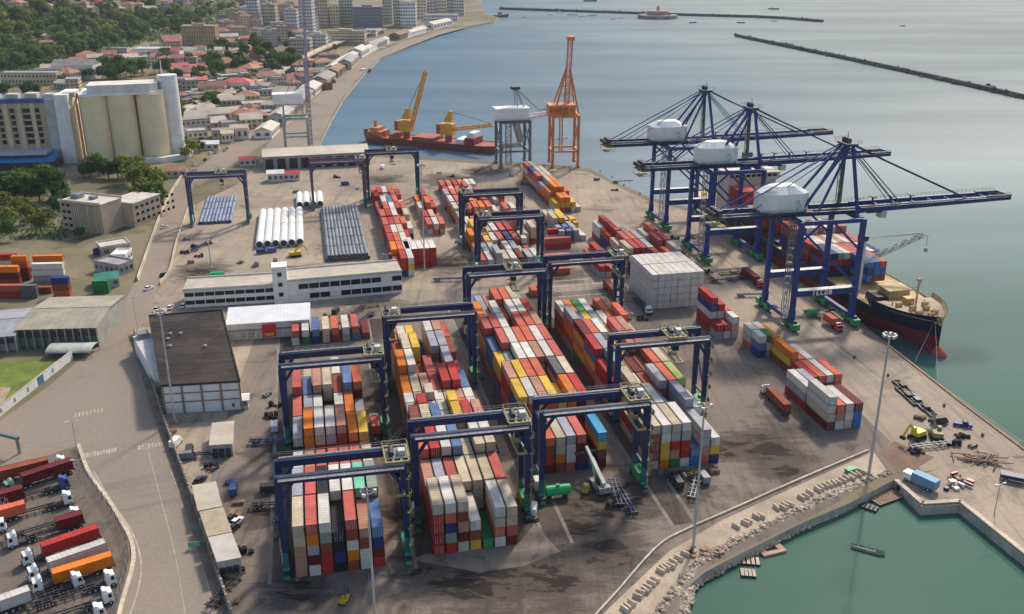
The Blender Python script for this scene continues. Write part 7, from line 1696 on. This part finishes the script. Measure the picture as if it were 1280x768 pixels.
# ================================================================== SHORE STONES AND QUAY GEAR
stone = M("shore_stone", (0.46, 0.36, 0.26), rough=.95, var=.4, scale=.25, fine=.3, fscale=1.0, rnd=.2, rust=.6, rustcol=(0.14, 0.10, 0.07), geo=True)
rocks = MB(); rg = random.Random(5)
top_l = curve(G((800, 790), (852, 722), (884, 694), (930, 668), (1000, 634), (1060, 608), (1110, 590)), 12)
bot_l = curve([Vector((*at(x, y, SEA_Z)[:2], SEA_Z)) for x, y in ((842, 800), (862, 762), (868, 738), (930, 702), (1000, 665), (1062, 637), (1116, 606))], 12)
for k in range(2600):
    f = rg.random() * (len(top_l) - 1.01); i = int(f); g_ = f - i; a = top_l[i].lerp(top_l[i + 1], g_); c = bot_l[i].lerp(bot_l[i + 1], g_); q = rg.random() ** .8
    p = a.lerp(c, q); rocks.rock((p.x, p.y, a.z * (1 - q) + c.z * q + rg.uniform(.0, .5)), rg.uniform(.3, .95), 0, rg)
o = stuff(rocks.build("shore_stones", stone)); o["label"] = "rough stones heaped along the edge of the basin"
mb = MB(); i0 = 0
for i in range(len(top_l) - 1): mb.quad([top_l[i] + Vector((0, 0, .05)), bot_l[i] + Vector((0, 0, -.8)), bot_l[i + 1] + Vector((0, 0, -.8)), top_l[i + 1] + Vector((0, 0, .05))])
struct(mb.build("shore_slope", stone))
# the sandy strip and kerb wall above the stones
sheet("sandy_strip", G((720, 800), (770, 752), (836, 690), (900, 652), (1000, 606), (1092, 565), (1110, 590), (1060, 610), (1000, 636), (930, 670), (884, 696), (852, 724), (800, 792)), M("sandy_fill", (0.42, 0.335, 0.245), rough=.95, var=.3, scale=.08, fine=.25, rust=.5, rustcol=(.30, .22, .14), geo=True), 0.062)
wp3 = curve(G((740, 775), (772, 740), (822, 684), (860, 662), (910, 640), (1000, 600), (1085, 564)), 6)
t = thing("low_wall", "low curved concrete kerb wall between the yard and the stone shore", "wall", wp3[0])
for a, c in zip(wp3, wp3[1:]): mb = MB(); mb.bar(a - wp3[0] + Vector((0, 0, .25)), c - wp3[0] + Vector((0, 0, .25)), .4, .5); mb.build("segment", concrete2, t)
# precast concrete blocks in rows on the shore
bmesh_ = MB(); bmesh_.hexa([(-1.1, -.35, 0), (1.1, -.35, 0), (1.1, .35, 0), (-1.1, .35, 0), (-1.05, -.2, .95), (1.05, -.2, .95), (1.05, .2, .95), (-1.05, .2, .95)]); bme = bmesh_.mesh("concrete_block", concrete2)
def block_row(where, a, c, n, rot, two=1):
    for k in range(n):
        for j in range(two):
            p = at(a[0] + (c[0] - a[0]) * k / (n - 1), a[1] + (c[1] - a[1]) * k / (n - 1)) + Vector((j * .9, -j * 2.5, 0)); p.z = 0.06
            if rg.random() < .22: continue
            p += Vector((rg.uniform(-.25, .25), rg.uniform(-.5, .5), 0))
            o = inst("concrete_block", bme, None, p, rot + rg.gauss(0, .16)); tag(o, "", "concrete block", "precast blocks on the stone shore"); later_label(o, f"precast concrete block {where}")
block_row("in the row below the quay corner mast", (1012, 618), (1078, 592), 14, R(125))
block_row("in the row nearer the middle of the shore", (962, 642), (1006, 622), 10, R(125))
block_row("in the row left of the shore mast", (826, 716), (856, 694), 9, R(140))
block_row("in the row right of the shore mast", (900, 668), (950, 646), 11, R(125))
block_row("in the lowest row at the picture's bottom edge", (780, 765), (822, 722), 11, R(140))
crate_pile("dark scrap heap at the foot of the shore mast", 880, 690, 8, 1.8, [darksteel, woodm], 1.0)
t = thing("skip", "small bright green skip by the block row near the mast", "skip", at(1063, 590), R(25)); mb = MB(); mb.hexa([(-1.2, -.7, 0), (1.2, -.7, 0), (1.2, .7, 0), (-1.2, .7, 0), (-1.6, -.9, 1.1), (1.6, -.9, 1.1), (1.6, .9, 1.1), (-1.6, .9, 1.1)]); mb.build("body", M("bright_green_paint", (0, 0, 0)), t); mb = MB(); mb.box(-1.5, 1.5, -.8, .8, 1.11, 1.16); mb.build("lid", greensteel, t)
# pier kerb, blue box lorry, machines
pk = G((1120, 601), (1153, 630), (1200, 627), (1281, 692), (1400, 790))
mb = MB()
for a, c in zip(pk, pk[1:]): mb.bar(a + Vector((0, 0, .2)), c + Vector((0, 0, .2)), 1.3, .4)
struct(mb.build("pier_kerb", concrete2))
tyre_me = MB(); tyre_me.tube((0, -.15, 0), (0, .15, 0), .8, 12); tyre_me.tube((0, -.16, 0), (0, .16, 0), .35, 8, 1); tme = tyre_me.mesh("fender", [rubber, darksteel])
for (a, c) in ((pk[2], pk[3]), (pk[3], pk[4]), (pk[0], pk[1])):
    d = (c - a); n_ = int(d.length / 3.2)
    for k in range(n_):
        p = a + d * ((k + .5) / n_); s = Vector((d.y, -d.x, 0)).normalized() * .25
        if pix(p)[0] < 1290: o = inst("fender", tme, None, p - s * (1 if False else -1) + Vector((0, 0, -1.0)), math.atan2(d.y, d.x)); tag(o, "", "tyre fender", "tyre fenders along the pier"); later_label(o, "black tyre fender hung along the pier edge of the basin")
a = at(1158, 612); t = thing("box_lorry", "blue box lorry parked at the pier's inner corner", "lorry", at(1170, 616), R(-52))
mb = MB(); mb.box(-6.4, 0, -1.25, 1.25, 1.0, 3.3); mb.build("box_body", M("faded_blue_tarp", (0.13, 0.30, 0.46), rough=.6, var=.15, scale=.5), t); mb = MB(); mb.box(-8.8, -6.5, -1.15, 1.15, .7, 2.5); mb.build("cab", cabwhite, t); f_ = MB(); f_.box(-8.84, -8.801, -1, 1, 1.5, 2.3); f_.build("windscreen", glassm, t); put_wheels(t, (-7.7, -1.6, -2.7), 1.05); f_ = MB(); f_.box(-8.7, -.1, -.5, .5, .6, .99); f_.build("chassis", darksteel, t)
def digger(label, pos, rot, m):
    t = thing("digger", label, "excavator", pos, rot); mb = MB(); mb.box(-2.0, 1.4, -1.3, 1.3, 1.15, 2.4); mb.box(.2, 1.4, -1.2, -.2, 2.41, 3.4); mb.build("body", m, t); mb = MB()
    for s in (-1.3, 1.3): mb.box(-2.1, 2.1, s - .35, s + .35, 0, 1.0)
    mb.box(-.8, .8, -.9, .9, .6, 1.14); mb.build("track", rubber, t); mb = MB(); mb.bar((1.2, .3, 2.2), (4.2, .3, 5.6), .55, .6); mb.bar((4.2, .3, 5.6), (6.6, .3, 2.6), .42, .45); mb.build("boom", m, t); mb = MB(); mb.hexa([(6.2, -.4, 1.6), (7.2, -.4, 1.8), (7.2, 1.0, 1.8), (6.2, 1.0, 1.6), (6.2, -.4, 2.6), (6.9, -.4, 2.7), (6.9, 1.0, 2.7), (6.2, 1.0, 2.6)]); mb.build("bucket", darksteel, t)
digger("yellow excavator on the pier left of the tall ochre frame", at(1146, 548), R(-150), M("bright_yellow", (0.66, 0.52, 0.03), rough=.5, var=.2, rust=.3)); digger("ochre excavator with upright arm on the pier", at(1170, 548), R(80), oldyellow)
t = thing("pickup", "dark blue pickup parked near the pier's sea edge", "pickup", at(1203, 533), R(-20)); mb = MB(); mb.box(-2.5, 2.5, -.95, .95, .5, 1.1); mb.hexa([(-.2, -.9, 1.101), (1.5, -.9, 1.101), (1.5, .9, 1.101), (-.2, .9, 1.101), (0, -.75, 1.8), (1.0, -.75, 1.8), (1.0, .75, 1.8), (0, .75, 1.8)], 1); mb.build("body", [navy2, glassm], t); put_wheels(t, (1.5, -1.5), .9, .4, .28)
crate_pile("reddish and blue gear heaped beside the blue box lorry", 1195, 603, 10, 2.2, [cabred, navy, woodm, palesteel], 1.1)
for k, (px, py, L, m, lb) in enumerate(((1135, 497, 12, darksteel, "long black spreader beam at the quay edge, nearest the yard"), (1146, 503, 12, navy, "navy spreader beam lying between two black ones"), (1128, 485, 9, darksteel, "short black spreader beam nearest the mast"), (1157, 512, 12, darksteel, "black spreader beam nearest the excavators"))):
    p = at(px, py); frame_thing("spreader", lb, "spreader", 0, 0, L, 2.6, m, m, "spreaders lying on the quay", R(YAW - 96)).location = p
for k, (px, py) in enumerate(((750, 215), (765, 222), (780, 232), (1068, 448), (1180, 508), (1228, 545), (800, 243), (1110, 470))):
    p = at(px, py); o = MB(); o.lathe([(.45, 0), (.35, .25), (.28, .6), (.5, .75), (.5, .9), (0, .95)], 10); q = o.build("bollard", darksteel, None, p); tag(q, "", "bollard", "mooring bollards along the quay"); later_label(q, "black mooring bollard on the quay edge")
# little cabins seen on the sandy yard and quay
for px, py, w, d, h, m, lb in ((262, 188, 12, 8, 4, M("bright_white_sheet", (0, 0, 0)), "white roofed cabin beside the road near the silos"), (310, 208, 10, 7, 4, cabred, "small red roofed cabin near the transit shed"), (300, 175, 12, 9, 8, beige, "small beige tower house by the rails near the white crane"), (285, 178, 8, 8, 6, cream, "small cream house by the rails near the white crane"), (365, 226, 9, 6, 4, cabred, "red kiosk in front of the transit shed"), (345, 228, 9, 7, 5, white, "white cabin in front of the transit shed"), (220, 222, 12, 8, 4, terracotta, "terracotta roofed house at the top of the road wall"), (150, 282, 9, 6, 3, white, "small white shed at the foot of the office block"), (300, 512, 5, 4, 3, white, "small white cabin right of the pillared warehouse front")):
    simple_building("cabin", lb, at(px, py), w, d, h, R(YAW), offwhite, m, 'gable', 3, 1, "cabin")
# depot boxes left of the warehouse (stored lengthwise across the view)
depot = [(0, 372, 'r', 0, 12.19, 0), (-6, 372, 'p', 1, 12.19, 0), (46, 366, 'b', 0, 6.06, 0), (69, 370, 'c', 0, 6.06, 0), (69, 370, 'b', 1, 6.06, 0), (69, 370, 'n', 2, 6.06, 0), (28, 372, 'd', 0, 6.06, 0), (28, 372, 'd', 1, 6.06, 0), (-12, 356, 'b', 0, 12.19, 0), (-12, 356, 'm', 1, 12.19, 0), (-12, 356, 'o', 2, 12.19, 0),
 (44, 352, 'g', 0, 12.19, 0), (44, 352, 'w', 1, 12.19, 0), (44, 352, 'w', 2, 12.19, 0), (20, 350, 'm', 0, 6.06, 0), (20, 350, 'm', 1, 6.06, 0), (20, 350, 'c', 2, 6.06, 0), (20, 350, 'o', 3, 6.06, 0), (-14, 340, 'b', 0, 12.19, 0), (-14, 340, 'w', 1, 12.19, 0), (-14, 340, 'r', 2, 12.19, 0), (92, 372, 'c', 0, 2.9, 0), (118, 318, 'n', 0, 12.19, 0), (118, 366, 'e', 0, 6.06, 0), (118, 366, 'e', 1, 6.06, 0), (44, 334, 't', 0, 12.19, 0), (44, 334, 'o', 1, 12.19, 0)]
for k, (px, py, key, tier, L, r_) in enumerate(depot):
    if L < 5: continue
    p = at(px, py); p.z = tier * CHT; c = -90 + 4
    where = {0: "at ground level", 1: "second up", 2: "third up", 3: "on top"}[tier]
    pl = "beside the warehouse roof" if py > 364 else ("in the middle depot row" if py > 345 else "in the rear depot row")
    side = "at the left edge" if px < 10 else ("left of centre" if px < 40 else ("by the grey roof ridge" if px < 60 else ("right side" if px < 100 else "far right")))
    put_box(p, R(c), L, key, f"{CC[key][0]} container {where} {pl}, {side}", "containers in the roadside depot", (1, 1, 1, 1), True)
flush_boxes(300)
settle_labels()
# ================================================================== AIR
hm = bpy.data.materials.new("sea_haze"); hm.use_nodes = True; n, l = hm.node_tree.nodes, hm.node_tree.links
n.remove(n["Principled BSDF"]); pv = n.new("ShaderNodeVolumePrincipled"); pv.inputs["Color"].default_value = (0.82, 0.88, 0.95, 1); pv.inputs["Density"].default_value = 0.000045; pv.inputs["Anisotropy"].default_value = 0.2
l.new(pv.outputs[0], n["Material Output"].inputs["Volume"])
mb = MB(); mb.box(-30500, 40500, -2500, 60500, -10.5, 150); o = stuff(mb.build("haze", hm)); o["label"] = "thin pale sea haze over the whole harbour"
SC.render.resolution_x = 1024; SC.render.resolution_y = 614
